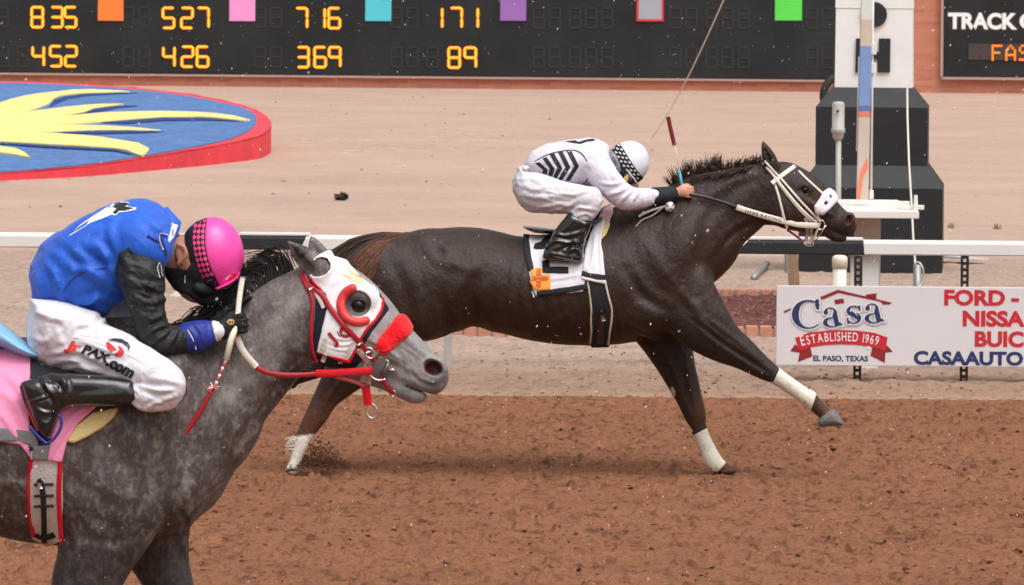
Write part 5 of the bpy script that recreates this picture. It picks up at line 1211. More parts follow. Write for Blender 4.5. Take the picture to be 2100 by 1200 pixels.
def fist(mod, fig, u, v, w, ang, sc, side=1, k=3):
    """a closed hand seen from its back: palm, four curled fingers of unequal length, thumb against the side; ang = direction of the knuckles in the picture"""
    ca, sa = math.cos(math.radians(ang)), math.sin(math.radians(ang))
    def p(x, y, z): return (u + (x * ca - y * sa) * sc, v + (x * sa + y * ca) * sc, w + z * sc)
    mod.chain([(*p(-13, 1, 0), 9.5 * sc, 7 * sc), (*p(-3, 0, 1), 12.5 * sc, 7.5 * sc), (*p(6, -.5, 1), 13 * sc, 7 * sc)], k=4)
    for i, (y, ln) in enumerate(((-10.2, .92), (-3.6, 1.06), (3.4, 1.0), (9.6, .82))):
        mod.chain([(*p(6, y, 2), 3.7 * sc), (*p(6 + 8 * ln, y * 1.03, 3), 3.8 * sc), (*p(6 + 12.5 * ln, y * 1.04, -2), 3.5 * sc), (*p(6 + 9.5 * ln, y, -8), 3.2 * sc), (*p(3, y * .95, -9), 2.9 * sc)], k=1.6, n=4)
    mod.chain([(*p(-8, -8 * side, 0), 4.6 * sc), (*p(0, -14 * side, -2), 4.3 * sc), (*p(8, -14.5 * side, -6), 3.8 * sc), (*p(14, -9 * side, -10), 3.2 * sc)], k=3)

# ------------------------------------------------------------------ rider in blue
BL = thing("person", "jockey in blue silks with black sleeves and a pink helmet, crouched on the grey horse", "person", G.W(180, 840, 0))
# the body itself, under the clothes
mb = Model(G)
mb.chain([(120, 690, 0, 52, 84), (160, 580, 0, 48, 76), (235, 510, 0, 52, 80), (300, 490, 0, 40, 84)], k=14)
mb.chain([(318, 500, 0, 40, 44), (362, 520, 0, 38, 40), (392, 535, 0, 42, 46)], k=14)
mb.ell(418, 532, 0, 58, 66, 54, 0, k=14)
mb.chain([(360, 540, 0, 30, 30), (392, 590, 0, 26, 34), (418, 606, 0, 18, 22)], k=12)                     # jaw
mb.chain([(446, 602, 0, 9, 7), (440, 616, 0, 9, 8), (432, 618, 0, 6, 6)], k=6)                             # nose
mb.chain([(408, 622, 12, 3), (414, 624, 0, 3.6), (408, 622, -12, 3)], k=3)                                # lips
for sgn in (1, -1):
    mb.chain([(364, 502, 47 * sgn, 5), (376, 506, 52 * sgn, 5), (381, 519, 53 * sgn, 5), (375, 533, 51 * sgn, 4.5), (366, 541, 47 * sgn, 5)], k=4)   # ear
    mb.ell(370, 520, 46 * sgn, 11, 18, 6, 0, k=3)
    mb.ell(443, 588, 20 * sgn, 9, 7, 7, 0, k=4, cut=True)
    mb.chain([(285, 525, 108 * sgn, 44), (293, 600, 126 * sgn, 34), (322, 690, 124 * sgn if sgn > 0 else -104, 27), (395, 692, 104 * sgn if sgn > 0 else -70, 20), (440, 678, 92 if sgn > 0 else -50, 15)], k=10)
    mb.chain([(125, 690, 85 * sgn, 58), (220, 722, 140 * sgn, 48), (330, 786, 186 * sgn, 38)] if sgn > 0 else [(150, 670, -80, 50), (270, 655, -150, 36), (300, 690, -176, 32)], k=12)
    mb.chain([(330, 788, 188, 34), (230, 806, 196, 24), (90, 810, 198, 22), (92, 870, 198, 16)] if sgn > 0 else [(300, 690, -176, 30), (240, 760, -196, 24), (120, 800, -200, 20), (110, 870, -200, 16)], k=8)
fist(mb, G, 474, 668, 92, -10, 1.35)
fist(mb, G, 470, 672, -52, -10, 1.35)
solid("body", mb, 3.2, M['skin'], BL)
# silks
mj = Model(G)
mj.pillow([(64, 545), (84, 505), (112, 481), (149, 461), (187, 441), (229, 420), (267, 413), (293, 414), (320, 427), (345, 449), (352, 470), (345, 505), (332, 540), (318, 580), (296, 606), (264, 612), (232, 626), (221, 644), (197, 651), (171, 645), (128, 633), (82, 626), (67, 615), (69, 588), (63, 566)], 0, 88, 118, k=4)
mj.chain([(292, 500, -88, 62), (292, 482, 0, 66, 60), (292, 505, 92, 62)], k=30)
mj.ell(215, 520, 50, 100, 80, 66, -25, k=30); mj.chain([(116, 576, 0, 50, 104), (165, 588, 0, 50, 106), (214, 588, 0, 40, 96)], k=18)
jersey = solid("jersey", mj, 2.8, M['blue_silk'], BL, disp=folds([
    ([(236, 590), (190, 560), (150, 548)], 4.5, 9), ([(232, 570), (215, 520), (196, 500)], 3.5, 8), ([(240, 610), (190, 612), (150, 626)], 4, 7), ([(228, 545), (200, 535), (168, 510)], -4, 9),
    ([(90, 530), (120, 580), (122, 620)], 3, 9), ([(150, 560), (130, 600), (128, 630)], 3.5, 7), ([(100, 560), (100, 600)], -2.5, 8), ([(205, 600), (170, 630)], 3, 6), ([(255, 606), (215, 630)], 3.5, 7),
    ([(240, 520), (228, 480), (232, 455)], 2.5, 9), ([(300, 450), (322, 470), (330, 500)], 3.0, 7), ([(320, 470), (336, 480)], 2, 5), ([(110, 500), (150, 530), (180, 575)], -2.5, 10), ([(75, 560), (85, 610)], 2.5, 6)], 2.0, .02, 3, rid=3.2, ang=-35, gain=1.7), smooth=1)
ms = Model(G)
ms.chain([(283, 520, 100, 50, 52), (288, 560, 118, 47, 46), (296, 605, 128, 40, 40), (306, 650, 130, 33, 36), (322, 690, 126, 34, 36), (358, 697, 112, 29, 30), (396, 691, 100, 27, 28)], k=3)
ms2 = Model(G)
ms2.chain([(283, 520, -100, 50, 52), (290, 575, -122, 44, 44), (306, 650, -126, 35, 36), (322, 690, -112, 32, 34), (400, 692, -74, 27, 28)], k=3)
slf = folds([([(250, 560), (285, 585), (330, 588)], 3, 6), ([(262, 600), (300, 620), (335, 616)], 3.5, 6), ([(284, 578), (310, 600), (335, 604)], -3, 5), ([(275, 640), (310, 655), (340, 640)], 3, 6), ([(295, 690), (320, 672), (344, 668)], 4, 5), ([(300, 712), (330, 690), (352, 676)], 3.5, 5), ([(340, 718), (352, 698), (366, 672)], 3, 5), ([(372, 716), (378, 696), (384, 672)], 2.5, 5), ([(245, 520), (262, 545), (275, 600)], 2.5, 8), ([(322, 600), (312, 640)], 2.5, 6)], 1.8, .035, 5, rid=3.0, ang=15, gain=1.5)
sl = solid("sleeve", ms, 2.2, M['black_silk'], BL, disp=slf); solid("sleeve", ms2, 3, M['black_silk'], BL, disp=folds([], 1.5, .03, 6))
mc = Model(G); mc.chain([(386, 692, 104, 30, 31), (404, 690, 101, 33, 33), (422, 685, 98, 27, 28), (431, 682, 96, 20, 21)], k=3)
cf = solid("cuff", mc, 1.8, M['navy_silk'], BL, disp=folds([([(384, 672), (400, 690), (396, 718)], 2.5, 4), ([(400, 664), (414, 685), (412, 712)], 2.5, 4), ([(420, 665), (424, 690)], 2, 3)], 1.2, .06, 8))
mc = Model(G); mc.chain([(424, 684, 97, 22, 23), (436, 681, 96, 21, 22), (449, 677, 95, 19, 20)], k=2); wf = solid("wrist_frill", mc, 1.6, M['white_cloth'], BL, disp=folds([], 2.2, .09, 4, (2.2, .6, 1)))
mc = Model(G); mc.chain([(385, 692, -80, 31), (424, 684, -66, 24)], k=3); solid("cuff", mc, 3, M['navy_silk'], BL)
mg = Model(G); mg.chain([(440, 680, 95, 20, 18), (455, 676, 95, 21, 17)], k=4); fist(mg, G, 476, 668, 94, -12, 1.55)
glv = solid("glove", mg, 1.6, M['glove'], BL)
mg = Model(G); mg.chain([(440, 680, -60, 18, 16), (455, 676, -54, 19, 16)], k=4); fist(mg, G, 472, 672, -50, -10, 1.5); solid("glove", mg, 2.4, M['glove'], BL)
print_on("glove_emblem", [{'outer': [(465, 660), (470, 655), (478, 655), (481, 660), (479, 665), (471, 667)], 'holes': [[(469, 660), (473, 658), (474, 663), (470, 664)], [(475, 658), (478, 658), (478, 663), (476, 664)]]}], [glv], mat("emblem_gold", srgb(206, 160, 100), .5), BL, off=.0012, step=3)
print_on("glove_emblem", [[(470, 683), (486, 681), (486, 683), (472, 685.5)]], [glv], M['print_white'], BL, step=3)
# breeches
mp_ = Model(G)
mp_.ell(122, 682, 0, 64, 66, 104, 0, k=20)
mp_.pillow([(62, 612), (128, 616), (200, 640), (226, 668), (120, 760), (96, 764), (92, 742), (75, 727), (62, 702), (57, 675)], 60, 46, 104, k=20)
mp_.chain([(118, 690, 96, 62, 58), (180, 712, 128, 56, 52), (240, 733, 158, 50, 48), (300, 766, 182, 46, 44), (338, 787, 196, 42, 41), (332, 800, 198, 40, 38), (305, 812, 198, 33, 34), (294, 806, 198, 32, 33)], k=10)
mp_.chain([(150, 680, -80, 60, 56), (215, 662, -120, 50, 46), (268, 655, -150, 40, 40), (296, 690, -178, 38, 38), (280, 730, -190, 33, 34)], k=10)
brf = folds([([(100, 745), (150, 738), (200, 762)], 3, 6), ([(96, 728), (160, 720), (220, 752)], 2.5, 6), ([(112, 760), (170, 752), (240, 776)], 2.5, 5), ([(290, 792), (320, 800), (356, 800)], 3, 5), ([(294, 812), (325, 822), (358, 812)], 3, 5), ([(300, 838), (320, 826), (340, 830)], 2.5, 4), ([(310, 775), (345, 780), (374, 790)], 2.0, 6), ([(125, 700), (115, 670), (130, 645)], 2.2, 7), ([(150, 690), (160, 668), (210, 665)], 2.2, 6), ([(62, 690), (90, 700), (105, 690)], 2, 6), ([(200, 680), (206, 662), (225, 650)], 2.5, 5), ([(78, 640), (110, 655), (150, 652)], 2, 5)], 2.0, .03, 9, rid=3.0, ang=22, gain=1.5)
brc = solid("breeches", mp_, 2.6, M['breeches'], BL, disp=brf)
# boots
boot_poly = [(87, 771), (100, 766), (114, 764.5), (170, 768), (230, 772), (272, 777), (286, 800), (292, 828), (243, 833), (180, 834), (145, 836), (128, 844), (121, 856), (113, 880), (107, 897), (98, 903), (90, 900), (76, 880), (64, 855), (53, 828), (46, 808), (41, 787), (50, 781)]
def boot(w0, nm, h, shift=None, label=None):
    mm_ = Model(G); pl = boot_poly if shift is None else [(a + shift[0], b_ + shift[1]) for a, b_ in boot_poly]
    mm_.pillow(pl, w0, 26, 33, k=3)
    if shift is None: mm_.ell(124, 800, w0 + 30, 22, 16, 10, 40, k=12)
    fl = folds([([(86, 772), (100, 796), (118, 812)], 5, 6), ([(98, 776), (118, 786), (132, 806)], -6, 6), ([(122, 772), (132, 785), (130, 804)], 4.5, 5), ([(94, 790), (112, 815), (118, 832)], 4, 5), ([(56, 826), (80, 818), (100, 812)], 2.5, 3), ([(74, 838), (92, 846), (104, 846)], 3, 4), ([(82, 862), (94, 868), (104, 862)], 2.5, 4), ([(140, 826), (200, 814), (286, 806)], 2, 10)], 1.2, .03, 12) if shift is None else None
    return solid("boot", mm_, h, M['patent'], BL, disp=fl)
bt1 = boot(200, "boot", 1.8); boot(-205, "boot", 3.5, (20, 0))
strap("boot_sole", [(42, 786), (47, 808), (56, 834)], 7, mat("sole_grey", srgb(92, 70, 66), .7), bt1, [bt1], G, 3, 0); strap("boot_sole", [(57, 836), (68, 862), (84, 893)], 6, mat("sole_red", srgb(190, 60, 50), .6), bt1, [bt1], G, 3, 0)
strap("boot_seam", [(235, 771), (236, 800), (234, 833)], 2, M['black_tape'], bt1, [bt1], G, .8, .0)
# collar
mk_ = Model(G); mk_.chain([(345, 470, 0, 44, 56), (357, 482, 0, 43, 54)], k=3)
garment("collar", mk_, [(340, 420), (372, 455), (369, 470), (345, 530), (328, 532), (330, 470)], 3, 2.2, M['blue_silk'], BL)
col_ = bpy.data.objects["collar"]
print_on("collar_stripe", [[(352, 458), (365, 462), (357, 485), (346, 498), (344, 492)]], [col_, jersey], M['print_white'], BL)
# helmet
HC, HR, HA = (437, 521), (61, 75, 64), -4
mh = Model(G); mh.ell(437, 521, 0, 60, 74, 63, HA, k=4); mh.ell(412, 524, 0, 42, 66, 58, -4, k=10)
mh.chain([(404, 590, 40, 10, 8), (420, 592, 0, 22, 40), (404, 590, -40, 10, 8)], k=12)
hel = solid("helmet", mh, 2.0, mat("helmet_black", srgb(30, 30, 33), .6, .35, bump=.2, bscale=90), BL)
me_ = Model(G); me_.ell(437, 521, 0, 62.5, 76.5, 65.5, HA, k=1); me_.ell(412, 524, 0, 44, 68, 60.5, -10, k=10)
band_r = [(425.5, 440), (421, 470), (420, 500), (425, 530), (434, 556), (447, 580)]
pink_poly = band_r + [(520, 600), (520, 430)]
shell = garment("helmet_cover", me_, [(425.5, 436), (421, 470), (420, 500), (425, 530), (434, 556), (447, 580), (456, 596), (520, 600), (520, 430)], 0.2, 1.6, M['pink_shell'], hel)
me2 = Model(G); me2.ell(437, 521, 0, 61.5, 75.5, 64.5, HA, k=1); me2.ell(412, 524, 0, 43.2, 67.2, 59.6, -10, k=10)
band = garment("helmet_band", me2, [(426, 436), (421, 470), (420, 500), (425, 530), (434, 556), (444, 575), (416, 579), (405, 552), (398, 520), (393.5, 490), (396, 462), (405, 436)], 0.2, 1.6, mat("band_black", srgb(28, 26, 30), .6), hel)
dia = []
left = [(403.5, 447), (396, 465), (393, 492), (397, 520), (404, 548), (414, 573)]; right = [(425, 447), (421, 470), (420, 500), (425, 530), (433, 553), (441, 566)]
nr = 11
for i in range(nr):
    for j in (0, 1, 2):
        for (tc_, sc_) in (((i + .5) / nr, 1),):
            t = tc_; a_ = along([(p[0], p[1], 0) for p in left], t); c_ = along([(p[0], p[1], 0) for p in right], t); dv = .47 / nr
            a2 = along([(p[0], p[1], 0) for p in left], min(1, t + dv)); c2 = along([(p[0], p[1], 0) for p in right], min(1, t + dv)); a0 = along([(p[0], p[1], 0) for p in left], max(0, t - dv)); c0 = along([(p[0], p[1], 0) for p in right], max(0, t - dv))
            g0 = (j + .5) / 3 if True else 0; hw = .165
            f_ = lambda A, B, s: (lerp(A[0], B[0], s), lerp(A[1], B[1], s))
            dia.append([f_(a_, c_, g0 - hw), f_(a0, c0, g0), f_(a_, c_, g0 + hw), f_(a2, c2, g0)])
print_on("band_diamonds", dia, [band, shell], mat("diamond_pink", srgb(236, 66, 130), .55), hel, off=.001, step=6)
mv = Model(G); mv.pillow([(437, 590), (452, 583), (478, 571), (494, 556), (497, 548), (488, 574), (470, 588), (444, 599)], 0, 6, 50, k=2); solid("helmet_peak", mv, 2, M['pink_shell'], hel)
print_on("helmet_emblem", [[(470, 570), (476, 562), (490, 561), (494, 556), (492, 572), (482, 580), (472, 578)]], [shell], M['print_red'], hel, step=4)
strap("emblem_edge", [(462, 573), (466, 565), (474, 568), (478, 562), (491, 560)], 1.6, M['print_white'], hel, [shell], G, .6, .4)
strap("cover_seam", [(422, 484), (450, 484), (484, 494)], 1.4, mat("seam_pink", srgb(206, 40, 132), .5), hel, [shell], G, .5, .0); strap("cover_seam", [(440, 556), (470, 546), (496, 528)], 1.4, bpy.data.materials["seam_pink"], hel, [shell], G, .5, .0)
# mask and goggles
garment("face_mask", mb, [(338, 546), (384, 553), (392, 540), (408, 520), (448, 560), (462, 600), (450, 626), (420, 632), (386, 606), (352, 594), (338, 578)], 3.5, 2.4, M['black_cloth'], BL, wmin=-80, wmax=80)
garment("goggles", mb, [(420, 576), (452, 566), (462, 596), (438, 606), (424, 596)], 8, 2.2, mat("goggle_lens", srgb(30, 24, 28), .15, .5, coat=.5), BL, wmin=-60, wmax=60)
msk = bpy.data.objects["face_mask"]
strap("goggle_strap", [(378, 546), (380, 561), (379, 580)], 1.4, M['print_white'], BL, [msk], G, .5, 0)
mq = Model(G); mq.ell(425, 598, 28, 5, 4, 4, 0); solid("helmet_buckle", mq, 1.4, M['pink_shell'], hel)
strap("hair", [(352, 488), (366, 478), (384, 470)], 14, M['hair_black'], BL, [bpy.data.objects["body.002"]] if "body.002" in o_bvh else [jersey], G, 2, 0)
# prints
print_on("jersey_star", [[(140, 486), (164, 462), (187, 446), (206, 434), (226, 421), (240, 414), (262, 414.5), (266, 418), (262, 424), (280, 426), (279, 430), (262, 434), (244, 436), (238, 442), (228, 441), (206, 450), (184, 458), (176, 464)]], [jersey], M['print_white'], BL, off=.001)
print_on("jersey_star", [[(146, 480), (166, 464), (184, 452), (178, 461), (170, 466)]], [jersey], M['blue_silk'], BL, off=.0025)
print_on("jersey_star", [[(231, 425), (243, 417), (260, 416.5), (266, 420), (255, 424), (275, 428), (256, 433), (244, 433), (238, 440), (231, 437), (240, 429)]], [jersey], M['print_black'], BL, off=.0025)
strap("sleeve_emblem", [(329, 536), (320, 548), (326, 560), (328, 570)], 1.6, M['print_white'], BL, [sl], G, .5, .2); strap("sleeve_emblem", [(328, 540), (334, 552), (328, 562), (334, 566)], 1.4, M['print_white'], BL, [sl], G, .5, .2)
strap("jersey_seam", [(121, 628), (134, 590), (160, 564), (200, 552), (232, 549)], 1.8, mat("seam_navy", srgb(20, 36, 92), .6), BL, [jersey], G, .6, 0)
strap("cuff_piping", [(384, 676), (396, 695), (402, 716)], 2.2, M['print_white'], BL, [cf, sl], G, 1, .5)
strap("collar_trim", [(302, 484), (322, 494), (336, 500)], 6, M['navy_silk'], BL, [jersey, col_], G, 3, 0); strap("collar_trim", [(328, 482), (332, 496), (336, 512), (342, 520)], 7, M['navy_silk'], BL, [jersey, col_], G, 3, 0)
strap("collar_piping", [(327, 480), (325, 492), (333, 512)], 1.8, M['print_white'], BL, [jersey, col_], G, 4, 0); strap("collar_piping", [(329, 478), (341, 480), (343, 484)], 1.8, M['print_white'], BL, [jersey, col_], G, 4, 0)
text_on("lettering", "Jr", 25, 139, 716, 13, [brc], M['print_red'], BL, off=.005, bold=.06, shear=.2, sx=1.42)
text_on("lettering", "PAX", 26, 167, 722.5, 21, [brc], M['print_black'], BL, off=.005, bold=.06, shear=.2, sx=1.12)
text_on("lettering", ".com", 28, 217, 747, 27, [brc], M['print_black'], BL, off=.005, bold=.06, shear=.15, sx=1.08)
print_on("breeches_emblem", [[(218, 703), (224, 703), (233, 711), (240, 718), (228, 722), (221, 717)], [(242, 709), (250, 714), (255, 722), (252, 728), (240, 730), (229, 726), (240, 724), (246, 719)]], [brc], M['print_red'], BL, off=.004, step=4)
print_on("breeches_emblem", [[(220, 699), (234, 695), (250, 697), (262, 704), (266.5, 712), (263.5, 720.5), (261, 712), (252, 704), (238, 700)]], [brc], M['print_black'], BL, off=.004, step=4)
strap("breeches_seam", [(150, 690), (200, 702), (270, 730), (312, 756)], 5, M['white_cloth'], BL, [brc], G, .7, -.2)

# ------------------------------------------------------------------ rider in white
WH = thing("person", "jockey in white silks with black chevrons and a white helmet, crouched on the dark horse", "person", D.W(1160, 540, 0))
mb = Model(D)
mb.chain([(1098, 388, 0, 32, 52), (1130, 350, 0, 28, 46), (1190, 334, 0, 34, 50), (1230, 330, 0, 28, 52)], k=10)
mb.chain([(1238, 332, 0, 24, 27), (1262, 342, 0, 24, 25)], k=8); mb.ell(1282, 340, 0, 40, 44, 36, 20, k=8)
mb.chain([(1262, 352, 0, 20, 20), (1276, 374, 0, 16, 19), (1288, 382, 0, 11, 13)], k=8); mb.chain([(1304, 376, 0, 6, 4.5), (1302, 385, 0, 6, 5)], k=4); mb.chain([(1290, 392, 6, 2.4), (1293, 393, 0, 2.6), (1290, 392, -6, 2.4)], k=2)
for sgn in (1, -1):
    mb.ell(1258, 346, 27 * sgn, 6, 10, 5, 0, k=2); mb.ell(1303, 366, 12 * sgn, 5, 4, 4, 0, k=3, cut=True)
    mb.chain([(1228, 345, 62 * sgn, 28), (1252, 378, 76 * sgn, 23), (1283, 406, 74 * sgn if sgn > 0 else -66, 18), (1343, 403, 58 if sgn > 0 else -40, 12), (1384, 398, 50 if sgn > 0 else -30, 9.5)], k=8)
    mb.chain([(1102, 392, 50 * sgn, 36), (1155, 405, 84 * sgn, 28), (1204, 410, 104 * sgn, 24), (1186, 446, 108 * sgn, 20), (1158, 490, 110 * sgn, 16), (1140, 520, 110 * sgn, 12)], k=8)
fist(mb, D, 1403, 393, 50, 6, .92); fist(mb, D, 1400, 396, -28, 6, .9)
wbody = solid("body", mb, 2.0, M['skin2'], WH)
mj = Model(D)
mj.pillow([(1080, 337), (1092, 311), (1121, 296), (1159, 287.5), (1206, 283.5), (1226, 290), (1243, 302), (1250, 326), (1246, 362), (1215, 387), (1170, 381), (1130, 378), (1105, 368), (1084, 348)], 0, 44, 70, k=4)
mj.chain([(1218, 337, -56, 34), (1216, 322, 0, 34, 34), (1219, 339, 58, 34)], k=16); mj.ell(1170, 340, 36, 62, 42, 40, 0, k=16); mj.chain([(1104, 340, 0, 26, 60), (1150, 338, 0, 34, 64)], k=12)
wj = solid("jersey", mj, 2.0, M['white_silk'], WH, disp=folds([([(1100, 350), (1140, 345), (1180, 360)], 1.2, 5), ([(1110, 320), (1150, 305), (1200, 300)], 1.2, 6), ([(1196, 378), (1210, 355), (1212, 335)], 2, 5), ([(1220, 292), (1235, 315), (1250, 330)], 1.6, 5)], 1.0, .03, 4, rid=2.0, ang=-25, gain=1.5))
ms = Model(D); ms.chain([(1221, 342, 60, 33, 33), (1243, 368, 76, 30, 30), (1266, 392, 82, 27, 27), (1284, 406, 80, 25, 25), (1310, 408, 70, 20, 21), (1345, 403, 56, 16.5, 17)], k=3)
wsl = solid("sleeve", ms, 1.8, M['white_silk'], WH, disp=folds([([(1230, 375), (1255, 378), (1280, 372)], 1.8, 4), ([(1245, 400), (1265, 395), (1290, 386)], 2, 4), ([(1266, 422), (1280, 405), (1294, 392)], 2.2, 4), ([(1290, 428), (1298, 410), (1310, 392)], 1.8, 4), ([(1320, 424), (1322, 406)], 1.4, 4), ([(1255, 345), (1262, 370)], 1.4, 5)], 1.0, .04, 6, rid=2.2, ang=30, gain=1.4))
ms = Model(D); ms.chain([(1225, 340, -60, 34, 34), (1255, 378, -80, 29, 29), (1284, 406, -70, 25, 25), (1345, 403, -38, 16.5, 17)], k=3); solid("sleeve", ms, 2.4, M['white_silk'], WH)
mc = Model(D); mc.chain([(1336, 404, 58, 18.5, 19), (1356, 402, 54, 18.5, 19), (1376, 399, 51, 16.5, 17)], k=2); wcf = solid("cuff", mc, 1.5, M['black_cloth'], WH, disp=folds([], 1.2, .08, 3))
mc = Model(D); mc.chain([(1340, 404, -40, 18.5, 19), (1376, 400, -32, 16.5, 17)], k=2); solid("cuff", mc, 2, M['black_cloth'], WH)
strap("cuff_piping", [(1333, 386), (1338, 402), (1344, 421)], 2.6, M['print_white'], WH, [wcf, wsl], D, 1.2, .4)
mp_ = Model(D)
mp_.pillow([(1064, 342), (1084, 345), (1118, 368), (1160, 378), (1166, 420), (1120, 436), (1096, 433), (1064, 416), (1052, 392), (1053, 366)], 0, 36, 70, k=8)
mp_.chain([(1100, 393, 48, 42, 38), (1150, 405, 84, 33, 32), (1196, 410, 106, 30, 29), (1207, 413, 110, 28, 27), (1200, 430, 111, 25, 24), (1193, 438, 111, 24, 23)], k=8)
mp_.chain([(1100, 393, -48, 42, 38), (1150, 405, -84, 33, 32), (1206, 412, -110, 28, 27), (1193, 438, -111, 24, 23)], k=8)
mp_.chain([(1076, 346, 0, 8, 50), (1082, 344, 0, 7, 50)], k=3)
wbr = solid("breeches", mp_, 2.0, M['breeches'], WH, disp=folds([([(1105, 425), (1150, 420), (1190, 425)], 2, 4), ([(1070, 400), (1110, 405), (1160, 400)], 1.6, 5), ([(1150, 395), (1180, 400), (1205, 390)], 1.6, 4), ([(1168, 436), (1190, 426), (1220, 430)], 2, 3.5), ([(1180, 446), (1200, 438), (1216, 446)], 1.6, 3), ([(1075, 380), (1100, 390), (1125, 380)], 1.6, 5), ([(1130, 432), (1160, 425), (1185, 410)], 1.8, 4)], 1.0, .04, 9, rid=2.4, ang=10, gain=1.5))
wboot = [(1169, 434), (1190, 441), (1216, 453), (1210, 470), (1203, 490), (1197, 512), (1197, 534), (1190, 541), (1168, 540), (1116, 536), (1112, 528), (1119, 504), (1128, 488), (1138, 471), (1152, 455)]
for w0, sh in ((113, 0), (-116, 6)):
    mm_ = Model(D); mm_.pillow([(a + sh, b_) for a, b_ in wboot], w0, 17, 22, k=2)
    o = solid("boot", mm_, 1.5 if w0 > 0 else 2.5, M['patent'], WH, disp=folds([([(1122, 506), (1140, 494), (1165, 498)], 3.5, 4), ([(1140, 480), (1160, 484), (1200, 474)], 2.5, 4), ([(1150, 512), (1170, 505), (1194, 506)], -3.5, 4), ([(1165, 520), (1176, 508), (1192, 520)], 3.5, 4), ([(1180, 494), (1186, 520)], 2.5, 3), ([(1128, 520), (1150, 524), (1180, 530)], 2.0, 4), ([(1200, 460), (1192, 500)], 2.2, 4)], 1.0, .05, 14))
    if w0 > 0: wbt = o
mh = Model(D); mh.ell(1289, 334, 0, 42, 46, 37, 24, k=3); mh.ell(1278, 342, 0, 28, 40, 34, 24, k=6)
whel = solid("helmet", mh, 1.5, M['white_shell'], WH)
# the black band with small white marks runs slantwise round the shell
bl_ = [(1253, 300), (1262, 318), (1276, 342), (1290, 361), (1303, 374)]; br_ = [(1270, 292), (1281, 308), (1294, 330), (1306, 348), (1318, 362)]
me2 = Model(D); me2.ell(1289, 334, 0, 43.2, 47.2, 38.2, 24, k=1); me2.ell(1278, 342, 0, 29, 41, 35, 24, k=6)
wband = garment("helmet_band", me2, [(1240, 290)] + [(p[0] - 5, p[1] + 2) for p in bl_[1:]] + [(1308, 382), (1328, 372)] + br_[::-1] + [(1262, 280)], .2, 1.3, mat("wband_black", srgb(30, 30, 34), .6), whel)
marks = []
for i in range(8):
    for j in range(3):
        t = (i + .5 + (.5 if j == 1 else 0)) / 8.4; a_ = along([(*p, 0) for p in bl_], t); c_ = along([(*p, 0) for p in br_], t); s_ = .2 + .3 * j; x, y = lerp(a_[0], c_[0], s_), lerp(a_[1], c_[1], s_)
        marks.append([(x - 3.0, y - 1.4), (x - .4, y - 2.4), (x + .4, y), (x + 2.6, y - .6), (x + 2.0, y + 2.2), (x - 1, y + 2.0)])
print_on("band_marks", marks, [wband], M['print_white'], whel, step=6)
for q_ in ([(1296, 300), (1312, 318), (1322, 340)], [(1284, 294), (1304, 302), (1326, 322)], [(1300, 340), (1316, 334), (1330, 338)]): strap("shell_seam", q_, 1.2, mat("seam_grey", srgb(176, 176, 190), .5), whel, [whel], D, .4, 0)
garment("neck_gaiter", mb, [(1250, 304), (1264, 318), (1272, 340), (1274, 352), (1262, 360), (1250, 345), (1243, 330)], 4, 1.6, mat("gaiter_grey", srgb(120, 120, 128), .7, var=.7, vscale=45), WH, wmin=-50, wmax=50)
garment("face_mask", mb, [(1268, 344), (1282, 352), (1290, 380), (1280, 386), (1268, 378)], 3, 1.6, M['black_cloth'], WH, wmin=-50, wmax=50)
mq = Model(D); mq.ell(1286, 366, 24, 17, 14, 13, 30, k=2); mq.ell(1284, 367, -20, 15, 12, 12, 30, k=2); mq.chain([(1296, 366, 14, 9), (1300, 367, 0, 8), (1296, 366, -14, 9)], k=4); gog = solid("goggles", mq, 1.4, bpy.data.materials["goggle_lens"], WH)
print_on("goggle_badge", [[(1284 + 4.5 * math.cos(t), 366 + 5.5 * math.sin(t)) for t in np.linspace(0, 6.28, 14)[:-1]]], [gog], mat("badge_yellow", srgb(214, 176, 84), .4), WH, step=3)
strap("chin_strap", [(1284, 345, 36), (1296, 362, 34), (1306, 374, 24), (1311, 385, 10)], 3.5, M['leather_w'], WH, None, D, 1.2, 0)
# prints: chevrons, outline, shoulder mark
def chev(x0, y0, xm, ym, x1, y1, wd): return [(x0, y0), (x0 + wd, y0 - wd * .25), (xm + wd, ym), (x1 + wd * .8, y1), (x1 - wd * .2, y1), (xm - .5, ym)]
chs = []
for (x0, y0, xm, ym, x1, y1) in ((1097, 335, 1114, 348, 1112, 366), (1112, 325, 1128, 346, 1124, 366), (1127, 317, 1144, 345, 1133, 368), (1144, 312, 1160, 343, 1146, 369), (1161, 309, 1178, 341, 1161, 371)): chs.append(chev(x0, y0, xm, ym, x1, y1, 9.5))
print_on("chevrons", chs, [wj], M['print_black'], WH, step=4)
strap("jersey_outline", [(1082, 345), (1100, 329), (1130, 315), (1160, 309), (1180, 308), (1194, 316), (1204, 331)], 2.4, M['print_black'], WH, [wj, wsl], D, .5, .2); strap("jersey_outline", [(1205, 366), (1204, 373), (1196, 377)], 2.4, M['print_black'], WH, [wj, wsl, wbr], D, .5, .2)
print_on("shoulder_mark", [[(1158, 290), (1180, 288), (1186, 291.5), (1205, 286), (1214, 284.6), (1222, 287), (1216, 290), (1204, 291), (1190, 296), (1172, 293.5)]], [wj], M['print_black'], WH, step=4)
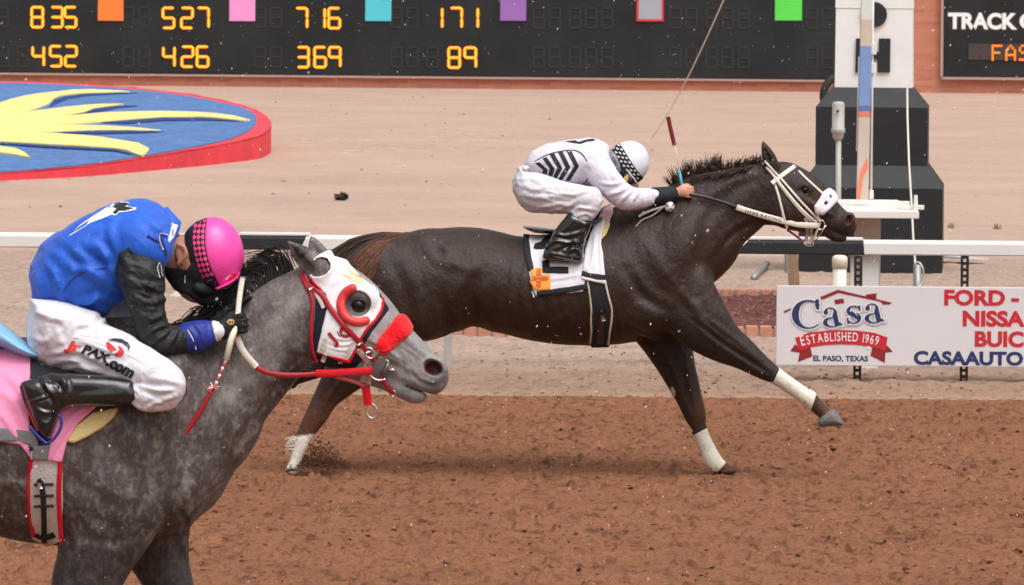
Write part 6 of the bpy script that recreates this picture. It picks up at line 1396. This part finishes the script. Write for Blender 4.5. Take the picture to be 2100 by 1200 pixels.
# ================================================================== TACK OF THE DARK HORSE
sd = thing("saddle", "small black racing saddle with white number one cloth on the dark horse", "saddle", D.W(1150, 480, 0))
cl = garment("saddle_cloth", dark_m, [(1072, 470), (1090, 476), (1190, 486), (1206, 560), (1200, 576), (1196, 598), (1160, 602), (1099, 608), (1092, 592), (1086, 566), (1076, 520)], 5, 1.8, M['white_cloth'], sd, disp=folds([([(1100, 575), (1150, 570), (1195, 562)], 1.6, 4), ([(1094, 500), (1100, 540), (1096, 570)], 1.2, 4)], .8, .05, 2))
garment("cloth_border", dark_m, [(1072, 468), (1090, 474), (1086, 490), (1090, 525), (1096, 552), (1087, 560), (1084, 556), (1075, 520)], 6, 1.8, M['black_cloth'], cl)
garment("cloth_border", dark_m, [(1099, 597), (1160, 588), (1204, 581), (1206, 594), (1160, 602), (1100, 608)], 6, 1.8, M['black_cloth'], cl)
garment("cloth_number", dark_m, [(1092, 508), (1096, 499), (1108, 495), (1120, 482), (1135, 482), (1138, 493), (1116, 512), (1094, 513)], 6, 1.5, M['black_cloth'], cl, wmin=20)
garment("cloth_number", dark_m, [(1111, 533), (1128, 535), (1128, 546), (1167, 546), (1167, 562), (1111, 562)], 6, 1.5, M['black_cloth'], cl, wmin=20)
em = garment("cloth_emblem", dark_m, [(1087, 554), (1094, 553), (1100, 549), (1112, 549), (1112, 562), (1129, 563), (1129, 595), (1100, 597), (1094, 592), (1086, 578), (1090, 570)], 7.5, 1.4, mat("emblem_yellow", srgb(238, 164, 62), .7), cl, wmin=20)
zr = mat("emblem_red", srgb(204, 52, 40), .7); zc = (1104.5, 571.5); zp = []
for a in range(4):
    for j, ln in ((-1.5, 11), (-.5, 14.5), (.5, 14.5), (1.5, 11)):
        ca, sa = math.cos(a * math.pi / 2), math.sin(a * math.pi / 2); q = lambda x, y: (zc[0] + x * ca - y * sa, zc[1] + x * sa + y * ca)
        zp.append([q(6.2, j * 2.5 - .7), q(6.2 + ln, j * 2.5 - .7), q(6.2 + ln, j * 2.5 + .7), q(6.2, j * 2.5 + .7)])
cc = [(zc[0] + math.cos(t), zc[1] + math.sin(t)) for t in np.linspace(0, 6.283, 21)[:-1]]
ring_ = lambda r: [(zc[0] + (x - zc[0]) * r, zc[1] + (y - zc[1]) * r) for x, y in cc]
zp.append({'outer': ring_(6.6), 'holes': [ring_(5.2)]})
print_on("emblem_sun", zp, [em], zr, em, step=5); print_on("emblem_sun", [[(1100.5, 570), (1108.5, 570), (1108.5, 573), (1100.5, 573)]], [em], zr, em, step=5)
strap("emblem_edge", [(1087, 554), (1100, 549), (1112, 549)], 1.6, zr, em, [em], D, .5, 0); strap("emblem_edge", [(1100, 596.5), (1129, 594.5), (1129, 564)], 1.6, zr, em, [em], D, .5, 0)
garment("under_cloth", dark_m, [(1089, 592), (1096, 606), (1097, 612), (1093, 611)], 4, 1.4, M['white_cloth'], cl, wmin=20)
st_ = Model(D); st_.pillow([(1074, 464), (1100, 467), (1140, 470), (1180, 462), (1222, 448), (1236, 440), (1240, 452), (1210, 474), (1150, 482), (1096, 478), (1076, 470)], 0, 8, 70, k=3); solid("seat", st_, 2, M['patent'], sd)
strap("cantle_edge", [(1074, 465, 46), (1090, 467, 52), (1122, 471, 60)], 5, mat("cantle_grey", srgb(176, 178, 182), .35), sd, None, D, 2, 0)
gr_ = [(1204, 576), (1248, 574), (1256, 640), (1250, 712), (1209, 710), (1212, 640)]
gir = garment("girth", dark_m, [(1206, 560), (1246, 560), (1254, 638), (1249, 730), (1211, 730), (1214, 640)], 4.5, 1.6, M['black_cloth'], sd)
GB = bpy.data.objects["body"]; elastic = mat("girth_elastic", srgb(212, 200, 176), .8, bump=.3, bscale=150)
strap("girth_edge", [(1204, 574), (1209, 600), (1214, 636), (1211, 652), (1214, 672), (1212, 704)], 4.2, elastic, gir, [gir, GB], D, 2, 1)
strap("girth_edge", [(1240, 574), (1247, 606), (1254, 640), (1251, 670), (1247, 705)], 4.2, elastic, gir, [gir, GB], D, 2, 1)
strap("girth_strap", [(1234, 636), (1233, 664), (1230, 704)], 13, M['patent'], gir, [gir], D, 2, .5); strap("girth_strap", [(1236, 648), (1237, 656)], 9, M['chrome'], gir, [gir], D, 3, 2)
sw = garment("front_cloth", dark_m, [(1210, 480), (1222, 452), (1236, 444), (1241, 452), (1234, 480), (1232, 500), (1236, 520), (1240, 556), (1243, 583), (1224, 580), (1191, 572), (1196, 545), (1200, 510)], 9, 1.6, M['white_cloth'], sd, disp=folds([([(1206, 560), (1215, 530), (1222, 470)], 2, 4), ([(1228, 560), (1226, 520), (1226, 480)], -1.6, 4), ([(1200, 545), (1208, 560)], 1.4, 4), ([(1212, 560), (1222, 530)], 1.6, 3)], .8, .06, 5))
garment("front_cloth_border", dark_m, [(1194, 554), (1212, 560), (1241, 563), (1242.5, 576), (1222, 574), (1192, 566)], 10.2, 1.5, M['black_cloth'], sw)
garment("foam_pad", dark_m, [(1234, 452), (1250, 446), (1251, 462), (1244, 480), (1234, 492), (1233, 475)], 7, 1.6, M['foam'], sd)
garment("pink_pad", dark_m, [(1226, 448), (1238, 424), (1256, 416), (1257, 436), (1250, 456), (1236, 450)], 9, 1.8, mat("pale_pink_cloth", srgb(226, 190, 194), .85, bump=.3, bscale=60), sd, disp=folds([], 1.2, .08, 3))
neck_knot = thing("tie_cord", "white knotted cord and ball tied at the dark horse's withers", "cord", D.W(1370, 428, 60))
mm_ = Model(D); mm_.ell(1373, 424, 60, 10, 11, 10, 15); kn = solid("knot", mm_, 1.3, M['white_cloth'], neck_knot)
for q in ([(1366, 418, 68), (1372, 428, 71), (1381, 431, 67)], [(1369, 434, 67), (1376, 424, 71), (1382, 418, 66)]): strap("knot_strand", q, 2, M['print_black'], neck_knot, None, D, 1, 0)
MB().tube([D.W(*q) for q in catmull([(1368, 422, 58), (1340, 430, 58), (1316, 440, 58), (1310, 445, 58)], 6)], .0065, 8).build("cord", M['leather_w'], neck_knot, smooth=True)
mm_ = Model(D); mm_.ell(1320, 437, 58, 4.5, 4, 4); solid("bead", mm_, 1.2, M['white_cloth'], neck_knot)
MB().tube([D.W(*q) for q in catmull([(1362, 424, 58), (1338, 442, 60), (1316, 452, 62), (1302, 468, 66), (1292, 484, 68)], 6)], .0042, 6).build("cord", mat("twine", srgb(186, 168, 150), .8), neck_knot, smooth=True)

br1 = thing("bridle", "white leather bridle with a white noseband on the dark horse's head", "bridle", D.W(1660, 420, 0))
T_ = [GB]
def W_(nm, pts, wd, m=None, th=2.0, off=.6): return strap(nm, pts, wd, m or M['leather_w'], br1, T_, D, th, off)
W_("cheek_strap", [(1562, 332), (1580, 352), (1600, 378), (1626, 410), (1652, 438), (1674, 455)], 5.5); W_("cheek_strap", [(1568, 330), (1586, 350), (1608, 374), (1634, 404), (1660, 432), (1680, 452)], 4.5)
W_("cheek_strap", [(1588, 364), (1612, 396), (1640, 430), (1662, 452)], 5, None, 1.5, .2)
W_("brow_band", [(1583, 376), (1596, 366), (1612, 354), (1626, 344), (1630, 341)], 9)
W_("throat_latch", [(1589, 378), (1597, 402), (1604, 430), (1609, 452), (1616, 472)], 5)
W_("face_strap", [(1637, 350.5), (1650, 364), (1664, 377), (1680, 391), (1690, 400)], 5, None, 2, .4)
MB().tube([D.W(*q) for q in catmull([(1636, 349, 6), (1650, 362, 7), (1655, 369, 7), (1668, 376, 6), (1690, 397, 8)], 5)], .0055, 8).build("face_strap", M['leather_w'], br1, smooth=True)
nb_ = garment("noseband", dark_m, [(1689, 392), (1700, 385), (1712, 389), (1720, 402), (1718, 413), (1702, 430), (1688, 442), (1672, 439), (1669, 424), (1680, 408)], 9, 1.4, mat("white_fleece", srgb(236, 232, 240), .9, .1, bump=.6, bscale=120, sheen=.2), br1, k=6)
print_on("noseband_patch", [[(1702, 398), (1706, 402), (1704.5, 406), (1700.5, 402)], [(1694, 411), (1698.5, 415), (1693.5, 421), (1689, 417)]], [nb_], M['print_black'], nb_, step=3)
W_("noseband_strap", [(1676, 436), (1678, 450), (1682, 456)], 5); W_("chin_strap", [(1652, 448), (1655, 462), (1656, 478)], 8, mat("tan_strap", srgb(196, 178, 164), .7)); W_("chin_strap", [(1664, 452), (1664, 466), (1664, 482)], 5)
strap("chin_strap", [(1656, 478, 12), (1654, 492, 8), (1650, 500, 2)], 7, mat("pink_strap", srgb(214, 180, 184), .7), br1, None, D, 2, 0); strap("chin_strap", [(1614, 471, 14), (1630, 482, 14), (1645, 494, 10)], 5, mat("magenta_strap", srgb(170, 60, 120), .7), br1, None, D, 2, 0)
strap("bit_strap", [(1682, 454, 26), (1677, 470, 24), (1668, 492, 14), (1660, 500, 6)], 5, M['leather_w'], br1, None, D, 2, 0); strap("chin_strap", [(1664, 480, 14), (1666, 492, 8), (1650, 500, 4)], 6, M['leather_w'], br1, None, D, 2, 0)
def metal_ring(nm, fig, u, v, w, ru, rv, r, parent, a0=0, a1=360, ang=0, m=None):
    ca, sa = math.cos(math.radians(ang)), math.sin(math.radians(ang)); pts = []
    for t in np.radians(np.linspace(a0, a1, 28)): x, y = ru * math.cos(t), rv * math.sin(t); pts.append(fig.W(u + x * ca - y * sa, v + x * sa + y * ca, w))
    return MB().tube(pts, r * fig.s, 8, cap=(a1 - a0) < 360).build(nm, m or M['chrome'], parent, smooth=True)
metal_ring("bit_ring", D, 1682, 461, 24, 9, 10, 1.3, br1); metal_ring("bit_ring", D, 1682, 461, -24, 9, 10, 1.3, br1); metal_ring("chin_ring", D, 1660, 501, 2, 9, 3.6, 1.2, br1)
MB().tube([D.W(1694, 462, 26), D.W(1684, 478, 22), D.W(1672, 494, 12)], 1.3 * D.s, 6).build("bit_bar", M['chrome'], br1, smooth=True)
strap("rein", [(1414, 399, 56), (1440, 403, 54), (1470, 411, 50), (1500, 421, 46), (1516, 427, 44)], 6, M['patent'], br1, None, D, 2, 0)
rn = strap("rein_grip", [(1510, 425, 44), (1550, 438, 40), (1600, 452, 36), (1640, 461, 30), (1678, 463, 27)], 12, M['leather_w'], br1, None, D, 3, 0)
o_bvh[rn.name] = BVHTree.FromPolygons([rn.matrix_world @ v.co + Vector(wloc(br1)) for v in rn.data.vertices], [tuple(p.vertices) for p in rn.data.polygons])
text_on("rein_lettering", "HEBB RACING", 9.5, 1527, 436.0, 14.5, [rn], M['print_black'], rn, off=.0012, sx=1.15, space=1.15)
strap("rein", [(1414, 404, -30), (1500, 424, -38), (1600, 452, -34), (1680, 463, -24)], 7, M['leather_w'], br1, None, D, 2, 0)
wp = thing("whip", "dark red tipped riding whip held upright by the jockey in white", "whip", D.W(1395, 400, 44))
MB().tube([D.W(1403, 398, 50), D.W(1397, 372, 46), D.W(1393, 350, 44)], [2.8 * D.s, 2.8 * D.s, 2.5 * D.s], 8).build("handle", mat("whip_blue", srgb(72, 176, 204), .4), wp, smooth=True)
MB().tube([D.W(1393.2, 352, 44), D.W(1388, 318, 42), D.W(1383, 294, 40)], [1.1 * D.s] * 3, 6).build("shaft", M['leather_w'], wp, smooth=True)
strap("popper", [(1383, 298, 40), (1376, 268, 38), (1370, 240, 36)], 8.5, mat("whip_red", srgb(112, 26, 36), .5), wp, None, D, 3, 0)

# ================================================================== TACK OF THE GREY HORSE
GBY = [o for o in grey.children if o.name.startswith("body")][0]
sg2 = thing("saddle", "pink cloth and pale blue saddle under the jockey in blue on the grey horse", "saddle", G.W(0, 800, 0))
pk_ = mat("pink_cloth", srgb(240, 148, 186), .85, .2, bump=.3, bscale=50, var=.05, vscale=10, sheen=.15); gt_ = mat("grey_trim", srgb(120, 118, 120), .85, .2, bump=.3, bscale=90)
pf = folds([([(0, 800), (30, 830), (58, 880)], 3, 8), ([(-20, 830), (10, 860), (40, 905)], 3, 7), ([(10, 760), (50, 800)], 2.5, 9), ([(20, 790), (40, 820), (60, 840)], -2, 5)], 1.6, .03, 3)
pc = garment("saddle_cloth", grey_m, [(-330, 690), (0, 690), (64, 735), (62, 760), (60, 930), (66, 944), (40, 912), (0, 906), (-330, 906)], 9, 2.6, pk_, sg2, disp=pf)
garment("cloth_trim", grey_m, [(-330, 878), (0, 877), (40, 881), (66, 884), (78, 905), (82, 940), (74, 925), (56, 912), (36, 906), (0, 907), (-330, 910)], 11, 2.2, gt_, pc)
garment("saddle_flap", grey_m, [(56, 735), (100, 752), (150, 790), (140, 850), (110, 900), (70, 915), (58, 840)], 7, 2.6, M['black_cloth'], sg2)
ps = garment("front_cloth", grey_m, [(104, 900), (118, 852), (140, 828), (205, 826), (180, 850), (160, 868), (148, 888), (136, 908), (126, 948), (96, 945)], 15, 2.2, pk_, sg2, disp=folds([([(104, 935), (120, 900), (150, 850)], 2.5, 5), ([(118, 940), (130, 905), (160, 860)], -2, 4), ([(150, 850), (170, 838)], 2, 4)], 1.0, .04, 4))
garment("cloth_trim", grey_m, [(68, 916), (104, 912), (97, 944), (66, 944)], 16, 2, gt_, ps)
garment("foam_pad", grey_m, [(136, 902), (158, 872), (190, 846), (238, 835), (242, 838), (234, 856), (210, 878), (180, 896), (152, 909), (140, 908)], 12, 2.2, M['foam'], sg2, k=6)
ms_ = Model(G); ms_.pillow([(-170, 630), (-60, 640), (0, 659), (22, 676), (48, 697), (82, 718), (100, 742), (96, 746), (60, 742), (30, 732), (0, 717), (-60, 700), (-170, 690)], 0, 22, 150, k=4)
cn = solid("cantle", ms_, 3, mat("saddle_blue", srgb(132, 186, 222), .35, .5, coat=.15, var=.04, vscale=6), sg2)
strap("cantle_edge", [(-60, 688), (0, 712), (30, 728), (60, 738), (92, 742)], 7, mat("saddle_edge_blue", srgb(44, 104, 170), .4), sg2, [cn], G, 3, 0)
gw = garment("girth", grey_m, [(62, 925), (128, 925), (129, 1030), (127, 1110), (96, 1122), (66, 1106), (61, 1030)], 7, 2.2, mat("girth_white", srgb(196, 190, 186), .85, bump=.4, bscale=130, var=.06, vscale=30), sg2)
for e in ([(63, 942), (60, 1000), (61, 1050), (68, 1100)], [(124, 944), (121, 1000), (122, 1050), (126, 1112)]): strap("girth_edge", e, 10, M['red_cloth'], gw, [gw, GBY], G, 4, -1)
strap("girth_strap", [(81, 982), (88, 1010), (90, 1060), (91, 1112)], 11, M['black_cloth'], gw, [gw], G, 3, 0); strap("girth_buckle", [(78, 986), (84, 1000)], 8, M['chrome'], gw, [gw], G, 5, 2)
for y in (993, 1016, 1037): strap("girth_tie", [(70, y + 1), (90, y), (110, y)], 4.5, M['black_cloth'], gw, [gw], G, 3, 1)
strap("girth_tie", [(72, 1096), (90, 1104), (112, 1096)], 12, M['black_cloth'], gw, [gw], G, 3, 1)
stir = mat("stirrup_blue", srgb(52, 60, 150), .35, metal=.3); tb = MB()
pl_ = [(120, 850), (126, 862), (124, 878), (114, 896), (100, 908), (92, 907), (76, 893), (60, 874)]
tb.tube([G.W(a, b_, 232) for a, b_ in catmull([(x, y, 0) for x, y in pl_], 4)[:, :2]], 3.0 * G.s, 8); tb.build("stirrup", stir, sg2, smooth=True)

hood = thing("blinker_hood", "white racing hood with red trim and J/C lettering on the grey horse's head", "hood", G.W(700, 640, 0))
white_px = [(643, 531), (658, 520), (675, 513), (689, 519), (697, 528), (711, 530), (718, 543), (738, 565), (752, 578), (768, 588), (777, 600), (779, 610), (784, 615), (781, 634), (770, 654), (755, 669), (746, 680), (738, 696), (728, 715), (715, 744), (649, 723), (660, 675), (671, 630), (668, 604), (652, 590), (640, 580), (634, 566), (640, 560)]
navy_px = [(668, 560), (779, 600), (799, 634), (780, 660), (764, 680), (752, 700), (742, 716), (746, 735), (728, 756), (700, 764), (655, 752), (638, 735), (645, 660), (648, 610)]
eyeh = [(733 + 28 * math.cos(t), 623 + 27 * math.sin(t)) for t in np.linspace(0, 6.283, 29)[:-1]]
earh = [(634, 555), (642, 538), (648, 530), (660, 527), (671, 530), (678, 541), (677, 553), (668, 563), (655, 568), (642, 568)]
earh2 = [(628, 520), (650, 506), (668, 514), (664, 524), (645, 531), (636, 545)]
nv = garment("hood_lining", grey_m, navy_px, 2.6, 2.2, M['navy_cloth'], hood, holes=[eyeh, earh])
hc_ = folds([([(675, 700), (700, 708), (730, 704)], 1.2, 3), ([(672, 712), (700, 718), (724, 716)], 1.2, 3), ([(678, 690), (705, 696), (735, 692)], 1.0, 3), ([(665, 585), (690, 575), (712, 560)], 1.5, 8), ([(690, 660), (715, 672), (745, 668)], 1.0, 5)], .8, .05, 7)
hw = garment("hood_shell", grey_m, white_px, 6, 1.8, mat("hood_white", srgb(232, 230, 234), .8, .25, bump=.2, bscale=60, bdist=.005, sheen=.1), hood, holes=[eyeh, earh], disp=hc_)
HT = [hw, nv, GBY]
strap("hood_trim", [(785, 612), (782, 634), (771, 654), (756, 669), (746, 682), (738, 697), (729, 715), (715, 742)], 8, M['red_cloth'], hood, HT, G, 2.5, 0)
strap("hood_trim", [(715, 742), (690, 735), (668, 729), (649, 722)], 8, M['red_cloth'], hood, [hw], G, 2.5, 0); strap("hood_trim", [(649, 723), (655, 690), (664, 656), (670, 632)], 7, M['red_cloth'], hood, [hw], G, 2.5, 0); strap("hood_trim", [(634, 566), (642, 580), (656, 592), (667, 604)], 7, M['red_cloth'], hood, [hw], G, 2.5, 0)
b = MB()
oc = [(735 + 44 * math.cos(t), 625 + 43 * math.sin(t)) for t in np.radians(np.linspace(68, 248, 30))]; ic = [(736 + 29 * math.cos(t), 624 + 29 * math.sin(t)) for t in np.radians(np.linspace(68, 248, 30))]
mm_ = Model(G)
arc = [(735 + 36 * math.cos(t), 625 + 36 * math.sin(t)) for t in np.radians(np.linspace(66, 250, 12))]
pts_ = []
for (x, y) in arc:
    hcst = cast(x, y, [hw]); w_ = (G.d0 - hcst[0].y) / G.s if hcst else 50; pts_.append((x, y, w_ + 1, 9.5, 9))
mm_.chain(pts_, k=1); solid("blinker_cup", mm_, 1.5, mat("cup_red", srgb(214, 62, 62), .4, .45), hood)
text_on("lettering", "J", 33, 686, 704, -40, [hw], M['leather_red'], hood, off=.003, bold=.05, sx=1.1); text_on("lettering", "C", 33, 706, 697, -40, [hw], M['leather_red'], hood, off=.003, bold=.05, sx=.95)
strap("lettering", [(691, 679), (696, 690), (701, 701)], 1.8, M['print_black'], hood, [hw], G, .4, 0)
gold = mat("crown_gold", srgb(212, 196, 156), .5)
print_on("crown_emblem", [[(724, 562), (748, 573), (740, 583), (717, 572)], [(717, 572), (698, 562), (700, 560), (722, 567)], [(722, 565), (711, 549), (713, 548), (730, 563)], [(730, 565), (722, 546), (724, 546), (736, 566)]], [hw], gold, hood, step=4)
print_on("crown_emblem", [[(733, 563), (743, 569), (741, 573), (731, 566)]], [hw], M['print_red'], hood, step=4)
for q in ([(662, 693), (671, 695), (667, 722), (656, 718)], [(717, 705), (730, 700), (722, 716), (713, 738), (703, 735)]): print_on("elastic_panel", [q], [hw], mat("hood_elastic", srgb(206, 202, 192), .9, bump=.6, bscale=120), hood, step=5)

br2 = thing("bridle", "red leather bridle with fluffy red noseband and steel rings on the grey horse", "bridle", G.W(760, 700, 0))
HT2 = [hw, nv, GBY]
def R_(nm, pts, wd, m=None, th=3.5, off=1.5, T=None): return strap(nm, pts, wd, m or M['leather_red'], br2, T or HT2, G, th, off)
R_("cheek_strap", [(624, 562), (630, 578), (640, 590), (660, 604), (680, 636), (705, 668), (730, 694), (748, 716), (768, 740)], 11)
R_("head_strap", [(619, 562), (627, 580), (634, 594), (640, 602)], 12); R_("throat_strap", [(634, 592), (641, 620), (639, 660), (639, 700), (645, 730), (660, 753)], 8)
R_("throat_strap", [(646, 598), (656, 616), (664, 632)], 9, mat("pale_strap", srgb(206, 190, 184), .7), 3, .5)
R_("strap_keeper", [(634, 596), (646, 590)], 5, M['chrome'], 4, 4); R_("strap_keeper", [(733, 707), (744, 700)], 4, M['chrome'], 4, 4)
fl_ = [(766, 716), (770, 702), (786, 682), (802, 662), (814, 646), (828, 640), (846, 648), (852, 668), (842, 686), (822, 703), (804, 719), (790, 729), (776, 726)]
def fleece(u, v, w, n):
    q = np.stack([u, v, w], 1); return 2.2 * vnoise(q, .11, 2, 4) + .5 * vnoise(q, .3, 1, 5)
nb = garment("noseband", grey_m, fl_, 11, 1.6, M['red_fleece'], br2, k=14, disp=fleece)
R_("noseband_tab", [(762, 730), (770, 724), (778, 716)], 11, mat("tab_tan", srgb(196, 172, 164), .7))
tan = bpy.data.materials["tab_tan"]
R_("cheek_piece", [(734, 716), (744, 728), (756, 742)], 14, tan, 3, .5); R_("cheek_piece", [(752, 742), (752, 756), (748, 776), (744, 788)], 16, tan, 3, .5); R_("cheek_piece", [(757, 745), (758, 765), (756, 790)], 9, tan, 4, 2); R_("cheek_piece", [(668, 726), (664, 738), (658, 748)], 9, tan, 3, .5); R_("cheek_piece", [(698, 742), (700, 758)], 10, tan, 3, .5)
R_("cheek_buckle", [(749, 722), (766, 716)], 5, M['chrome'], 4, 4)
metal_ring("buckle_ring", G, 758, 724, 50, 9, 12, 1.8, br2, 0, 360, -40)
strap("chin_grip", [(750, 790, 16), (752, 806, 12), (755, 830, 6)], 17, M['red_fleece'], br2, None, G, 7, 0)
metal_ring("chin_ring", G, 762, 843, 4, 11, 15, 2.2, br2, 0, 360, -12)
strap("chin_strap", [(664, 766, 44), (700, 776, 36), (728, 784, 26), (748, 792, 18)], 7, mat("pale_red_strap", srgb(212, 96, 112), .6), br2, None, G, 3, 0)
metal_ring("bit_ring", G, 779, 757, 36, 23, 23, 2.0, br2, 60, 330, 0); metal_ring("bit_ring", G, 779, 757, -36, 23, 23, 2.0, br2)
MB().tube([G.W(771, 735, 38), G.W(785, 733, 37), G.W(799, 738, 35)], 2.2 * G.s, 8).build("bit_bar", M['chrome'], br2, smooth=True)
MB().tube([G.W(796, 744, 36), G.W(790, 760, 35), G.W(786, 774, 32)], 4.0 * G.s, 8).build("bit_bar", mat("bit_dark", srgb(120, 116, 112), .3, metal=.7), br2, smooth=True)
MB().tube([G.W(796, 758, 36), G.W(806, 758.5, 36), G.W(813, 760, 35)], [2.6 * G.s, 2.6 * G.s, .6 * G.s], 8).build("bit_bar", M['chrome'], br2, smooth=True)
strap("curb_strap", [(778, 772, 32), (790, 786, 28), (800, 800, 22), (808, 811, 12), (802, 806, 6)], 9, M['leather_red'], br2, None, G, 3, 0)
metal_ring("buckle_ring", G, 807, 807, 16, 4, 6, 1.4, br2)
R_("keeper", [(744, 757), (763, 756)], 5, M['chrome'], 5, 5)
# near rein: white grip, red leather, red wool end
strap("rein", [(486, 690, 88), (494, 712, 86), (504, 728, 84), (520, 746, 80), (526, 752, 79)], 13, M['leather_w'], br2, None, G, 4, 0)
strap("rein", [(524, 752, 79), (545, 764, 75), (580, 769, 68), (620, 769, 62), (660, 766, 58)], 10, M['leather_red'], br2, None, G, 4, 0)
strap("rein_grip", [(648, 766, 59), (680, 766, 56), (712, 764, 54), (752, 761, 50), (764, 760, 49)], 16, M['red_cloth'], br2, None, G, 6, 0)
strap("rein", [(480, 690, -50), (560, 752, -66), (660, 766, -58), (764, 760, -46)], 12, M['leather_red'], br2, None, G, 4, 0)
strap("rein_loop", [(498, 568, 72), (494, 590, 76), (490, 620, 84), (488, 646, 90)], 11, M['leather_w'], br2, None, G, 4, 0)
wp2 = thing("whip", "red and white riding whip pointing down in the blue jockey's gloved hand", "whip", G.W(470, 700, 104))
MB().tube([G.W(484, 668, 100), G.W(474, 696, 106), G.W(464, 738, 112)], [6.5 * G.s] * 3, 10).build("handle", mat("whip_grip", srgb(226, 218, 196), .5), wp2, smooth=True)
pts_ = [(464, 738, 112), (455, 758, 114), (446, 780, 116), (438, 796, 118)]
for i in range(8):
    a_, b2 = along(pts_, i / 8), along(pts_, (i + 1) / 8); MB().tube([G.W(*a_), G.W(*b2)], 2.9 * G.s, 8).build("shaft_wrap", M['print_red'] if i % 2 else M['print_white'], wp2, smooth=True)
b = MB(); b2 = MB()
for i in range(14):
    t = rng.uniform(0, 6.28); L_ = rng.uniform(7, 15); (b if i % 2 else b2).tube([G.W(437, 795, 119), G.W(437 + L_ * math.cos(t), 795 + L_ * .8 * math.sin(t), 119 + rng.uniform(-4, 6))], [1.8 * G.s, .8 * G.s], 5)
b.build("tassel", M['print_red'], wp2); b2.build("tassel", M['print_white'], wp2)
MB().tube([G.W(437, 796, 119), G.W(434, 806, 119)], 2.2 * G.s, 8).build("ferrule", M['black_tape'], wp2)
mm_ = Model(G); mm_.chain([(432, 806, 119, 5, 3.5), (405, 852, 122, 5.4, 4), (382, 886, 124, 5.2, 4), (374, 897, 124, 4.4, 3.5)], k=1); solid("popper", mm_, 1.4, mat("whip_dark_red", srgb(160, 26, 40), .4, .5), wp2)
mm_ = Model(G); mm_.ell(373, 898, 124, 5, 4, 4, 30); solid("popper_tip", mm_, 1.3, M['black_tape'], wp2)

# ================================================================== KICKED DIRT AND FALLING SLEET
def spray(n, c, spread, up, label):
    x = c[0] + np.abs(rng.normal(0, spread[0], n)) * rng.choice([1, 1, 1, -.4], n) ; y = c[1] + rng.normal(0, spread[1], n); z = c[2] + np.abs(rng.normal(0, up, n)) * np.exp(-((x - c[0] - spread[0] * .4) / spread[0]) ** 2)
    return x, y, z
q = D.W(640, 958, 50); n_ = 4200
sx_, sy_, sz_ = spray(n_, q, (.10, .08), .055, "")
ico = bmesh.new(); bmesh.ops.create_icosphere(ico, subdivisions=1, radius=1); iv = np.array([tuple(x.co) for x in ico.verts]); iff = np.array([[q_.index for q_ in f.verts] for f in ico.faces]); ico.free()
r = .0011 + .0045 * rng.random(n_) ** 5; V = iv[None] * (1 + .3 * rng.standard_normal((n_, len(iv), 1))) * r[:, None, None] + np.stack([sx_, sy_, sz_], 1)[:, None]
c_ = np.array([srgb(104, 70, 54), srgb(126, 86, 66), srgb(86, 60, 48)])[rng.integers(0, 3, n_)]
o = mk("kicked_dirt", V.reshape(-1, 3), (iff[None] + (np.arange(n_) * len(iv))[:, None, None]).reshape(-1, 3), M['track'], kind='stuff', tint=np.repeat(c_, len(iv), 0)); o["label"] = "spray of brown dirt kicked up by the dark horse's white hind foot"; o["category"] = "dirt spray"
n_ = 2600; dd = 9 + 36 * rng.random(n_) ** .8; x = rng.uniform(-1, 1, n_) * dd * .112; vv = rng.uniform(-10, 1210, n_); z = H - (vv - YP) * dd / F; keep = z > .05; dd, x, z = dd[keep], x[keep], z[keep]; n_ = len(dd)
ov = np.array([(1, 0, 0), (-1, 0, 0), (0, 1, 0), (0, -1, 0), (0, 0, 1.7), (0, 0, -1.7)], float); of_ = np.array([(0, 2, 4), (2, 1, 4), (1, 3, 4), (3, 0, 4), (2, 0, 5), (1, 2, 5), (3, 1, 5), (0, 3, 5)])
r = (.0009 + .0017 * rng.random(n_) ** 3); V = ov[None] * r[:, None, None] + np.stack([x, dd, z], 1)[:, None]; V[:, 4, 0] += r * .8
o = mk("falling_sleet", V.reshape(-1, 3), (of_[None] + (np.arange(n_) * 6)[:, None, None]).reshape(-1, 3), mat("sleet", srgb(235, 235, 238), .3), kind='stuff'); o["label"] = "fine white sleet falling through the air over the track"; o["category"] = "sleet"
